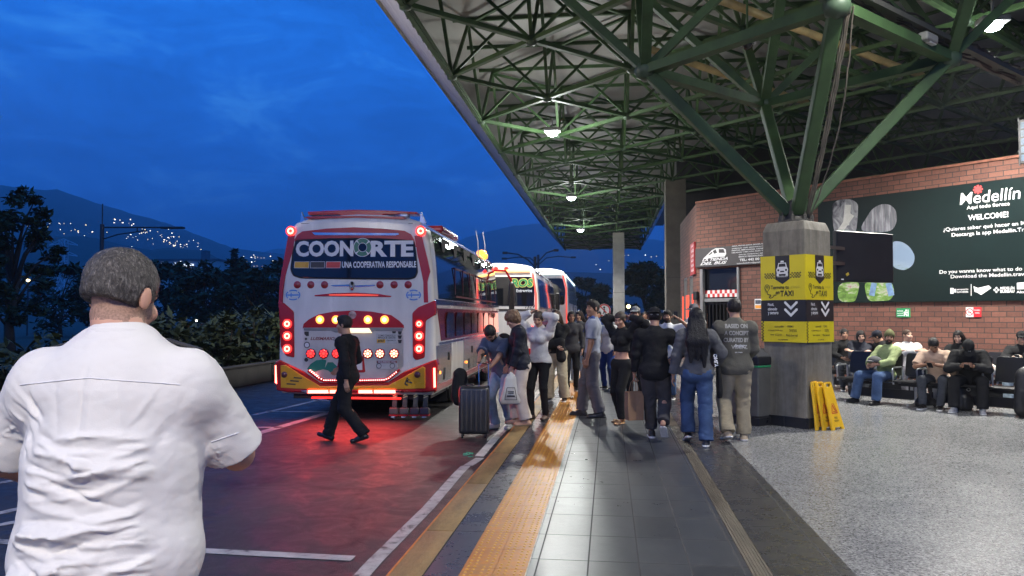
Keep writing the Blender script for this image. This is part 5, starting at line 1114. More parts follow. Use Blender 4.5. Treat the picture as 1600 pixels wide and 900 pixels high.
# right and left sides
for sx in (1, -1):
    side_strip(BUS, BHW, .42, BL - .45, 1.98, 3.13, .006, m_bglass, 'side_glass', sx=sx, rake=(.02, -.1))
    side_strip(BUS, BHW, .10, BL - .4, 3.14, 3.2, .02, m_chrome, 'roof_trim', nz=2, sx=sx); side_strip(BUS, BHW, .10, BL - .3, 1.885, 1.965, .024, m_chrome, 'waist_trim', nz=2, sx=sx); side_strip(BUS, BHW, .1, BL - .3, 1.835, 1.87, .014, m_white, 'waist_stripe', nz=2, sx=sx)
    side_strip(BUS, BHW, .55, BL - .6, 1.27, 1.82, .012, m_mirrorred, 'mirror_band', sx=sx, rake=(-.28, 0)); side_strip(BUS, BHW, .30, BL - .4, 1.215, 1.25, .02, m_chrome, 'lower_trim', nz=2, sx=sx)
    for k in range(5):
        y0 = .12 + k * 1.42
        if k == 1: continue
        side_strip(BUS, BHW, y0, y0 + 1.39, .56, 1.2, .012, m_silver, 'locker_door', sx=sx); h_ = MB().box((sx * (hw_of(BHW, .95) + .02), y0 + 1.1, .98), (.02, .06, .14), bev=.006).build('locker_handle', m_ink, BUS); MB().box((sx * (hw_of(BHW, .7) + .016), y0 + .7, .7), (.012, .12, .2)).build('locker_vent', m_ink, BUS)
    side_strip(BUS, BHW, .12, BL - .5, .44, .545, .014, m_red, 'skirt_strip', nz=2, sx=sx)
    a, d = 2.15, BL - 1.0
    fr = MB(); 
    for k in range(8):
        y_ = a + k * (d - a) / 7; fr.box((sx * (hw_of(BHW, 2.36) + .014), y_, 2.33), (.02, .035, .56))
    for z in (2.06, 2.60): fr.box((sx * (hw_of(BHW, z) + .014), (a + d) / 2, z), (.02, d - a, .03))
    fr.build('window_frames', mat('frame_maroon', (.10, .012, .012), .4), BUS)
m_low = mat('lower_window_glass', (.05, .03, .032), .06, metal=.5, var=.4, vs=3)
for sx in (1, -1):
    for k in range(8):
        y0 = .95 + k * 1.0
        if y0 > BL - 1.2: continue
        P2 = roundpoly([(y0, 1.31), (y0 + .84, 1.31), (y0 + .84, 1.66), (y0 + .68, 1.765), (y0 + .16, 1.765), (y0, 1.66)], .09); xo = hw_of(BHW, 1.5) + .024
        MB().prism(P2, 0, .006, Matrix(((0, 0, sx, sx * xo), (1, 0, 0, 0), (0, 1, 0, 0), (0, 0, 0, 1)))).build('lower_window', m_low, BUS)
for k in range(3): MB().box((hw_of(BHW, .6) + .03, .35 + 2.9 * k, .75), (.03, .05, .05), bev=.008).build('side_marker', m_la, BUS)
# curtains of the upper windows
cu = MB(); rs = random.Random(3)
for k in range(6): y_ = 1.0 + k * 1.25; cu.prism([(y_, 3.08), (y_ + .9, 3.08), (y_ + .85, 2.98), (y_ + .5, 3.0), (y_ + .3, 2.82), (y_ + .1, 2.84)], hw_of(BHW, 2.95) + .0265, hw_of(BHW, 2.95) + .029, Matrix(((0, 0, 1, 0), (1, 0, 0, 0), (0, 1, 0, 0), (0, 0, 0, 1))))
cu.build('curtain', mat('curtain_dark', (.03, .03, .035), .8), BUS)
# roof details
sp = MB(); q = [bx(*p) for p in ((472, 327.5), (500, 326), (545, 324.2), (600, 325.5), (646, 328), (645.5, 331.5), (594, 332), (588, 335), (528, 335), (521, 332), (473, 332.5))]
sp.prism(q, -.55, -.25, BF, .015).build('roof_spoiler', m_red, BUS, smooth='auto')
ml = MB()
for x_ in (-.45, .5): ml.bar((x_, .4, 3.3), (x_, .4, bx(556, 332)[1]), .06)
ml.build('spoiler_mount', m_white, BUS)
rear('roof_stripe', [(475, 339.5), (482, 338), (556, 336.8), (630, 338.5), (636, 341), (628, 342.5), (556, 340.5), (482, 342)], -.14, .005, m_red, .003)
MB().box((bx(626, 334)[0], .3, 3.37), (.14, .2, .06), bev=.02).build('roof_hatch_latch', m_chrome, BUS)
for x_ in (464.5, 655): c = bx(x_, 335); MB().prism([(c[0] - .05, c[1] - .12), (c[0] + .06, c[1] - .12), (c[0] - .03, c[1] + .08)], -.32, -.26, BF).build('roof_fin', m_chrome, BUS)
MB().box((.45, 3.6, 3.42), (1.0, 1.9, .14), bev=.05).build('roof_unit', m_red, BUS)
for y_, h in ((7.8, .75), (BL - .5, .85)): MB().tube([(.95, y_, 3.2), (.93, y_ - .02, 3.2 + h * .6), (.88, y_ - .06, 3.2 + h)], .012, 5).build('aerial', m_letter, BUS)
bc = MB().lathe([(.14, 0), (.15, .1), (.13, .2), (.0, .24)], 14, Matrix.Translation((.92, 8.6, 3.27))).build('roof_beacon', m_la, BUS, smooth=True)
MB().lathe([(.07, .02), (.08, .14), (.0, .17)], 12, Matrix.Translation((1.05, 8.35, 3.22))).build('roof_beacon', m_la, BUS, smooth=True)
# door mirror and marker lamps at the front
mr = MB(); mr.tube([(1.1, BL - .1, 3.0), (1.45, BL + .25, 3.0), (1.62, BL + .3, 2.7)], .035, 8); mr.build('mirror_arm', m_red, BUS, smooth='auto')
MB().box((1.62, BL + .3, 2.25), (.16, .16, .85), bev=.07).build('door_mirror', m_ink, BUS, smooth='auto'); MB().box((1.62, BL + .3, 1.72), (.15, .15, .18), bev=.06).build('kerb_mirror', m_ink, BUS, smooth='auto')
for x_ in (1.2, 1.5): MB().lathe([(.06, 0), (.07, .05), (.0, .1)], 12, Matrix.Translation((x_, BL - .05, 3.02))).build('marker_lamp', m_lr, BUS, smooth=True)
MB().box((0, BL - .02, 2.0), (1.7, .05, 1.3)).build('windscreen', m_bglass, BUS)
# light the tail lamps really give
def area(name, par, loc, rot, size, w, col):
    l = bpy.data.lights.new(name, 'AREA'); l.shape = 'RECTANGLE'; l.size, l.size_y = size; l.energy = w; l.color = col; o = bpy.data.objects.new(name, l); COL.objects.link(o); o.parent = par; o.location = loc; o.rotation_euler = rot; return o
area('tail_lamp_light', BUS, (0, -.12, .55), (R(-58), 0, 0), (1.7, .12), 13, (1, .03, .03)); area('tail_lamp_light', BUS, (0, -.12, 1.25), (R(-75), 0, 0), (2.2, .5), 36, (1, .06, .05))
area('under_lamp_light', BUS, (0, 1.0, .36), (0, 0, 0), (1.6, .6), 10, (1, .02, .02))

# ---- second bus: rear partly hidden by the first
b2 = PD(842, 493, 24.3); HW2 = [(z, x * .98) for z, x in BHW]
B2 = thing('intercity_bus', 'white bus with yellow glowing roof edge and ROS lettering, second in the line', 'bus', PD(842, 493, 24.3), R(.8)); B2.location.z = ROADZ
M2r = Matrix.Rotation(R(.8), 4, 'Z'); B2.location -= M2r.to_3x3() @ Vector((1.27, 0, 0)); bus_body(B2, HW2, 9.8, m_white)
B2M = Matrix.Translation(B2.location) @ M2r; B2I = B2M.inverted(); n2 = M2r.to_3x3() @ Vector((0, -1, 0))
def b2x(px, py, off=0.): q = B2I @ PP(px, py, B2M @ Vector((0, -off, 0)), n2); return (q.x, q.z)
w2 = MB().prism(roundpoly([(-1.1, 2.02), (1.12, 2.0), (1.13, 2.6), (1.05, 2.93), (-1.05, 2.93), (-1.13, 2.6)], .08), -.01, .02, BF, .006).build('rear_window', m_bglass, B2)
c = b2x(816, 442, .024); text('lettering', 'ROS', mat('letter_yellow', (.7, .6, .15), .4), w2, BF @ Matrix.Translation((c[0], c[1], 0)), w=.74, h=.30, bold=.075, depth=.024, shear=.15); text('lettering', 'ROS', mat('letter_green', (.03, .3, .1), .4), w2, BF @ Matrix.Translation((c[0], c[1], 0)), w=.68, h=.25, bold=.03, depth=.028, shear=.15)
c = b2x(819, 454, .024); text('lettering', 'Entrerríos', m_letter, w2, BF @ Matrix.Translation((c[0], c[1], 0)), w=.5, h=.10, bold=.02, depth=.024)
c = b2x(828, 479, .014); text('lettering', '1329', m_ink, B2, BF @ Matrix.Translation((c[0], c[1], 0)), w=.3, h=.13, bold=.02, depth=.014, shear=.2)
MB().prism([(-1.1, 1.86), (1.15, 1.84), (1.15, 1.9), (-1.1, 1.92)], 0, .02, BF).build('rear_crease', m_ink, B2)
for sx in (-1, 1): r = MB(); r.bar((sx * 1.2, -.0, .7), (sx * 1.18, -.0, 2.4), .07, .05); r.bar((sx * 1.18, 0, 2.4), (sx * 1.08, .0, 3.05), .07, .05); r.build('edge_light', mat('edge_glow_red', (.7, .06, .05), .3, var=0, emit=1.3, ecol=(1, .08, .05)), B2)
MB().box((0, -.02, 3.12), (2.0, .06, .07), bev=.01).build('roof_light', mat('edge_glow_yellow', (.9, .6, .2), .3, var=0, emit=3.2, ecol=(1, .55, .14)), B2)
MB().prism(rrect(-1.0, .7, 1.0, 1.6, .1), 0, .015, BF, .004).build('rear_panel', m_white, B2); MB().box((0, -.02, .55), (2.4, .1, .22), bev=.03).build('bumper', m_red, B2)
for x_ in (-1.02, 1.02):
    for z in (1.05, 1.3): MB().lathe([(.09, 0), (.09, .03), (.0, .05)], 14, BF @ Matrix.Translation((x_, z, .01))).build('tail_lamp', m_lr, B2, smooth='auto')
for sx in (1, -1):
    for k in range(5): side_strip(B2, HW2, .5 + k * 1.75, .5 + k * 1.75 + 1.68, 1.98, 2.9, .008, m_bglass, 'side_window', sx=sx)
    side_strip(B2, HW2, .1, 9.2, 1.2, 1.5, .01, m_red, 'red_band', sx=sx); side_strip(B2, HW2, .1, 9.2, 3.12, 3.17, .02, m_chrome, 'roof_trim', nz=2, sx=sx)
for x_ in (-1.0, 1.0): wheel(B2, x_, 2.6); wheel(B2, x_, 7.6)
MB().box((1.35, 9.75, 2.3), (.2, .2, .8), bev=.08).build('door_mirror', m_ink, B2, smooth='auto'); MB().box((0, 5, .36), (2.2, 9, .14)).build('chassis', m_dk, B2)
area('tail_lamp_light', B2, (.2, -.1, 1.5), (R(-80), 0, 0), (1.8, .6), 9, (1, .25, .16))
# ---- third bus, taller, glowing pale blue
HW3 = [(.4, 1.26)] + [(.48 + (z - .48) * 1.19, x * .98) for z, x in BHW[1:]]
B3 = thing('intercity_bus', 'tall white coach with a pale lit roof edge, last in the line of buses', 'bus', PD(888, 493, 36), R(.5), None); B3.location.z = ROADZ; B3.location -= Matrix.Rotation(R(.5), 3, 'Z') @ Vector((1.27, 0, 0))
bus_body(B3, HW3, 13, m_white); MB().prism(roundpoly([(-1.1, 2.2), (1.1, 2.2), (1.13, 2.9), (1.0, 3.45), (-1.0, 3.45), (-1.13, 2.9)], .1), -.01, .02, BF, .006).build('rear_window', m_bglass, B3)
for sx in (1, -1): r = MB(); r.bar((sx * 1.2, 0, .8), (sx * 1.18, 0, 3.0), .08, .05); r.bar((sx * 1.18, 0, 3.0), (sx * 1.02, 0, 3.6), .08, .05); r.build('edge_light', MATS['edge_glow_red'], B3)
MB().box((0, -.02, 3.66), (1.9, .06, .08), bev=.01).build('roof_light', mat('edge_glow_white', (.8, .9, .9), .3, var=0, emit=1.6, ecol=(.7, .95, 1)), B3)
for sx in (1, -1):
    side_strip(B3, HW3, .3, 12.4, 3.55, 3.66, .025, MATS['edge_glow_white'], 'roof_edge_light', nz=2, sx=sx); side_strip(B3, HW3, .5, 12.2, 2.3, 3.4, .008, mat('coach_glass_pale', (.16, .2, .22), .1, var=.2, vs=.8), 'side_glass', sx=sx)
for x_ in (-1.0, 1.0): wheel(B3, x_, 2.8); wheel(B3, x_, 10)
for x_ in (-.95, .95): MB().lathe([(.1, 0), (.1, .03), (.0, .05)], 14, BF @ Matrix.Translation((x_, 1.3, .01))).build('tail_lamp', m_lr, B3, smooth='auto')
MB().box((0, 6.5, .36), (2.2, 12, .14)).build('chassis', m_dk, B3)
# ================================================================ people: one continuous implicit surface per body, clothing as separate layers
def sub(a, b): return (a[0] - b[0], a[1] - b[1], a[2] - b[2])
V3 = lambda *a: np.array(a, float)
def nrm(v): return v / (np.linalg.norm(v) + 1e-9)
class Sdf:
    def __init__(s, h): s.h = h; s.ops = []
    def cone(s, a, b, ra, rb, k=.025, flat=None, cut=None, sub=False):
        """tapered capsule; flat=(axis, factor) squashes it along axis; cut='b' gives a flat end at b"""
        s.ops.append(('c', np.array(a, float), np.array(b, float), ra, rb, k, flat, cut, sub)); return s
    def ell(s, c, rad, axes=None, k=.02, sub=False):
        s.ops.append(('e', np.array(c, float), np.array(rad, float), np.eye(3) if axes is None else np.array(axes), k, sub)); return s
    def plane(s, p, n): s.ops.append(('p', np.array(p, float), nrm(np.array(n, float)))); return s      # cuts away the side n points to
    def fold(s, amp, freq, seed=0, at=None, rad=.3): s.ops.append(('n', amp, np.array(freq, float), seed, at, rad)); return s
    def mesh(s):
        h = s.h; lo = np.full(3, 9e9); hi = -lo
        for o in s.ops:
            if o[0] == 'c' and not o[8]: r = max(o[3], o[4]) + .02; lo = np.minimum(lo, np.minimum(o[1], o[2]) - r); hi = np.maximum(hi, np.maximum(o[1], o[2]) + r)
            if o[0] == 'e' and not o[5]: r = max(o[2]) + .02; lo = np.minimum(lo, o[1] - r); hi = np.maximum(hi, o[1] + r)
        lo -= 3 * h; n = np.ceil((hi - lo) / h).astype(int) + 4; D = np.full(n, .5, np.float32); ax = [lo[i] + h * np.arange(n[i]) for i in range(3)]
        for o in s.ops:
            if o[0] in 'ce':
                if o[0] == 'c': _, a, b, ra, rb, k, flat, cut, sb = o; r = max(ra, rb); l2, h2 = np.minimum(a, b) - r, np.maximum(a, b) + r
                else: _, c, rad, A, k, sb = o; r = max(rad); l2, h2 = c - r, c + r
                pad = k + 2.5 * h; i0 = np.maximum(0, np.floor((l2 - pad - lo) / h).astype(int)); i1 = np.minimum(n, np.ceil((h2 + pad - lo) / h).astype(int) + 1)
                if (i1 <= i0).any(): continue
                sl = tuple(slice(i0[q], i1[q]) for q in range(3)); X, Y, Z = np.meshgrid(*[ax[q][sl[q]] for q in range(3)], indexing='ij', sparse=True)
                if o[0] == 'c':
                    ba = b - a; L = np.linalg.norm(ba) + 1e-9; px, py, pz = X - a[0], Y - a[1], Z - a[2]
                    if flat is not None:
                        f, fac = flat; f = nrm(np.array(f, float)); t = (px * f[0] + py * f[1] + pz * f[2]) * (1 / fac - 1); px, py, pz = px + f[0] * t, py + f[1] * t, pz + f[2] * t
                        bf = ba @ f; ba = ba + f * bf * (1 / fac - 1); L = np.linalg.norm(ba) + 1e-9
                    t = (px * ba[0] + py * ba[1] + pz * ba[2]) / (L * L); tc = np.clip(t, 0, 1)
                    d = np.sqrt((px - ba[0] * tc) ** 2 + (py - ba[1] * tc) ** 2 + (pz - ba[2] * tc) ** 2) - (ra + (rb - ra) * tc)
                    if cut == 'b': d = np.maximum(d, (t - 1) * L)
                    if cut == 'ab': d = np.maximum(d, np.maximum((t - 1) * L, -t * L))
                else:
                    q = [((X - c[0]) * A[i][0] + (Y - c[1]) * A[i][1] + (Z - c[2]) * A[i][2]) / rad[i] for i in range(3)]; k0 = np.sqrt(q[0] ** 2 + q[1] ** 2 + q[2] ** 2); k1 = np.sqrt((q[0] / rad[0]) ** 2 + (q[1] / rad[1]) ** 2 + (q[2] / rad[2]) ** 2); d = k0 * (k0 - 1) / np.maximum(k1, 1e-6)
                    d = np.where(k0 < .05, -min(rad), d)
                E = D[sl]; kk = max(k, 1e-4)
                if sb: d = -d; g = np.clip(.5 - .5 * (E - d) / kk, 0, 1); D[sl] = E * (1 - g) + d * g + kk * g * (1 - g)
                else: g = np.clip(.5 + .5 * (E - d) / kk, 0, 1); D[sl] = E * (1 - g) + d * g - kk * g * (1 - g)
            else:
                X, Y, Z = np.meshgrid(*ax, indexing='ij', sparse=True)
                if o[0] == 'p': D = np.maximum(D, ((X - o[1][0]) * o[2][0] + (Y - o[1][1]) * o[2][1] + (Z - o[1][2]) * o[2][2]).astype(np.float32))
                else:
                    _, amp, fr, sd, at, rad = o; m = np.abs(D) < amp * 3 + 2 * h; I = np.nonzero(m); P = np.stack([ax[q][I[q]] for q in range(3)], 1); rg = np.random.RandomState(sd + 11)
                    w = P * fr; w = w + .35 * np.sin(w[:, [1, 2, 0]] * 1.7 + rg.rand(3) * 6) + .2 * np.sin(w[:, [2, 0, 1]] * 3.1 + rg.rand(3) * 6); v = 0; tot = 0
                    for q in range(6): dv = nrm(rg.randn(3)); sc = (1, 1.5, 2.1, 2.9, .7, 3.7)[q]; a_ = (1, .8, .6, .4, .8, .3)[q]; v = v + a_ * (1 - 2 * np.abs(np.sin((w @ dv) * sc + rg.rand() * 6.28))); tot += a_
                    v = v / tot
                    if at is not None: v = v * np.exp(-np.sum((P - np.array(at)) ** 2, 1) / (rad * rad))
                    D[I] += (amp * v * 1.6).astype(np.float32)
        return surface_nets(D, lo, h)
def surface_nets(D, lo, h):
    S_ = D < 0; nx, ny, nz = D.shape; cnt = np.zeros((nx - 1, ny - 1, nz - 1), np.int8)
    for a in (0, 1):
        for b in (0, 1):
            for c in (0, 1): cnt += S_[a:nx - 1 + a, b:ny - 1 + b, c:nz - 1 + c]
    m = (cnt > 0) & (cnt < 8); I = np.argwhere(m); idx = np.full(m.shape, -1, np.int64); idx[m] = np.arange(len(I))
    acc = np.zeros((len(I), 3)); num = np.zeros(len(I)); cor = [(a, b, c) for a in (0, 1) for b in (0, 1) for c in (0, 1)]
    val = {q: D[I[:, 0] + q[0], I[:, 1] + q[1], I[:, 2] + q[2]] for q in cor}
    for p in cor:
        for d in range(3):
            if p[d] == 0:
                q = list(p); q[d] = 1; q = tuple(q); va, vb = val[p], val[q]; x = (va < 0) != (vb < 0); t = np.where(x, va / np.where(x, va - vb, 1), 0)
                pos = np.array(p, float)[None] + 0 * t[:, None]; pos[:, d] = t; acc += np.where(x[:, None], pos, 0); num += x
    V = lo + h * (I + acc / np.maximum(num, 1)[:, None]); F = []
    for d in range(3):
        u, w = (d + 1) % 3, (d + 2) % 3; sl0 = [slice(None)] * 3; sl1 = [slice(None)] * 3; sl0[d] = slice(0, -1); sl1[d] = slice(1, None)
        A, B = S_[tuple(sl0)], S_[tuple(sl1)]; E = np.argwhere(A != B); E = E[(E[:, u] > 0) & (E[:, w] > 0) & (E[:, u] < D.shape[u] - 1) & (E[:, w] < D.shape[w] - 1)]
        ins = A[E[:, 0], E[:, 1], E[:, 2]]; q = []
        for du, dw in ((-1, -1), (0, -1), (0, 0), (-1, 0)): c = E.copy(); c[:, u] += du; c[:, w] += dw; q.append(idx[c[:, 0], c[:, 1], c[:, 2]])
        Q = np.stack(q, 1); Q[~ins] = Q[~ins][:, ::-1]; F.append(Q)
    return V, np.concatenate(F)
def np_obj(name, parts, mats, parent, mi=None):
    """parts: list of (V, F); one mesh"""
    o = 0; Vs, Fs = [], []
    for v, f in parts: Vs.append(v); Fs.append(f + o); o += len(v)
    V, F = np.concatenate(Vs), np.concatenate(Fs); me = bpy.data.meshes.new(name); me.vertices.add(len(V)); me.vertices.foreach_set('co', V.astype(np.float32).ravel()); me.loops.add(F.size); me.loops.foreach_set('vertex_index', F.astype(np.int32).ravel()); me.polygons.add(len(F)); me.polygons.foreach_set('loop_start', np.arange(0, F.size, F.shape[1], dtype=np.int32)); me.update(calc_edges=True)
    for m in (mats if isinstance(mats, (list, tuple)) else [mats]): me.materials.append(m)
    if mi is not None: me.polygons.foreach_set('material_index', mi(V[F].mean(1)).astype(np.int32))
    me.shade_smooth(); ob = bpy.data.objects.new(name, me); COL.objects.link(ob); ob.parent = parent; return ob
# -- hands: right-hand templates (x to the thumb side, y along the fingers, z back of the hand)
def hand_template(curl, thumb=.5):
    s = Sdf(.0042); s.cone((0, -.03, 0), (0, .02, 0), .022, .024, .015, (V3(0, 0, 1), .75))
    for i, (x, L_, r) in enumerate(((.028, .068, .0085), (.0095, .076, .009), (-.0095, .070, .0085), (-.027, .055, .0075))):
        kn = V3(x, .088 - .004 * abs(i - 1.3), 0); s.cone((x * .45, .01, 0), kn, .014, .0125, .012); p = kn; a = .25 * curl + .06 * i * curl
        for q, f in enumerate((.45, .31, .24)):
            a += curl * (.45, .75, .6)[q]; d = V3(x * .12 * (1 - curl * .6), math.cos(a), -math.sin(a)); e_ = p + nrm(d) * L_ * f; s.cone(p, e_, r * (1 - .08 * q), r * (.95 - .08 * q), .003); p = e_
    t0, t1 = V3(.014, .012, -.006), V3(.042, .042, -.016); t2 = t1 + V3(.012 - .02 * thumb, .03, -.008 - .016 * thumb); t3 = t2 + V3(-.004 - .014 * thumb, .024, -.006 - .01 * thumb)
    s.cone(t0, t1, .014, .0115, .01).cone(t1, t2, .0105, .0095, .003).cone(t2, t3, .0095, .008, .003); return s.mesh()
_HT = {}
def hand(curl):
    if curl not in _HT: _HT[curl] = hand_template(curl)
    return _HT[curl]
def ik(a, t, l1, l2, pole):
    d = t - a; L_ = np.linalg.norm(d); mx = (l1 + l2) * .995
    if L_ > mx: t = a + d / L_ * mx; d = t - a; L_ = mx
    u = d / L_; x = (l1 * l1 - l2 * l2 + L_ * L_) / (2 * L_); y = math.sqrt(max(1e-8, l1 * l1 - x * x)); p = np.array(pole, float); p = nrm(p - u * (p @ u)); return a + u * x + p * y, t
SKIN = {}
def skin(c): return mat('skin_%d_%d_%d' % tuple(int(v * 100) for v in c), c, .5, var=.1, vs=14, spec=.4)
m_eye = mat('eye_dark', (.015, .01, .008), .25, var=0); m_lip = mat('lips', (.28, .09, .07), .5, var=.05); m_brow = mat('eyebrow', (.02, .014, .01), .8, var=0)
m_sole = mat('sole_white', (.68, .67, .63), .6, var=.12, vs=30); m_sole_k = mat('sole_black', (.02, .02, .02), .6)
def cloth(name, col, rough=.85, var=.15, vs=7., bp=.35, bs=140): return mat(name, col, rough, var=var, vs=vs, bump=bp, bs=bs, spec=.2)
PEOPLE = {}
def person(key, label, loc, face, H=1.70, sk=(.36, .19, .12), hair=(.014, .011, .01), hairstyle='short', top=None, bottom=None, shoes=None, pelvis=(0, 0, .93), lean=(0, 0), twist=0., head=(0, 0, 0), feet=((-.1, 0), (.1, 0)), feet_ang=(8, -8), heel=(0, 0), hands=None, elbow=None, curl=(.45, .45), knee=None, fat=1., female=False, h=.011, group=None, cap=None, seatd=False, hand_rot=(0, 0), extra=None, beard=False, glasses=False, shw_=1., shdrop=0., neck=0., fade=None, hshift=0.):
    """local frame: +y forwards, +x the person's right, sizes for a 1.75 m body scaled by H"""
    s = H / 1.75; t = thing('person', label, 'person', loc, R(face), group); t.scale = (s, s, s)
    P = V3(*pelvis); lf, ls = R(lean[0]), R(lean[1]); tw = R(twist)
    u = nrm(V3(math.sin(ls), math.sin(lf), math.cos(lf) * math.cos(ls))); r0 = V3(math.cos(tw), -math.sin(tw), 0); r = nrm(r0 - u * (r0 @ u)); f = np.cross(u, r)
    pr = V3(math.cos(tw * .3), -math.sin(tw * .3), 0); pf = V3(math.sin(tw * .3), math.cos(tw * .3), 0)
    hips = {-1: P - pr * .09, 1: P + pr * .09}; ank = {}; kn = {}; toe = {}
    for i, sd in enumerate((-1, 1)):
        ft = feet[i]; a = R(feet_ang[i]); fd = V3(math.sin(-a), math.cos(a), 0); z = ft[2] if len(ft) > 2 else 0; hl = heel[i]
        ank[sd] = V3(ft[0], ft[1], z + .085 + .14 * math.sin(R(hl))) ; toe[sd] = (fd, a, hl, z)
        pole = knee[i] if knee else (fd[0] * .6 + .02 * sd, 1, .1)
        kn[sd], ank[sd] = ik(hips[sd], ank[sd], .43, .43, pole)
    C = P + u * .36; N = P + u * .53; shw = (.172 if female else .186) * shw_; SH = {sd: P + u * (.485 - shdrop) + r * shw * sd + f * -.005 for sd in (-1, 1)}
    hands = hands or [None, None]; EL, WR = {}, {}
    for i, sd in enumerate((-1, 1)):
        tg = V3(*hands[i]) if hands[i] is not None else SH[sd] + r * sd * .06 - u * .50 + f * .06
        pole = elbow[i] if elbow and elbow[i] is not None else tuple(-f * 1 + r * sd * .5)
        EL[sd], WR[sd] = ik(SH[sd], tg, .285, .25, pole)
    hy, hp, hr = R(head[0]), -R(head[1]), R(head[2])
    hf = f * math.cos(hy) - r * math.sin(hy); hr_ = np.cross(hf, u); hu = u * math.cos(hp) + hf * math.sin(hp); hf = np.cross(hu, hr_); hu2 = hu * math.cos(hr) + hr_ * math.sin(hr); hr_ = np.cross(hf, hu2); hu = hu2
    HC = N + (u * .4 + hu * .6) * (.185 - neck) + hf * .025 + r * hshift; hp_ = lambda x, y, z: HC + hr_ * x + hf * y + hu * z; HA = [hr_, hf, hu]
    # ---- body
    b = Sdf(h); fb = fat; wst = .80 if female else .95
    b.cone(hips[-1], hips[1], .10, .10, .05, (pf, .92)); b.cone(P + u * .02, P + u * .2, .125 * fb, .118 * fb * wst, .06, (f, .74)); b.cone(P + u * .2, P + u * .40, .118 * fb * wst, .15, .06, (f, .66)); b.cone(SH[-1] - u * .03, SH[1] - u * .03, .06, .06, .05); b.cone(P + u * .47, N + u * .05, .09, .056, .04)
    if female: b.ell(P + u * .37 + f * .075 + r * .07, (.058, .05, .058), None, .03); b.ell(P + u * .37 + f * .075 - r * .07, (.058, .05, .058), None, .03)
    lw = .9 if female else 1.
    for sd in (-1, 1):
        b.cone(hips[sd] - V3(0, 0, .02), kn[sd], .085 * (1 + (fb - 1) * .5), .056, .03); b.cone(kn[sd], ank[sd], .054, .036, .02); b.ell(kn[sd] * .68 + ank[sd] * .32 - nrm(np.cross(np.cross(ank[sd] - kn[sd], (0, 1, .01)), ank[sd] - kn[sd])) * .016, (.048, .048, .10), None, .03)
        b.cone(SH[sd], EL[sd], .056 * lw, .042 * lw, .03); b.cone(EL[sd], WR[sd], .044 * lw, .027, .02)
    b.cone(N - u * .02, HC - hu * .06 - hf * .02, .056 * (.88 if female else 1.05), .052 * (.88 if female else 1.05), .03)
    b.ell(hp_(0, -.012, .03), (.076, .097, .088), HA, .02); b.ell(hp_(0, .028, -.05), (.056 * (.93 if female else 1), .066, .072), HA, .03); b.cone(hp_(0, .07, -.098), hp_(0, .073, -.096), .022, .022, .02)
    b.cone(hp_(0, .088, .01), hp_(0, .106, -.028), .008, .0145, .008); b.cone(hp_(-.03, .078, .026), hp_(.03, .078, .026), .014, .014, .01)
    for sd in (-1, 1): b.ell(hp_(sd * .031, .096, .004), (.014, .014, .009), HA, .006, True); b.ell(hp_(sd * .08, -.008, -.008), (.011, .02, .033), HA, .006); b.ell(hp_(sd * .04, .066, -.03), (.024, .024, .022), HA, .02)
    b.cone(hp_(-.016, .088, -.066), hp_(.016, .088, -.066), .0085, .0085, .006)
    v0 = b.mesh(); parts = [v0]; nb = len(v0[1])
    for i, sd in enumerate((-1, 1)):
        hv, hf_ = hand(curl[i]); ya = nrm(WR[sd] - EL[sd]); inw = -r * sd; zb = -inw + .0 * f; rr = R(hand_rot[i]); zb = zb - ya * (zb @ ya); zb = nrm(zb); xt = np.cross(zb, ya) * sd
        zb, xt = zb * math.cos(rr) + xt * math.sin(rr), xt * math.cos(rr) - zb * math.sin(rr)
        if xt @ f < -.2 and abs(rr) < .1: pass
        Vh = WR[sd] + ya * .012 + (hv[:, :1] * xt + hv[:, 1:2] * ya + hv[:, 2:] * zb) * (.92 if female else 1.); Fh = hf_
        if np.linalg.det(np.stack([xt, ya, zb], 1)) < 0: Fh = Fh[:, ::-1]
        parts.append((Vh, Fh))
    def fm(cn):
        q = cn - HC; x, y, z = q @ hr_, q @ hf, q @ hu; o = np.zeros(len(cn), int); ax_ = np.abs(x)
        o[(np.abs(ax_ - .031) < .013) & (np.abs(z - .005) < .0065) & (y > .05)] = 1; o[(ax_ < .021) & (np.abs(z + .066) < .008) & (y > .07)] = 2; o[(np.abs(ax_ - .032) < .021) & (np.abs(z - .027) < .006) & (y > .055)] = 3
        if fade: o[(z > -.085) & (z < .04) & (y < .03)] = 4; o[(z > -.05) & (z < .03) & (y < .06) & (ax_ < .079)] = 4; o[(ax_ > .079)] = 0
        if beard: o[(z < -.052) & (y > -.005) & ~((ax_ < .02) & (np.abs(z + .066) < .009)) & (z > -.14) & (ax_ < .09)] = 3; o[(np.abs(z + .048) < .007) & (ax_ < .03) & (y > .07)] = 3
        return o
    np_obj('body', parts, [skin(sk), m_eye, m_lip, m_brow] + ([fade] if fade else []), t, fm)
    # ---- hair
    hm = mat('hair_%d' % int(hair[0] * 1000), hair, .55, var=.35, vs=30, bump=.6, bs=90, spec=.35, stretch=(1, 1, .35))
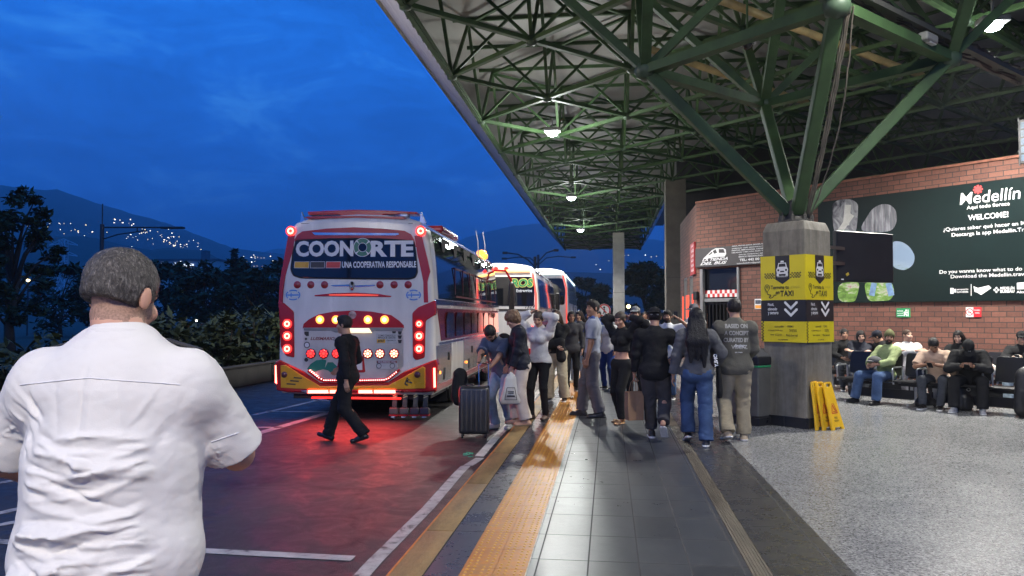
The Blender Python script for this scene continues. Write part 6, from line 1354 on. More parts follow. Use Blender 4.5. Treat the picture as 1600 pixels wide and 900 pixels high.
    if hairstyle and hairstyle != 'none':
        g = Sdf(min(h, .009)); g.ell(hp_(0, -.018, .036), (.084, .102, .090), HA, .02)
        if hairstyle == 'short': g.ell(hp_(0, -.03, .0), (.081, .082, .07), HA, .02); g.plane(hp_(0, .06, -.015), hf * .8 - hu * .55 ) if False else None; g.ell(hp_(0, .10, -.045), (.095, .085, .075), HA, .012, True); g.plane(hp_(0, 0, -.055), -hu)
        if hairstyle == 'crop': g.ell(hp_(0, .10, -.035), (.1, .085, .078), HA, .012, True); g.plane(hp_(0, 0, -.03), -hu)
        if hairstyle == 'tall': g.ell(hp_(0, .02, .085), (.07, .085, .05), HA, .03); g.ell(hp_(0, -.03, .0), (.079, .08, .06), HA, .02); g.ell(hp_(0, .105, -.045), (.095, .085, .082), HA, .012, True); g.plane(hp_(0, 0, -.045), -hu)
        if hairstyle == 'bob': g.ell(hp_(0, -.03, -.03), (.10, .095, .11), HA, .03); g.ell(hp_(0, .11, -.05), (.085, .085, .088), HA, .012, True); g.plane(hp_(0, 0, -.13), -hu)
        if hairstyle == 'fluffy': g.ell(hp_(0, -.02, .045), (.105, .12, .10), HA, .03); g.ell(hp_(0, -.05, -.02), (.09, .08, .085), HA, .03); g.ell(hp_(0, .115, -.045), (.085, .085, .082), HA, .012, True); g.plane(hp_(0, 0, -.1), -hu); g.fold(.006, (40, 40, 40), 4)
        if hairstyle in ('long', 'verylong'):
            e_ = .34 if hairstyle == 'long' else .56
            g.ell(hp_(0, -.03, -.02), (.098, .09, .11), HA, .03); g.ell(hp_(0, .115, -.05), (.078, .085, .09), HA, .012, True)
            for q, dx in enumerate((-.055, .0, .055)): g.cone(HC + hr_ * dx - hf * .075 - hu * .05, HC + r * dx * (1.5 if hairstyle == 'verylong' else 1.3) - f * (.215 if hairstyle == 'verylong' else .14) - u * (e_ * .55), .055, .062, .04, (f, .6)); g.cone(HC + r * dx * (1.5 if hairstyle == 'verylong' else 1.3) - f * (.215 if hairstyle == 'verylong' else .14) - u * (e_ * .55), HC + r * dx * 1.5 - f * (.21 if hairstyle == 'verylong' else .15) - u * (e_ - .06 * (q == 1) + .03 * q), .062, .02, .03, (f, .5))
            g.fold(.004, (70, 70, 8), 3)
        if hairstyle in ('ponytail', 'bun'):
            g.ell(hp_(0, -.03, .0), (.078, .08, .07), HA, .02); g.ell(hp_(0, .10, -.045), (.095, .085, .082), HA, .012, True); g.plane(hp_(0, 0, -.06), -hu)
            if hairstyle == 'bun': g.ell(hp_(0, -.09, .10 if False else .02), (.045, .045, .045), HA, .015)
            else: g.cone(hp_(0, -.105, .03), hp_(0, -.16, -.04), .03, .034, .02); g.cone(hp_(0, -.16, -.04), hp_(0, -.15, -.2), .034, .02, .02)
        g.fold(.0022, (60, 60, 60), 8); np_obj('hair', [g.mesh()], hm, t)
    # ---- top
    if top:
        m, tt = top['m'], top.get('t', .014); g = Sdf(h); hem = top.get('hem', -.06); sl = top.get('sleeve', .55); sb = top.get('sr', .02); bx_ = top.get('box', 1.)
        g.cone(hips[-1] + u * .0, hips[1], .10 + tt, .10 + tt, .05, (pf, .95)); g.cone(P + u * .0, P + u * .2, .13 * fb * bx_ + tt, .122 * fb * max(wst, .86 if tt < .02 else .95) * bx_ + tt, .06, (f, .78)); g.cone(P + u * .2, P + u * .40, .122 * fb * max(wst, .86) * bx_ + tt, .155 + tt, .06, (f, .70)); g.cone(SH[-1] - u * .03, SH[1] - u * .03, .063 + tt, .063 + tt, .05); g.cone(P + u * .46, N + u * .015, .095 + tt * .6, .066 + tt * .4, .04)
        if female: g.ell(P + u * .37 + f * .085 + r * .07, (.058 + tt * .5,) * 3, None, .04); g.ell(P + u * .37 + f * .085 - r * .07, (.058 + tt * .5,) * 3, None, .04)
        g.plane(P + u * hem, -u)
        for sd in (-1, 1):
            ur, er, wr = .058 * lw + tt * .9, .044 * lw + sb, .03 + sb * .8
            if sl <= 1: g.cone(SH[sd] - (EL[sd] - SH[sd]) * .0, SH[sd] + (EL[sd] - SH[sd]) * sl, ur, er + .012 * (1 - sl) + .004, .03, None, 'b')
            else: g.cone(SH[sd], EL[sd], ur, er, .03); g.cone(EL[sd], EL[sd] + (WR[sd] - EL[sd]) * (sl - 1), er, wr, .02, None, 'b')
        if top.get('hood'): g.cone(N - f * .06 + r * .07, N - f * .06 - r * .07, .05, .05, .03); g.cone(N - f * .07, N - f * .09 - u * .1, .075, .05, .03)
        if top.get('collar'): g.cone(N + u * .005 - r * .03, N + u * .005 + r * .03, .068, .068, .01); g.cone(N + u * .02, N + u * .07, .066, .058, .01, None, 'ab')
        if top.get('hoodup'): g.ell(hp_(0, -.03, .03), (.105, .125, .125), HA, .04); g.ell(hp_(0, .12, -.02), (.085, .1, .11), HA, .015, True)
        am = top.get('fold', .006); g.fold(am, (9, 9, 16), top.get('seed', len(PEOPLE)), None); g.fold(am * .5, (26, 26, 30), 5 + len(PEOPLE)); np_obj(top.get('name', 'shirt'), [g.mesh()], m, t)
    # ---- bottom
    if bottom:
        m, tt = bottom['m'], bottom.get('t', .012); g = Sdf(h); w = bottom.get('wide', 0.); sh_ = bottom.get('short', 1.)
        g.cone(hips[-1], hips[1], .102 + tt, .102 + tt, .05, (pf, .94)); g.cone(P + u * .02, P + u * .16, .128 * fb + tt * .6, .122 * fb * wst + tt * .6, .05, (f, .77)); g.plane(P + u * bottom.get('waist', .10), u)
        if female: g.cone(hips[-1] - pf * .03 - V3(0, 0, .02), hips[1] - pf * .03 - V3(0, 0, .02), .105, .105, .03)
        for sd in (-1, 1): g.cone(hips[sd] - V3(0, 0, .01), kn[sd], .088 * (1 + (fb - 1) * .5) + tt, .06 + tt + w * .4, .025); e_ = ank[sd] + (kn[sd] - ank[sd]) * bottom.get('cuff', .0); g.cone(kn[sd], e_, .058 + tt + w * .4, .042 + tt + w, .02, None, 'b')
        am = bottom.get('fold', .004)
        for sd in (-1, 1): g.fold(am * 1.5, (14, 14, 30), 3 + len(PEOPLE), tuple(kn[sd]), .16); g.fold(am * 2.0, (14, 14, 34), 9 + len(PEOPLE), tuple(ank[sd] + V3(0, 0, .05)), .13)
        g.fold(am, (10, 10, 18), 2); np_obj(bottom.get('name', 'trousers'), [g.mesh()], m, t)
        if bottom.get('belt'): gb = Sdf(h); gb.cone(P + u * .02, P + u * .16, .128 * fb + tt * .6 + .008, .122 * fb * wst + tt * .6 + .008, .05, (f, .78)); gb.plane(P + u * .105, u); gb.plane(P + u * .07, -u); np_obj('belt', [gb.mesh()], m_blk, t)
    # ---- shoes
    if shoes:
        for sd in (-1, 1):
            fd, a, hl, z = toe[sd]; g = Sdf(min(h, .008)); 
            if shoes.get('kind') == 'sandal': g.cone((0, -.05, .018), (0, .15, .015), .034, .036, .02, (V3(0, 0, 1), .4)); g.cone((-.035, .10, .02), (.035, .10, .02), .03, .03, .01, (V3(0, 1, 0), .6)); g.cone((0, -.045, .05), (0, -.02, .09), .034, .034, .01, None, 'ab')
            else:
                g.cone((0, -.05, .03), (0, .15, .026), .040, .040, .02, (V3(0, 0, 1), .85)); g.cone((0, -.03, .05), (0, .06, .045), .042, .036, .03); g.cone((0, -.02, .05), (0, -.012, .05 + shoes.get('high', .05)), .042, .044, .02, None, 'b')
                if shoes.get('chunk'): g.cone((0, -.055, .012), (0, .155, .012), .047, .047, .005, (V3(0, 0, 1), .4))
            g.plane((0, 0, 0), (0, 0, -1)); V_, F_ = g.mesh(); mi = (lambda zz: (lambda c: (zz < shoes.get('sole', .022)).astype(int)))(V_[F_].mean(1)[:, 2])
            ha = R(hl); V_ = V_.copy(); y_ = V_[:, 1] - .12; z_ = V_[:, 2].copy(); back = y_ < 0
            ny, nz_ = y_ * math.cos(ha) + z_ * math.sin(ha) * 1, -y_ * math.sin(ha) + z_ * math.cos(ha); V_[:, 1] = np.where(back | (hl < 0), ny, y_) + .12; V_[:, 2] = np.where(back | (hl < 0), nz_, z_)
            if hl < 0: V_[:, 2] -= V_[:, 2].min()
            ca, sa = math.cos(a), math.sin(a); off = V3(0, -.12 * (1 - math.cos(ha)), 0) if hl > 0 else V3(0, 0, 0); V_ = V_ + off * 0; x_, yy = V_[:, 0].copy(), V_[:, 1].copy(); V_[:, 0] = x_ * ca - yy * sa + ank[sd][0]; V_[:, 1] = x_ * sa + yy * ca + ank[sd][1]; V_[:, 2] += z
            np_obj('shoe', [(V_, F_)], [shoes['m'], shoes.get('sm', m_sole)], t, mi)
    # ---- caps
    if cap:
        g = Sdf(min(h, .009))
        if cap['kind'] == 'beanie': g.ell(hp_(0, -.02, .05), (.092, .112, .10), HA, .02); g.cone(hp_(0, -.05, .12), hp_(0, -.10, .14), .04, .03, .04); g.plane(hp_(0, .05, .025), -hu * .95 + hf * .25); g.fold(.004, (50, 50, 10), 2)
        else:
            g.ell(hp_(0, -.012, .045), (.087, .108, .09), HA, .02); sg = -1 if cap['kind'] == 'back' else 1; g.plane(hp_(0, 0, .03), -hu); g.cone(hp_(-.03, sg * .09, .042), hp_(.03, sg * .09, .042), .05, .05, .01, (hu, .22)) if True else None; g.cone(hp_(-.025, sg * .13, .034), hp_(.025, sg * .13, .034), .05, .05, .02, (hu, .2))
        np_obj('cap' if cap['kind'] != 'beanie' else 'beanie', [g.mesh()], cap['m'], t)
    J = dict(P=P, u=u, r=r, f=f, N=N, HC=HC, SH=SH, EL=EL, WR=WR, hp=hp_, HA=HA, hips=hips, kn=kn, ank=ank, obj=t, s=s, h=h); PEOPLE[key] = J; return J
def on_person(J, name, ops, m, cuth=None, parent=None, fold=0):
    """an extra clothing piece from capsules/ellipsoids in body coordinates"""
    g = Sdf(cuth or J['h']); ops(g)
    if fold: g.fold(fold, (14, 14, 14), 4)
    return np_obj(name, [g.mesh()], m, parent or J['obj'])
def bag_sdf(name, label, cat, M_, ops, m, h=.008, fold=.004, group=None):
    t = thing(name, label, cat, (0, 0, 0), 0, group); t.matrix_world = M_; g = Sdf(h); ops(g)
    if fold: g.fold(fold, (18, 18, 18), len(label))
    np_obj('body', [g.mesh()], m, t); return t
def world(J, p): o = J['obj']; return Matrix.Translation(o.location) @ o.rotation_euler.to_matrix().to_4x4() @ Vector(tuple(v * J['s'] for v in p))
# ================================================================ the cast
T_white = cloth('cloth_white_shirt', (.74, .74, .75), var=.04, vs=3, bp=.25, bs=160); T_blk = cloth('cloth_black', (.016, .016, .017)); T_suit = cloth('cloth_black_suit', (.013, .013, .015)); T_char = cloth('cloth_charcoal', (.06, .058, .06)); T_navy = cloth('cloth_navy', (.016, .018, .028), rough=.6)
T_blue = cloth('cloth_slate_blue', (.10, .125, .18)); T_cream = cloth('cloth_cream', (.60, .52, .44), var=.06); T_offw = cloth('cloth_off_white', (.62, .60, .57), var=.06); T_beige = cloth('cloth_beige', (.42, .36, .25)); T_jean = cloth('denim_blue', (.055, .095, .19), var=.35, vs=5); T_ljean = cloth('denim_light', (.30, .38, .46), var=.3, vs=6)
T_guard = cloth('cloth_guard_grey', (.27, .29, .35), var=.06); T_gpant = cloth('cloth_grey_trousers', (.12, .115, .13)); T_hood = cloth('cloth_grey_hoodie', (.115, .115, .118)); T_taupe = cloth('cloth_taupe', (.115, .108, .088)); T_khaki = cloth('cloth_khaki', (.33, .28, .19), var=.12); T_green = cloth('cloth_sage_knit', (.30, .36, .17), var=.12); T_pink = cloth('cloth_sand_tee', (.50, .36, .27), var=.06); T_oliv = cloth('knit_olive', (.12, .12, .055)); T_dj = cloth('denim_dark', (.05, .055, .065), var=.3); T_dblue = cloth('cloth_guard_blue', (.03, .06, .2), var=.05); T_gry2 = cloth('cloth_washed_grey', (.10, .10, .105))
m_skb = mat('shoe_black_leather', (.015, .014, .014), .3, var=.2); m_skbr = mat('boot_brown', (.10, .06, .045), .6, var=.2); m_skw = mat('shoe_white', (.62, .60, .57), .5, var=.1); m_sktan = mat('shoe_tan', (.42, .33, .22), .6, var=.1); m_gold = mat('sandal_gold', (.5, .28, .12), .3, metal=.6)
BLKSHOE = dict(m=m_skb, sm=m_sole_k); SNK = dict(m=m_skb, sm=m_sole, sole=.028, chunk=True); BRN = (.46, .255, .16); DRK = (.29, .15, .09); PAL = (.58, .35, .25)
GREYH = (.075, .068, .062)
def W2L(loc, face, H, p):
    v = Matrix.Rotation(-R(face), 3, 'Z') @ (Vector(p) - Vector(loc)); return tuple(c * 1.75 / H for c in v)
# 1 -- the driver in white, close to the camera
d0 = PD(178, 493, 2.06); d0.z = 0
J = person('driver', 'heavy man in a white short sleeved shirt seen from behind at the left edge', d0, 8, H=1.79, sk=(.56, .31, .215), hair=GREYH, hairstyle=None, fat=1.42, h=.007, head=(-14, -12, 3), fade=mat('nape_stubble', (.30, .18, .13), .7, var=.35, vs=160), lean=(4, 0), shdrop=.03, shw_=1.03, hshift=-.035, neck=.035, top=dict(m=T_white, t=.019, sleeve=.86, sr=.034, hem=-.10, fold=.0, name='shirt', box=1.0), bottom=dict(m=T_blk, t=.014, waist=.09), shoes=BLKSHOE,
           hands=((-.26, .30, 1.02), (.10, .36, 1.14)), elbow=((-1, -.3, -.7), (1, -.15, -.9)), feet=((-.13, 0), (.13, .02)))
o = J['obj']
# replace the shirt by a finer one with real creases
for ch in list(o.children):
    if ch.name.startswith('shirt'): bpy.data.objects.remove(ch)
def driver_shirt():
    P, u, r, f, N, SH, EL = (J[k] for k in ('P', 'u', 'r', 'f', 'N', 'SH', 'EL')); g = Sdf(.0043); hp = J['hips']
    g.cone(hp[-1], hp[1], .142, .142, .05, (f, .98)); g.cone(P, P + u * .22, .205, .208, .06, (f, .82)); g.cone(P + u * .2, P + u * .38, .206, .205, .06, (f, .72)); g.cone(SH[-1] - u * .045, SH[1] - u * .045, .080, .080, .06); g.cone(P + u * .42, N - u * .005, .13, .074, .06)
    g.plane(P - u * .075, -u)
    for sd in (-1, 1): g.cone(SH[sd], SH[sd] + (EL[sd] - SH[sd]) * .90, .072, .077, .035, None, 'b')
    # drag folds across the small of the back, gathers at the armpits, soft rumples above
    rg = np.random.RandomState(2)
    def streak(c, d, L_, w, amp): g.ops.append(('s', np.array(c), nrm(np.array(d)), L_, w, amp))
    back = lambda x, z: P + r * x + u * z - f * (.206 * .8 - .02)
    for k in range(84):
        z = -.05 + .37 * rg.rand() ** 1.15; x = rg.uniform(-.19, .20); a = rg.uniform(-.30, .30) + (.25 if x > .02 else -.22) * (.6 if z > .1 else .2); streak(back(x, z), r * math.cos(a) + u * math.sin(a), rg.uniform(.05, .16), rg.uniform(.0055, .011), rg.choice([-1, 1, 1]) * rg.uniform(.006, .013))
    for k in range(22):
        sd = rg.choice([-1, 1]); c = SH[sd] - u * rg.uniform(.08, .2) - r * sd * rg.uniform(-.0, .09) - f * .10; a = rg.uniform(.35, 1.15); streak(c, -r * sd * math.cos(a) - u * math.sin(a) * 1., rg.uniform(.05, .10), rg.uniform(.006, .012), rg.uniform(.003, .007) * rg.choice([-1, 1]))
    for k in range(5): streak(back(.0 + rg.uniform(-.09, .09), .32 + rg.uniform(-.03, .05)) , u + r * rg.uniform(-.25, .25), rg.uniform(.06, .10), .012, rg.uniform(.002, .004) * rg.choice([-1, 1]))
    streak(back(-.012, .37), u, .10, .006, -.006); streak(back(.008, .37), u, .10, .006, .003)
    for sd in (-1, 1):
        for k in range(7): c = SH[sd] + (EL[sd] - SH[sd]) * rg.uniform(.15, .8) - f * .05; streak(c, np.cross(EL[sd] - SH[sd], f) * rg.choice([-1, 1]) + (EL[sd] - SH[sd]) * rg.uniform(-.6, 1.), rg.uniform(.04, .08), .010, rg.uniform(-.005, .006))
    g.fold(.004, (7, 7, 12), 3); g.fold(.0016, (30, 30, 40), 7); return g.mesh()
_old = Sdf.mesh
def mesh_with_streaks(s):
    st = [q for q in s.ops if q[0] == 's']
    if not st: return _old(s)
    s.ops = [q for q in s.ops if q[0] != 's']; V_, F_ = _old(s)
    # push surface points along their normals by the sum of the creases
    tri = V_[F_]; n = np.cross(tri[:, 2] - tri[:, 0], tri[:, 3] - tri[:, 1]); vn = np.zeros_like(V_)
    for q in range(4): np.add.at(vn, F_[:, q], n)
    vn /= np.linalg.norm(vn, axis=1)[:, None] + 1e-9; dsp = np.zeros(len(V_))
    for _, c, d, L_, w, amp in st:
        q = V_ - c; al = q @ d; perp = q - al[:, None] * d; perp = perp - (np.sum(perp * vn, 1))[:, None] * vn; pd = np.linalg.norm(perp + 1e-9, axis=1); bend = .0
        dsp += amp * np.exp(-(al / L_) ** 2) * (.45 * np.exp(-(pd / w) ** 2) + .65 * np.exp(-np.abs(pd) / (w * .75))) * (np.linalg.norm(q, axis=1) < L_ * 2.5)
    return V_ + vn * dsp[:, None], F_
Sdf.mesh = mesh_with_streaks
T_shirt2 = cloth('cloth_white_poplin', (.69, .68, .655), rough=.75, var=.03, vs=3, bp=.12, bs=420)
SHIRT = np_obj('shirt', [driver_shirt()], T_shirt2, o)
g = Sdf(.005); g.cone(J['N'] - J['u'] * .006, J['N'] + J['u'] * .046 + J['f'] * .004, .101, .083, .003, None, 'ab'); np_obj('collar', [g.mesh()], T_shirt2, o)
# seams, hems, epaulette
from mathutils.bvhtree import BVHTree
def seam(ob, pts, axis, m, name, w=.0035, par=None, lift=.001):
    bv = BVHTree.FromPolygons([v.co for v in ob.data.vertices], [tuple(p.vertices) for p in ob.data.polygons]); out = []
    for p in pts:
        h_ = bv.ray_cast(Vector(p) - Vector(axis) * 1.0, Vector(axis))
        if h_[0] is not None: out.append(h_[0] - Vector(axis) * lift)
    if len(out) > 1: return MB().tube(out, w, 5).build(name, m, par or ob)
m_seam2 = cloth('shirt_seam', (.70, .70, .71), bp=0)
P, u, r, f, N, SH, EL = (J[k] for k in ('P', 'u', 'r', 'f', 'N', 'SH', 'EL'))
seam(SHIRT, [P + u * (.452 - .018 * abs(x) / .2) + r * x for x in np.linspace(-.2, .2, 40)], f, m_seam2, 'yoke_seam', .0018)
for sd in (-1, 1):
    d = nrm(EL[sd] - SH[sd]); c = SH[sd] + (EL[sd] - SH[sd]) * .78; pr_ = np.cross(d, f); seam(SHIRT, [c + pr_ * t for t in np.linspace(-.012, .068, 18) * sd], f, m_seam2, 'cuff_seam', .0017)
    ep = MB(); b0 = SH[sd] + u * .064 - r * sd * .0; e0 = N + u * .02 + r * sd * .085; dd = nrm(e0 - b0); fr_ = np.cross(dd, u)
    ep.box((0, 0, 0), (.10, .036, .008), frame(Vector(b0 * .66 + e0 * .34) + Vector(u) * .010 + Vector(f) * .03, dd, fr_), .003); q = ep.build('epaulette', mat('epaulette_black', (.02, .02, .022), .7), o)
    MB().box((-.035, 0, .0045), (.006, .036, .004), frame(Vector(b0 * .66 + e0 * .34) + Vector(u) * .010 + Vector(f) * .03, dd, fr_)).build('silver_stripe', mat('epaulette_silver', (.6, .6, .6), .3, metal=.6), q)
# clipped grey hair with a faded nape
hp_, HA = J['hp'], J['HA']; g = Sdf(.005); g.ell(hp_(0, -.017, .036), (.0835, .1035, .092), HA, .02); g.ell(hp_(0, -.035, .004), (.079, .080, .074), HA, .02); g.ell(hp_(0, .11, -.05), (.1, .095, .078), HA, .012, True)
for sd in (-1, 1): g.ell(hp_(sd * .085, -.006, -.02), (.02, .03, .045), HA, .01, True)
g.plane(hp_(0, -.06, -.030), -HA[2] * .97 - HA[1] * .12); g.fold(.0022, (45, 45, 45), 2); g.fold(.0016, (130, 130, 130), 5)
m, nd, lk, b, oc = node_mat('hair_clipped_grey', .6); n1 = noise(nd, lk, oc, 34, 4, .7, 1.5); n2 = noise(nd, lk, oc, 9, 4, .6); mp = nd.new('ShaderNodeMapping'); mp.inputs['Scale'].default_value = (1, 1, .4); lk.new(oc, mp.inputs[0]); n3 = noise(nd, lk, mp.outputs[0], 150, 3, .7, .6)
c = ramp(nd, lk, n3, [(.3, (.02, .018, .017)), (.52, (.06, .055, .05)), (.7, (.20, .185, .17))]); c = mixc(nd, lk, c, ramp(nd, lk, n1, [(.3, (.55, .55, .55)), (.7, (1.5, 1.5, 1.5))]), .8); lk.new(c, b.inputs['Base Color']); bump(nd, lk, b, n3, .8, .01)
np_obj('hair', [g.mesh()], m, o)
# 2 -- man in a black suit crossing behind the bus
loc = PZ(543, 690, ROADZ); J = person('suit', 'man in a black suit striding across the red lit asphalt behind the bus', loc, 84, H=1.72, hairstyle='tall', sk=BRN, top=dict(m=T_suit, t=.018, sleeve=1.93, sr=.022, hem=-.16, name='jacket', fold=.007), bottom=dict(m=T_suit, t=.016, wide=.02, fold=.006, cuff=-.04), shoes=BLKSHOE, feet=((-.05, -.26), (.05, .33)), heel=(18, -14), pelvis=(0, 0, .89), lean=(3, 0), hands=((-.26, -.10, .84), (.22, .20, .98)), elbow=((-.6, -1, 0), (.6, -1, 0)), head=(0, 0, 0), h=.011)
on_person(J, 'collar', lambda g: g.cone(J['N'] + J['u'] * .01, J['N'] + J['u'] * .052, .070, .062, .01, None, 'ab'), T_offw)
# 3 -- man leaning on the big suitcase
loc = PZ(783, 670, ROADZ); fc = 150; scp = PZ(741, 683, ROADZ); hT = PD(737, 594, 10.75); hB = PD(765, 575, 11.0)
J = person('suitcase_man', 'bearded man in a slate blue tee and faded jeans leaning over a big suitcase', loc, fc, H=1.72, sk=(.34, .18, .115), hairstyle='short', beard=True, top=dict(m=T_blue, t=.020, sleeve=.85, sr=.03, hem=-.12, fold=.007), bottom=dict(m=T_ljean, t=.014, wide=.012, fold=.006), shoes=dict(m=m_skw, sm=m_sole), pelvis=(0, -.06, .88), lean=(26, -2), head=(8, -30, 0), feet=((-.12, -.10), (.10, .02)), hands=(W2L(loc, fc, 1.72, hB), W2L(loc, fc, 1.72, hT)), elbow=((-1, -.6, -.3), (1, -.6, 0)), curl=(1.1, .35))
u, f, r = J['u'], J['f'], J['r']
def straps(g):
    for sd in (-1, 1): q = J['P'] + r * sd * .10; g.cone(q + u * .52 + f * .03, q + u * .40 + f * .135, .024, .024, .03, (f, .6)); g.cone(q + u * .40 + f * .135, q + u * .20 + f * .13 + r * sd * .03, .024, .02, .02, (f, .6))
on_person(J, 'backpack_strap', straps, mat('strap_webbing', (.28, .25, .23), .8, var=.1))
bp = thing('backpack', 'black backpack worn by the man leaning over the suitcase', 'backpack', J['obj'].location, R(fc)); bp.scale = J['obj'].scale; g = Sdf(.011); g.cone(J['P'] + u * .12 - f * .22, J['P'] + u * .40 - f * .22, .14, .13, .03, (f, .7)); g.fold(.005, (14, 14, 14), 2); np_obj('body', [g.mesh()], T_blk, bp)
# suitcase
sc_ = thing('suitcase', 'large black hard shell suitcase on wheels beside the bus', 'suitcase', scp, R(6)); SWd, SD, SHt = .42, .27, .66; q = MB(); q.box((0, 0, .055 + SHt / 2), (SWd, SD, SHt), bev=.05); q.build('shell', mat('suitcase_shell', (.03, .028, .027), .32, var=.2, coat=.3), sc_, smooth='auto')
rb = MB()
for k in range(6): rb.box((-.165 + k * .066, -SD / 2 - .002, .055 + SHt / 2), (.030, .016, SHt - .1), bev=.006)
rb.build('ribs', mat('suitcase_rib', (.07, .062, .055), .25, var=.1, coat=.3), sc_, smooth='auto'); MB().box((SWd * .0, 0, .055 + SHt / 2), (SWd + .004, .016, SHt + .004), bev=.006).build('zip', m_ink, sc_)
for x_ in (-.16, .16):
    for y_ in (-.09, .09): MB().lathe([(.008, -.012), (.03, -.012), (.03, .012), (.008, .012)], 12, Matrix.Translation((x_, y_, .03)) @ Matrix.Rotation(R(90), 4, 'Y')).build('wheel', m_rub, sc_, smooth='auto')
hdl = MB(); hdl.tube([(.06, .1, .70), (.06, .1, 1.0), (.10, .1, 1.02), (.17, .1, 1.02), (.19, .1, 1.0), (.19, .1, .70)], .009, 6); hdl.build('pull_handle', m_chrome, sc_, smooth='auto'); hd2 = MB(); hd2.tube([(-.12, -.02, .70), (-.10, -.02, .735), (-.02, -.02, .735), (0, -.02, .70)], .012, 6); hd2.build('carry_handle', m_ink, sc_, smooth='auto')
bk = PZ(724, 640, ROADZ); kb = thing('backpack', 'dark backpack standing on the suitcase edge by the bus lockers', 'backpack', PD(719, 588, 11.2), R(20)); g = Sdf(.011); g.cone((0, 0, -.30), (0, 0, .02), .13, .10, .04, (V3(0, 1, 0), .6)); g.fold(.006, (14, 14, 14), 3); np_obj('body', [g.mesh()], T_blk, kb)
# 4 -- elderly woman with carrier bag
loc = PZ(815, 664); fc = 104; J = person('elder', 'elderly woman with short fair hair, navy jacket and cream trousers holding a carrier bag', loc, fc, H=1.65, sk=(.5, .28, .2), hair=(.17, .10, .055), hairstyle='fluffy', female=True, fat=1.12, top=dict(m=T_navy, t=.026, sleeve=1.9, sr=.028, hem=-.14, fold=.009, name='jacket', collar=True), bottom=dict(m=T_cream, t=.018, wide=.035, fold=.004, cuff=.05), shoes=dict(m=mat('shoe_nude', (.45, .26, .17), .5), sm=m_sktan), head=(5, -24, 0), lean=(6, 0), feet=((-.1, -.05), (.08, .06)), hands=((-.14, .17, .86), (.16, .2, .9)), elbow=((-.6, -1, 0), (.6, -1, 0)), curl=(1.2, .5))
hb = world(J, J['WR'][-1] * 1.0 + (J['WR'][-1] - J['EL'][-1]) * .25); cb_ = thing('carrier_bag', 'white plastic carrier bag with a black printed emblem hanging from her hand', 'bag', hb, YAW); g = Sdf(.009); g.cone((0, 0, 0), (0, 0, -.10), .012, .05, .03, (V3(0, 1, 0), .6)); g.cone((0, 0, -.14), (0, 0, -.36), .085, .135, .05, (V3(0, 1, 0), .55)); g.cone((-.10, 0, -.42), (.10, 0, -.42), .05, .05, .04, (V3(0, 1, 0), .9)); g.plane((0, 0, -.465), (0, 0, -1)); g.fold(.007, (16, 16, 9), 4); np_obj('body', [g.mesh()], mat('plastic_bag', (.60, .58, .50), .4, var=.06), cb_)
Mb = frame((0, -.088, -.33), (1, 0, 0), (0, 0, 1)); pb = MB(); ol = [(-.055, .10), (.055, .10), (.085, -.07), (-.085, -.07)]
for a, c in zip(ol, ol[1:] + ol[:1]): pb.bar((*a, 0), (*c, 0), .008, .004, Mb)
pb.prism([(-.055, -.008), (.055, -.008), (.06, -.03), (-.06, -.03)], 0, .004, Mb); pb.prism([(-.045, .05), (.045, .05), (.045, .04), (-.045, .04)], 0, .004, Mb); pb.prism([(-.04, .03), (.04, .03), (.04, .018), (-.04, .018)], 0, .004, Mb); pb.build('printed_emblem', m_ink, cb_)
# 5 -- woman in white sweatshirt adjusting her hair
loc = PZ(843, 655); fc = 158; hh = lambda px, py, d: W2L(loc, fc, 1.63, PD(px, py, d))
J = person('white_sweat', 'woman in a white sweatshirt with both arms raised to her hair', loc, fc, H=1.64, female=True, sk=BRN, hair=(.05, .035, .025), hairstyle='short', top=dict(m=T_offw, t=.022, sleeve=1.9, sr=.03, hem=.0, fold=.008), bottom=dict(m=T_blk, t=.006), shoes=dict(m=m_skbr, sm=m_sole_k, high=.1), head=(12, -20, 0), feet=((-.11, 0), (.12, .06)), hands=((.04, .0, 1.70), (-.05, .03, 1.72)) and ((-.07, .02, 1.70), (.10, .06, 1.74)), elbow=((-1, .3, .3), (1, .3, .6)), curl=(.8, .8))
Mg = None
# 6 -- woman in beige cargo trousers
loc = PZ(870, 627); J = person('cargo', 'woman with long brown hair in beige wide trousers hugging a black jacket', loc, 172, H=1.67, female=True, sk=PAL, hair=(.06, .032, .02), hairstyle='long', top=dict(m=T_blk, t=.016, sleeve=1.9, sr=.022, hem=.0, fold=.008), bottom=dict(m=T_beige, t=.02, wide=.035, fold=.006, waist=.12), shoes=SNK, head=(-5, 12, 6), feet=((-.15, 0), (.15, .02)), hands=((.10, .24, 1.10), (-.06, .25, 1.06)), elbow=((-1, -.3, -.3), (1, -.2, -.3)))
on_person(J, 'carried_jacket', lambda g: (g.cone((-.12, .2, 1.14), (.16, .2, 1.08), .085, .09, .04), g.cone((-.10, .2, 1.05), (-.13, .18, .85), .07, .09, .04)), T_blk, fold=.008)
on_person(J, 'sleeve_stripe', lambda g: g.cone(J['SH'][1] + V3(.035, .02, -.05), J['EL'][1] + V3(.03, .03, .02), .036, .030, .02), T_offw)
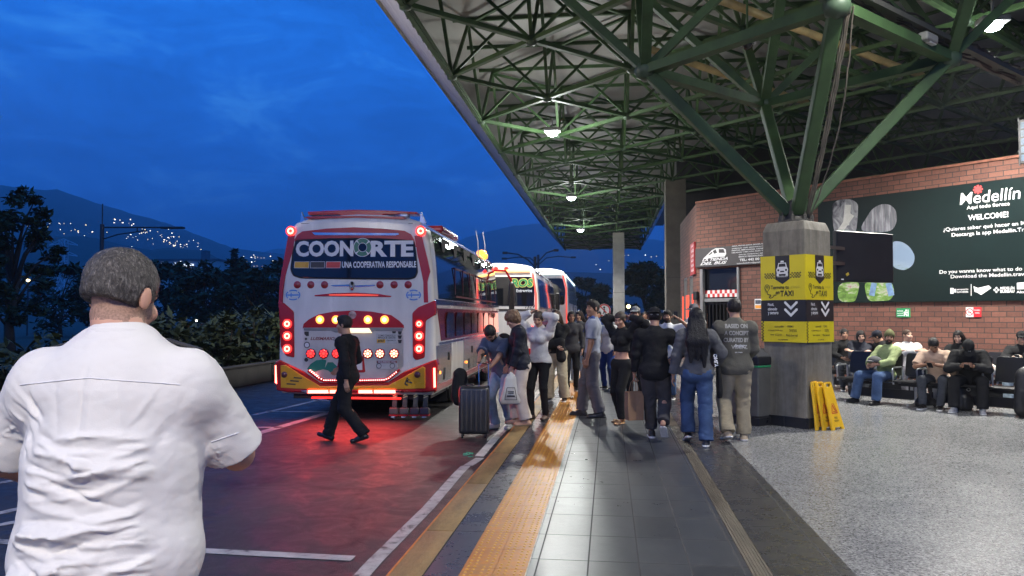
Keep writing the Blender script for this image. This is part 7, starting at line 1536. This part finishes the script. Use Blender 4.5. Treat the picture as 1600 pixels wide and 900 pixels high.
# 7 -- woman in ripped light jeans
loc = PZ(906, 598); J = person('ripped', 'woman in a dark crop top and ripped light blue jeans farther along the queue', loc, 150, H=1.68, female=True, sk=BRN, hair=(.03, .018, .014), hairstyle='long', top=dict(m=T_gry2, t=.012, sleeve=.6, hem=.14, fold=.006), bottom=dict(m=T_ljean, t=.016, wide=.02, fold=.006, waist=.08), shoes=dict(m=m_sktan, sm=m_sole), head=(10, -6, 0), feet=((-.13, 0), (.13, .05)), hands=((-.30, .30, 1.20), (.05, .25, 1.08)), elbow=((-1, -.2, -.3), (1, -.3, -.3)), h=.013)
on_person(J, 'knee_rip', lambda g: (g.ell(J['kn'][-1] + V3(0, .055, .01), (.045, .035, .022)), g.ell(J['kn'][1] + V3(0, .055, .0), (.04, .035, .02))), skin(BRN))
jk = thing('jacket', 'dark jacket draped over the arm of the woman in ripped jeans', 'jacket', loc, R(150)); g = Sdf(.013); g.cone((-.30, .22, 1.16), (-.28, .2, .70), .07, .10, .05, (V3(1, 0, 0), .6)); g.fold(.01, (12, 12, 5), 3); np_obj('cloth', [g.mesh()], T_blk, jk)
# 9 -- guard
loc = PZ(926, 651); fc = 84; J = person('guard', 'tall guard in a grey blue uniform shirt looking back over the platform', loc, fc, H=1.80, sk=(.33, .175, .11), hairstyle='tall', top=dict(m=T_guard, t=.018, sleeve=.82, sr=.032, hem=.045, fold=.006), bottom=dict(m=T_gpant, t=.02, wide=.022, fold=.005, waist=.10, belt=True), shoes=dict(m=m_skb, sm=m_sole_k, chunk=True), head=(44, 0, 0), lean=(-2, 0), feet=((-.10, -.12), (.10, .18)), hands=((-.25, .05, .86), (.26, .12, .88)), elbow=((-.6, -1, 0), (.6, -1, 0)), curl=(.7, .6))
on_person(J, 'collar', lambda g: (g.cone(J['N'] + J['u'] * .0 + J['f'] * .01, J['N'] + J['u'] * .06 + J['f'] * .01, .076, .064, .01, None, 'ab')), T_dblue)
on_person(J, 'shoulder_tab', lambda g: [g.cone(J['SH'][s_] + J['u'] * .075 - J['r'] * s_ * .01, J['N'] + J['r'] * s_ * .09 + J['u'] * .045, .03, .03, .01, (J['f'], 1.2)) for s_ in (-1, 1)], T_dblue)
MB().box((0, 0, 0), (.07, .035, .006), frame(Vector(J['P'] + J['u'] * .37 - J['r'] * .085 + J['f'] * .138), Vector(J['r']), Vector(J['u']))).build('name_badge', T_dblue, J['obj'])
# 10 -- woman in the black crop top
loc = PZ(972, 661); fc = 136; J = person('crop', 'woman in a black crop top and black trousers with her arms behind her head', loc, fc, H=1.64, female=True, fat=1.05, sk=(.47, .25, .17), hair=(.05, .028, .018), hairstyle='bun', top=dict(m=T_blk, t=.012, sleeve=1.8, sr=.022, hem=.205, fold=.006), bottom=dict(m=T_blk, t=.008, waist=.085, fold=.003, wide=.004), shoes=dict(m=m_gold, sm=mat('sandal_sole', (.35, .2, .12), .6), kind='sandal'), head=(18, -18, 0), feet=((-.08, .10), (.10, -.08)), pelvis=(0, 0, .92), hands=((-.12, -.06, 1.66), (.12, -.07, 1.64)), elbow=((-1, .1, .2), (1, .15, .7)), curl=(.9, .9))
# 11 -- man in black sweater, walking away
loc = PZ(1024, 689); J = person('black_sweater', 'man in a black sweater and backwards cap walking away with a paper bag', loc, -4, H=1.69, sk=(.42, .23, .15), hairstyle='short', top=dict(m=T_blk, t=.020, sleeve=1.85, sr=.022, hem=-.12, fold=.007, box=1.05), bottom=dict(m=T_char, t=.018, wide=.012, cuff=.12, fold=.006), shoes=dict(m=m_skb, sm=m_sole, chunk=True, sole=.03), feet=((-.05, .26), (.10, -.20, .06)), heel=(0, 46), pelvis=(0, .02, .91), lean=(3, 0), hands=((-.27, .10, .86), (.26, .22, 1.05)), elbow=((-.7, -1, 0), (.9, -.8, 0)), curl=(1.2, .8), cap=dict(kind='back', m=T_blk), head=(0, -8, 0), fat=1.05)
on_person(J, 'cap_strap', lambda g: (g.cone(J['hp'](-.04, -.098, .012), J['hp'](.04, -.098, .012), .018, .018, .01, (J['HA'][2], .7))), mat('cap_strap_grey', (.3, .3, .28), .6))
hb = world(J, J['WR'][-1] + (J['WR'][-1] - J['EL'][-1]) * .33); pbg = thing('paper_bag', 'tall brown paper bag carried by the man in the black sweater', 'bag', hb + Vector((0, 0, -.0)), R(20)); v = []
for z, w_, d_ in ((-.16, .105, .06), (-.34, .11, .065), (-.52, .10, .07)): v += [(-w_, -d_, z), (0, -d_ * .8, z), (w_, -d_, z), (w_, 0, z), (w_, d_, z), (0, d_ * .8, z), (-w_, d_, z), (-w_, 0, z)]
n = 8; q = MB().raw(v, [(k * n + i, k * n + (i + 1) % n, (k + 1) * n + (i + 1) % n, (k + 1) * n + i)[::-1] for k in range(2) for i in range(n)] + [tuple(2 * n + i for i in range(n))]); m_kraft = mat('kraft_paper', (.27, .155, .085), .75, var=.15, vs=6, bump=.3, bs=12); q.build('body', m_kraft, pbg, bevel=.003)
hn = MB()
for y_ in (-.055, .055): hn.tube([(-.05, y_, -.17), (-.035, y_ * .5, -.05), (0, 0, -.0), (.035, y_ * .5, -.05), (.05, y_, -.17)], .004, 5)
hn.build('handle', m_kraft, pbg)
# 12 -- woman with very long black hair
loc = PZ(1090, 695); J = person('long_hair', 'woman with very long black hair, grey hoodie and blue jeans walking away', loc, -3, H=1.67, female=True, hair=(.008, .007, .008), hairstyle='verylong', sk=BRN, top=dict(m=T_hood, t=.026, sleeve=1.88, sr=.030, hem=-.02, fold=.010, box=1.05, hood=True), bottom=dict(m=T_jean, t=.016, wide=.028, fold=.006, cuff=.02), shoes=dict(m=m_skb, sm=m_sole, chunk=True, sole=.03), feet=((-.11, .16), (.10, -.10)), heel=(20, -6), pelvis=(0, .02, .92), hands=((-.30, .05, .87), (.24, .24, 1.0)), elbow=((-.8, -1, 0), (1, -.8, 0)), head=(0, -4, 0))
tb = thing('tote_bag', 'black tote bag with white lettering on the right arm of the long haired woman', 'bag', loc, R(-3)); tb.scale = J['obj'].scale; g = Sdf(.009); g.cone((.275, .08, .93), (.285, .08, .68), .09, .115, .03, (V3(1, 0, 0), .35)); g.plane((0, 0, .60), (0, 0, -1)); g.fold(.005, (14, 14, 14), 2); np_obj('body', [g.mesh()], T_blk, tb); st_ = MB(); st_.tube([Vector((.28, .0, .98)), Vector((.25, .02, 1.2)), Vector((.19, .0, 1.47)), Vector((.2, .1, 1.40)), Vector((.27, .14, 1.2)), Vector((.28, .14, .98))], .013, 5); st_.build('strap', T_blk, tb)
text('lettering', 'ONLY', m_letter, tb, frame((.235, -.02, 1.08), (.1, -.2, -1), (-1, -.3, .1)), w=.17, h=.05, bold=.04, depth=.0)
# 13 -- man in the taupe sweatshirt
loc = PZ(1150, 690); J = person('taupe', 'man in a taupe sweatshirt with printed back and khaki cargo trousers walking away', loc, 2, H=1.785, sk=BRN, hairstyle='short', fat=1.1, top=dict(m=T_taupe, t=.022, sleeve=1.85, sr=.028, hem=-.10, fold=.006, box=1.06), bottom=dict(m=T_khaki, t=.017, wide=.022, fold=.006, cuff=.0), shoes=dict(m=m_sktan, sm=m_sole, chunk=True), feet=((-.12, -.12, .02), (.12, .12)), heel=(16, 0), pelvis=(0, 0, .925), hands=((-.20, .27, 1.0), (.20, .27, 1.0)), elbow=((-.5, -.9, -.8), (.5, -.9, -.8)), head=(0, -6, 0))
SW = [c for c in J['obj'].children if c.name.startswith('shirt')][0]; bv = BVHTree.FromPolygons([v.co for v in SW.data.vertices], [tuple(p.vertices) for p in SW.data.polygons])
def print_on(s, x, z, w_, h_, m, b=.0, shear=0.):
    o = text('lettering', s, m, J['obj'], frame((x, -.6, z), (1, 0, 0), (0, 0, 1)), w=w_, h=h_, bold=b, shear=shear); bm = bmesh.new(); bm.from_mesh(o.data); bmesh.ops.triangulate(bm, faces=bm.faces[:]); bmesh.ops.subdivide_edges(bm, edges=[e_ for e_ in bm.edges if e_.calc_length() > .025], cuts=1); 
    for v in bm.verts:
        hit = bv.ray_cast(Vector((v.co.x, -1, v.co.z)), Vector((0, 1, 0)))
        if hit[0] is not None: v.co = hit[0] + Vector((0, -.0035, 0))
    bm.to_mesh(o.data); bm.free(); SWp = o; return o
m_pr = mat('print_faded_grey', (.34, .33, .30), .8, var=.15, vs=30)
print_on('BASED ON', -.0, 1.42, .27, .055, m_pr, .05); print_on('A CONCEPT', 0, 1.335, .29, .055, m_pr, .05); print_on('CURATED BY', 0, 1.25, .30, .055, m_pr, .05); print_on('VISUAL', .03, 1.165, .20, .05, m_pr, .03); print_on('Artistry', .04, 1.175, .17, .055, m_letter, .02, .4); print_on('EST. STUDIO', .02, 1.10, .09, .012, m_letter, .02)
# ---- background people
def bgp(key, label, px, D, fc, H, **k):
    g = PD(px, 493, D); g.z = 0; return person(key, label, g, fc, H=H, h=.014, **k)
J = bgp('phone_man', 'man in a white tee with a dark beard raising a phone to his face', 1043, 14.6, 165, 1.66, beard=True, hairstyle='tall', top=dict(m=T_white, t=.02, sleeve=.85, sr=.035, hem=-.1), bottom=dict(m=T_jean, t=.014), shoes=SNK, hands=((.05, .24, 1.10), None) and ((-.26, .22, 1.60), (.24, .1, .9)), elbow=((-1, -.2, -.6), (.8, -1, 0)), curl=(1., .5))
ph = world(J, J['WR'][-1] + (J['WR'][-1] - J['EL'][-1]) * .3); t = thing('phone', 'dark phone held up by the man in the white tee', 'phone', ph, R(165)); MB().box((0, 0, .02), (.075, .012, .15), bev=.01).build('body', m_blk, t)
J = bgp('denim_cap', 'man in a grey cap and white shirt beside the kiosk corner', 1086, 15.6, 120, 1.80, cap=dict(kind='front', m=T_gpant), top=dict(m=T_offw, t=.024, sleeve=.9, sr=.03, hem=-.1), bottom=dict(m=T_jean, t=.014), shoes=SNK, head=(5, -8, 0), hands=((-.22, .2, 1.0), (.2, .24, 1.1)))
on_person(J, 'denim_vest', lambda g: (g.cone(J['P'] + J['u'] * .12, J['P'] + J['u'] * .42, .155, .17, .05, (J['f'], .72)), g.cone(J['SH'][-1], J['SH'][1] * .3 + J['SH'][-1] * .7, .085, .085, .04), g.plane(J['P'], -V3(0, 0, 1))), cloth('denim_vest_blue', (.10, .17, .30), var=.3), fold=.006)
bgp('cap_hand', 'person in dark clothes and a grey cap raising a hand to the face', 993, 13.6, 170, 1.72, cap=dict(kind='front', m=cloth('cap_camouflage', (.25, .26, .25), var=.7, vs=24)), top=dict(m=T_blk, t=.02, sleeve=1.9, hem=-.1), bottom=dict(m=T_blk, t=.012), shoes=SNK, hands=((-.02, .17, 1.57), (.22, .15, .95)), elbow=((-1, -.1, -.7), (.8, -1, 0)), curl=(1., .5))
bgp('queue_a', 'person in a white and blue top mostly hidden behind the guard', 950, 16.5, 150, 1.62, hair=(.02, .014, .012), hairstyle='bob', female=True, top=dict(m=T_offw, t=.02, sleeve=1.7, hem=-.1), bottom=dict(m=T_dblue, t=.012), shoes=SNK)
bgp('queue_b', 'person with dark hair far along the queue behind the ripped jeans', 922, 21, 160, 1.66, hairstyle='long', female=True, top=dict(m=T_blk, t=.02, sleeve=1.9, hem=-.1), bottom=dict(m=T_blk, t=.012), shoes=SNK)
bgp('queue_c', 'dark clothed woman standing in the queue behind the beige trousers', 893, 16.2, 185, 1.66, hairstyle='bob', female=True, top=dict(m=T_char, t=.02, sleeve=1.9, hem=-.1), bottom=dict(m=T_blk, t=.01), shoes=SNK)
bgp('queue_d', 'person in a pale top far behind the crop top woman', 1008, 24, 175, 1.68, hairstyle='short', top=dict(m=T_offw, t=.02, sleeve=.9, hem=-.1), bottom=dict(m=T_jean, t=.012), shoes=SNK)
bgp('queue_e', 'man in dark blue standing far down the platform edge', 936, 28, 180, 1.72, hairstyle='short', top=dict(m=T_dblue, t=.02, sleeve=1.9, hem=-.1), bottom=dict(m=T_char, t=.012), shoes=SNK)
# ---- seated people, facing away from the wall
FS = math.degrees(math.atan2(-WNR.x, WNR.y))
def sit(key, label, s_, back, H=1.70, turn=0., pel=(0, -.06, .50), fy=.42, sp=.13, **k):
    p = row_pt(s_, back); p.z = 0; k.setdefault('feet', ((-sp, fy), (sp, fy + .03))); k.setdefault('knee', ((-.3, 1, .9), (.3, 1, .9))); k.setdefault('hands', ((-.10, .30, .70), (.10, .30, .70))); k.setdefault('elbow', ((-1, -.3, -.5), (1, -.3, -.5))); k.setdefault('h', .0125)
    return person(key, label, p, FS + turn, H=H, pelvis=pel, seatd=True, **k)
LAP = ((-.06, .27, .70), (.08, .27, .70))
def phone(J, label, sd=1):
    p = (world(J, J['WR'][1]) + world(J, J['WR'][-1])) / 2; f_ = (J['obj'].rotation_euler.to_matrix() @ Vector(tuple(J['f']))); t = thing('phone', label, 'phone', p + f_ * .07 + Vector((0, 0, .02)), J['obj'].rotation_euler.z); MB().box((0, 0, 0), (.075, .15, .012), Matrix.Rotation(R(35), 4, 'X'), .005).build('body', m_blk, t); MB().box((0, 0, .0065), (.066, .138, .002), Matrix.Rotation(R(35), 4, 'X')).build('screen', mat('phone_screen', (.5, .6, .7), .2, var=0, emit=.7, ecol=(.6, .75, 1)), t)
J = sit('green', 'man in an olive beanie and sage green sweater with a cap on his lap', 0, 0, turn=-18, head=(48, -2, 0), lean=(-8, 0), beard=True, sk=(.36, .19, .12), hairstyle='short', cap=dict(kind='beanie', m=T_oliv), top=dict(m=T_green, t=.024, sleeve=1.8, sr=.03, hem=-.04, fold=.008), bottom=dict(m=T_jean, t=.02, wide=.02), shoes=dict(m=m_skb, sm=m_sole_k), sp=.24, hands=((-.10, .25, .72), (.08, .27, .70)))
w_ = world(J, V3(.0, .20, .80)); t = thing('cap_on_lap', 'dark grey cap resting on the lap of the man in green', 'cap', w_, R(FS - 18)); g = Sdf(.011); g.ell((0, 0, 0), (.12, .11, .07)); g.cone((-.03, .11, -.02), (.03, .11, -.02), .05, .05, .01, (V3(0, 0, 1), .25)); g.plane((0, 0, -.04), (0, 0, -1)); g.fold(.004, (20, 20, 20), 2); np_obj('crown', [g.mesh()], T_gry2, t)
J = sit('beige', 'man in a sand coloured tee bent forward over his phone', .94, 0, turn=10, lean=(24, 0), head=(12, -22, 0), sk=DRK, hairstyle='crop', top=dict(m=T_pink, t=.022, sleeve=.85, sr=.034, hem=-.04), bottom=dict(m=T_dj, t=.018), shoes=SNK, hands=((-.07, .42, .78), (.07, .42, .78)), curl=(.8, .8)); phone(J, 'phone in the hands of the man in the sand tee')
J = sit('nycap', 'man all in black with a black cap bowed over his phone', 1.46, 0, turn=16, H=1.76, lean=(28, 0), head=(10, -38, 0), sk=DRK, hairstyle='short', fat=1.1, cap=dict(kind='front', m=T_blk), top=dict(m=T_blk, t=.026, sleeve=1.85, sr=.032, hem=-.06), bottom=dict(m=T_blk, t=.02, wide=.015), shoes=dict(m=mat('shoe_grey_white', (.4, .4, .4), .6, var=.5, vs=30), sm=m_sole, chunk=True), sp=.2, hands=((-.06, .42, .76), (.06, .42, .76)), curl=(.8, .8)); phone(J, 'lit phone in the hands of the man in black')
text('cap_emblem', 'M', m_letter, J['obj'], frame(Vector(J['hp'](0, .098, .075)), Vector(J['HA'][0]) * -1, Vector(J['HA'][2])), w=.045, h=.045, bold=.03, depth=.002, shear=.2)
sit('bald', 'balding man in a pale grey sweatshirt with folded arms in the rear row', -.36, 1.75, turn=34, head=(28, 4, 0), lean=(-4, 0), sk=PAL, hair=(.06, .05, .045), hairstyle='crop', top=dict(m=T_offw, t=.024, sleeve=1.85, sr=.03, hem=-.04), bottom=dict(m=T_gpant, t=.014), shoes=SNK, hands=((.12, .20, .92), (-.12, .22, .92)), elbow=((-1, .1, -.5), (1, .1, -.5)))
sit('hoodie_woman', 'woman in a black hooded top leaning on her arms beside the taxi pillar', -1.40, 1.75, turn=30, head=(6, 0, 8), lean=(14, -6), female=True, sk=PAL, hairstyle='bob', top=dict(m=T_navy, t=.03, sleeve=1.9, sr=.03, hem=-.06, hood=True), bottom=dict(m=T_dj, t=.014), shoes=SNK, hands=((.12, .30, .86), (-.10, .30, .84)))
sit('left_man', 'man in a black jacket half hidden at the edge of the taxi pillar', -1.80, 1.95, turn=40, head=(10, 0, 0), sk=(.42, .23, .15), hairstyle='short', top=dict(m=T_blk, t=.026, sleeve=1.9, hem=-.06), bottom=dict(m=T_dj, t=.014), shoes=SNK)
sit('back_cap', 'person in a black cap and jacket bent over in the rear row', -.95, 1.95, turn=-30, head=(-40, -14, 0), lean=(12, 0), sk=BRN, hairstyle='short', cap=dict(kind='front', m=T_navy), top=dict(m=T_blk, t=.03, sleeve=1.9, hem=-.06), bottom=dict(m=T_dj, t=.014), shoes=SNK)
sit('rear_hair', 'woman with long dark hair sitting behind the two men with phones', .56, 1.75, head=(10, -10, 0), female=True, sk=PAL, hairstyle='long', hair=(.012, .009, .008), top=dict(m=T_blk, t=.02, sleeve=1.9, hem=-.06), bottom=dict(m=T_blk, t=.012), shoes=SNK)
J = sit('right_cap', 'man in a black cap and dark jacket holding a phone at the right edge', 1.62, 1.75, head=(18, -6, 0), turn=10, sk=PAL, hairstyle='short', cap=dict(kind='front', m=T_blk), top=dict(m=T_blk, t=.03, sleeve=1.9, sr=.03, hem=-.06, hood=True), bottom=dict(m=T_ljean, t=.02, wide=.02), shoes=dict(m=m_sktan, sm=m_sole), hands=((-.06, .33, .86), (.06, .33, .86)), curl=(.8, .8)); phone(J, 'phone of the man in the dark jacket at the right edge')
J = sit('edge_person', 'person in white sneakers stretching their legs in from the right edge', 2.50, 0, turn=14, lean=(-10, 0), top=dict(m=T_blk, t=.026, sleeve=1.9, hem=-.06), bottom=dict(m=T_ljean, t=.016, wide=.02), shoes=dict(m=m_skw, sm=m_sole, chunk=True), fy=.80, sp=.12, heel=(-22, -22), knee=((0, 1, .6), (0, 1, .6)))
# ---- bags on the floor
def floor_bag(name, label, px, py, rz, ops, m, z=0., fold=.006): g = PZ(px, py, z); t = thing(name, label, 'bag', g, rz); s_ = Sdf(.010); ops(s_); s_.fold(fold, (16, 16, 16), len(label)); np_obj('body', [s_.mesh()], m, t); return t
m_bag = mat('bag_black_nylon', (.014, .014, .016), .5, var=.3)
floor_bag('holdall', 'small black slumped bag on the floor below the man in the sand tee', 1447, 637, R(20), lambda g: (g.cone((-.09, 0, .08), (.10, 0, .08), .095, .09, .04), g.cone((-.04, 0, .16), (.04, .0, .2), .08, .05, .05), g.plane((0, 0, 0), (0, 0, -1))), m_bag)
t = floor_bag('backpack', 'black backpack with an oval badge standing between the feet of the man in black', 1506, 641, R(28), lambda g: (g.cone((0, 0, .10), (0, 0, .32), .15, .13, .04, (V3(0, 1, 0), .62)), g.cone((0, -.08, .10), (0, -.08, .18), .11, .10, .03, (V3(0, 1, 0), .5)), g.plane((0, 0, 0), (0, 0, -1))), m_bag)
e1 = MB(); pc = circ(0, 0, .042, 16, .5)
for a, c in zip(pc, pc[1:] + pc[:1]): e1.bar((*a, 0), (*c, 0), .012, .006, frame((0, -.095, .35), (1, 0, 0), (0, .2, 1)))
e1.build('oval_badge', m_letter, t)
t = floor_bag('backpack', 'big black backpack cut by the right edge of the photo', 1606, 652, R(10), lambda g: (g.cone((0, 0, .16), (0, 0, .62), .2, .17, .06, (V3(0, 1, 0), .7)), g.cone((-.02, -.12, .16), (-.02, -.11, .36), .13, .12, .04, (V3(0, 1, 0), .5)), g.plane((0, 0, 0), (0, 0, -1))), m_bag)
q = row_pt(1.05, 1.75); t = thing('carry_bag', 'white bag with orange flowers on a rear seat behind the man in black', 'bag', (q.x, q.y, .45), R(FS)); g = Sdf(.012); g.cone((-.1, .02, .12), (.1, .02, .12), .11, .11, .04, (V3(0, 1, 0), .7)); g.cone((0, .02, .2), (0, .02, .28), .12, .08, .05, (V3(0, 1, 0), .6)); np_obj('body', [g.mesh()], petal_mat('flower_print', [(.4, (.65, .6, .55)), (.55, (.65, .6, .55)), (.62, (.6, .14, .05)), (.7, (.6, .3, .2))], 14), t)
bl = PC + Vector((-.52, .42, 1.02)); t = thing('backpack', 'black backpack slumped on the seat side behind the litter bin', 'backpack', (bl.x - .05, bl.y + .35, .80), R(-20)); g = Sdf(.011); g.cone((-.10, 0, .10), (-.14, 0, .34), .13, .10, .04, (V3(0, 1, 0), .8)); g.cone((.05, -.03, .06), (.2, -.03, .06), .11, .09, .04); g.cone((-.1, 0, -.5), (.1, 0, -.0), .15, .14, .04); g.fold(.008, (13, 13, 13), 3); np_obj('body', [g.mesh()], T_blk, t)
# ================================================================ dusk haze that fades the far hills
mh = bpy.data.materials.new('haze_air'); mh.use_nodes = True; nh = mh.node_tree.nodes; nh.clear(); oh = nh.new('ShaderNodeOutputMaterial'); vh = nh.new('ShaderNodeVolumePrincipled')
vh.inputs['Color'].default_value = (.85, .9, 1, 1); vh.inputs['Density'].default_value = .00028; mh.node_tree.links.new(vh.outputs[0], oh.inputs['Volume'])
hz = MB().box((0, 4400, 380), (12600, 10200, 762.4)).build('haze', mh); tag(hz, 'thin blue evening haze in the valley', kind='stuff')
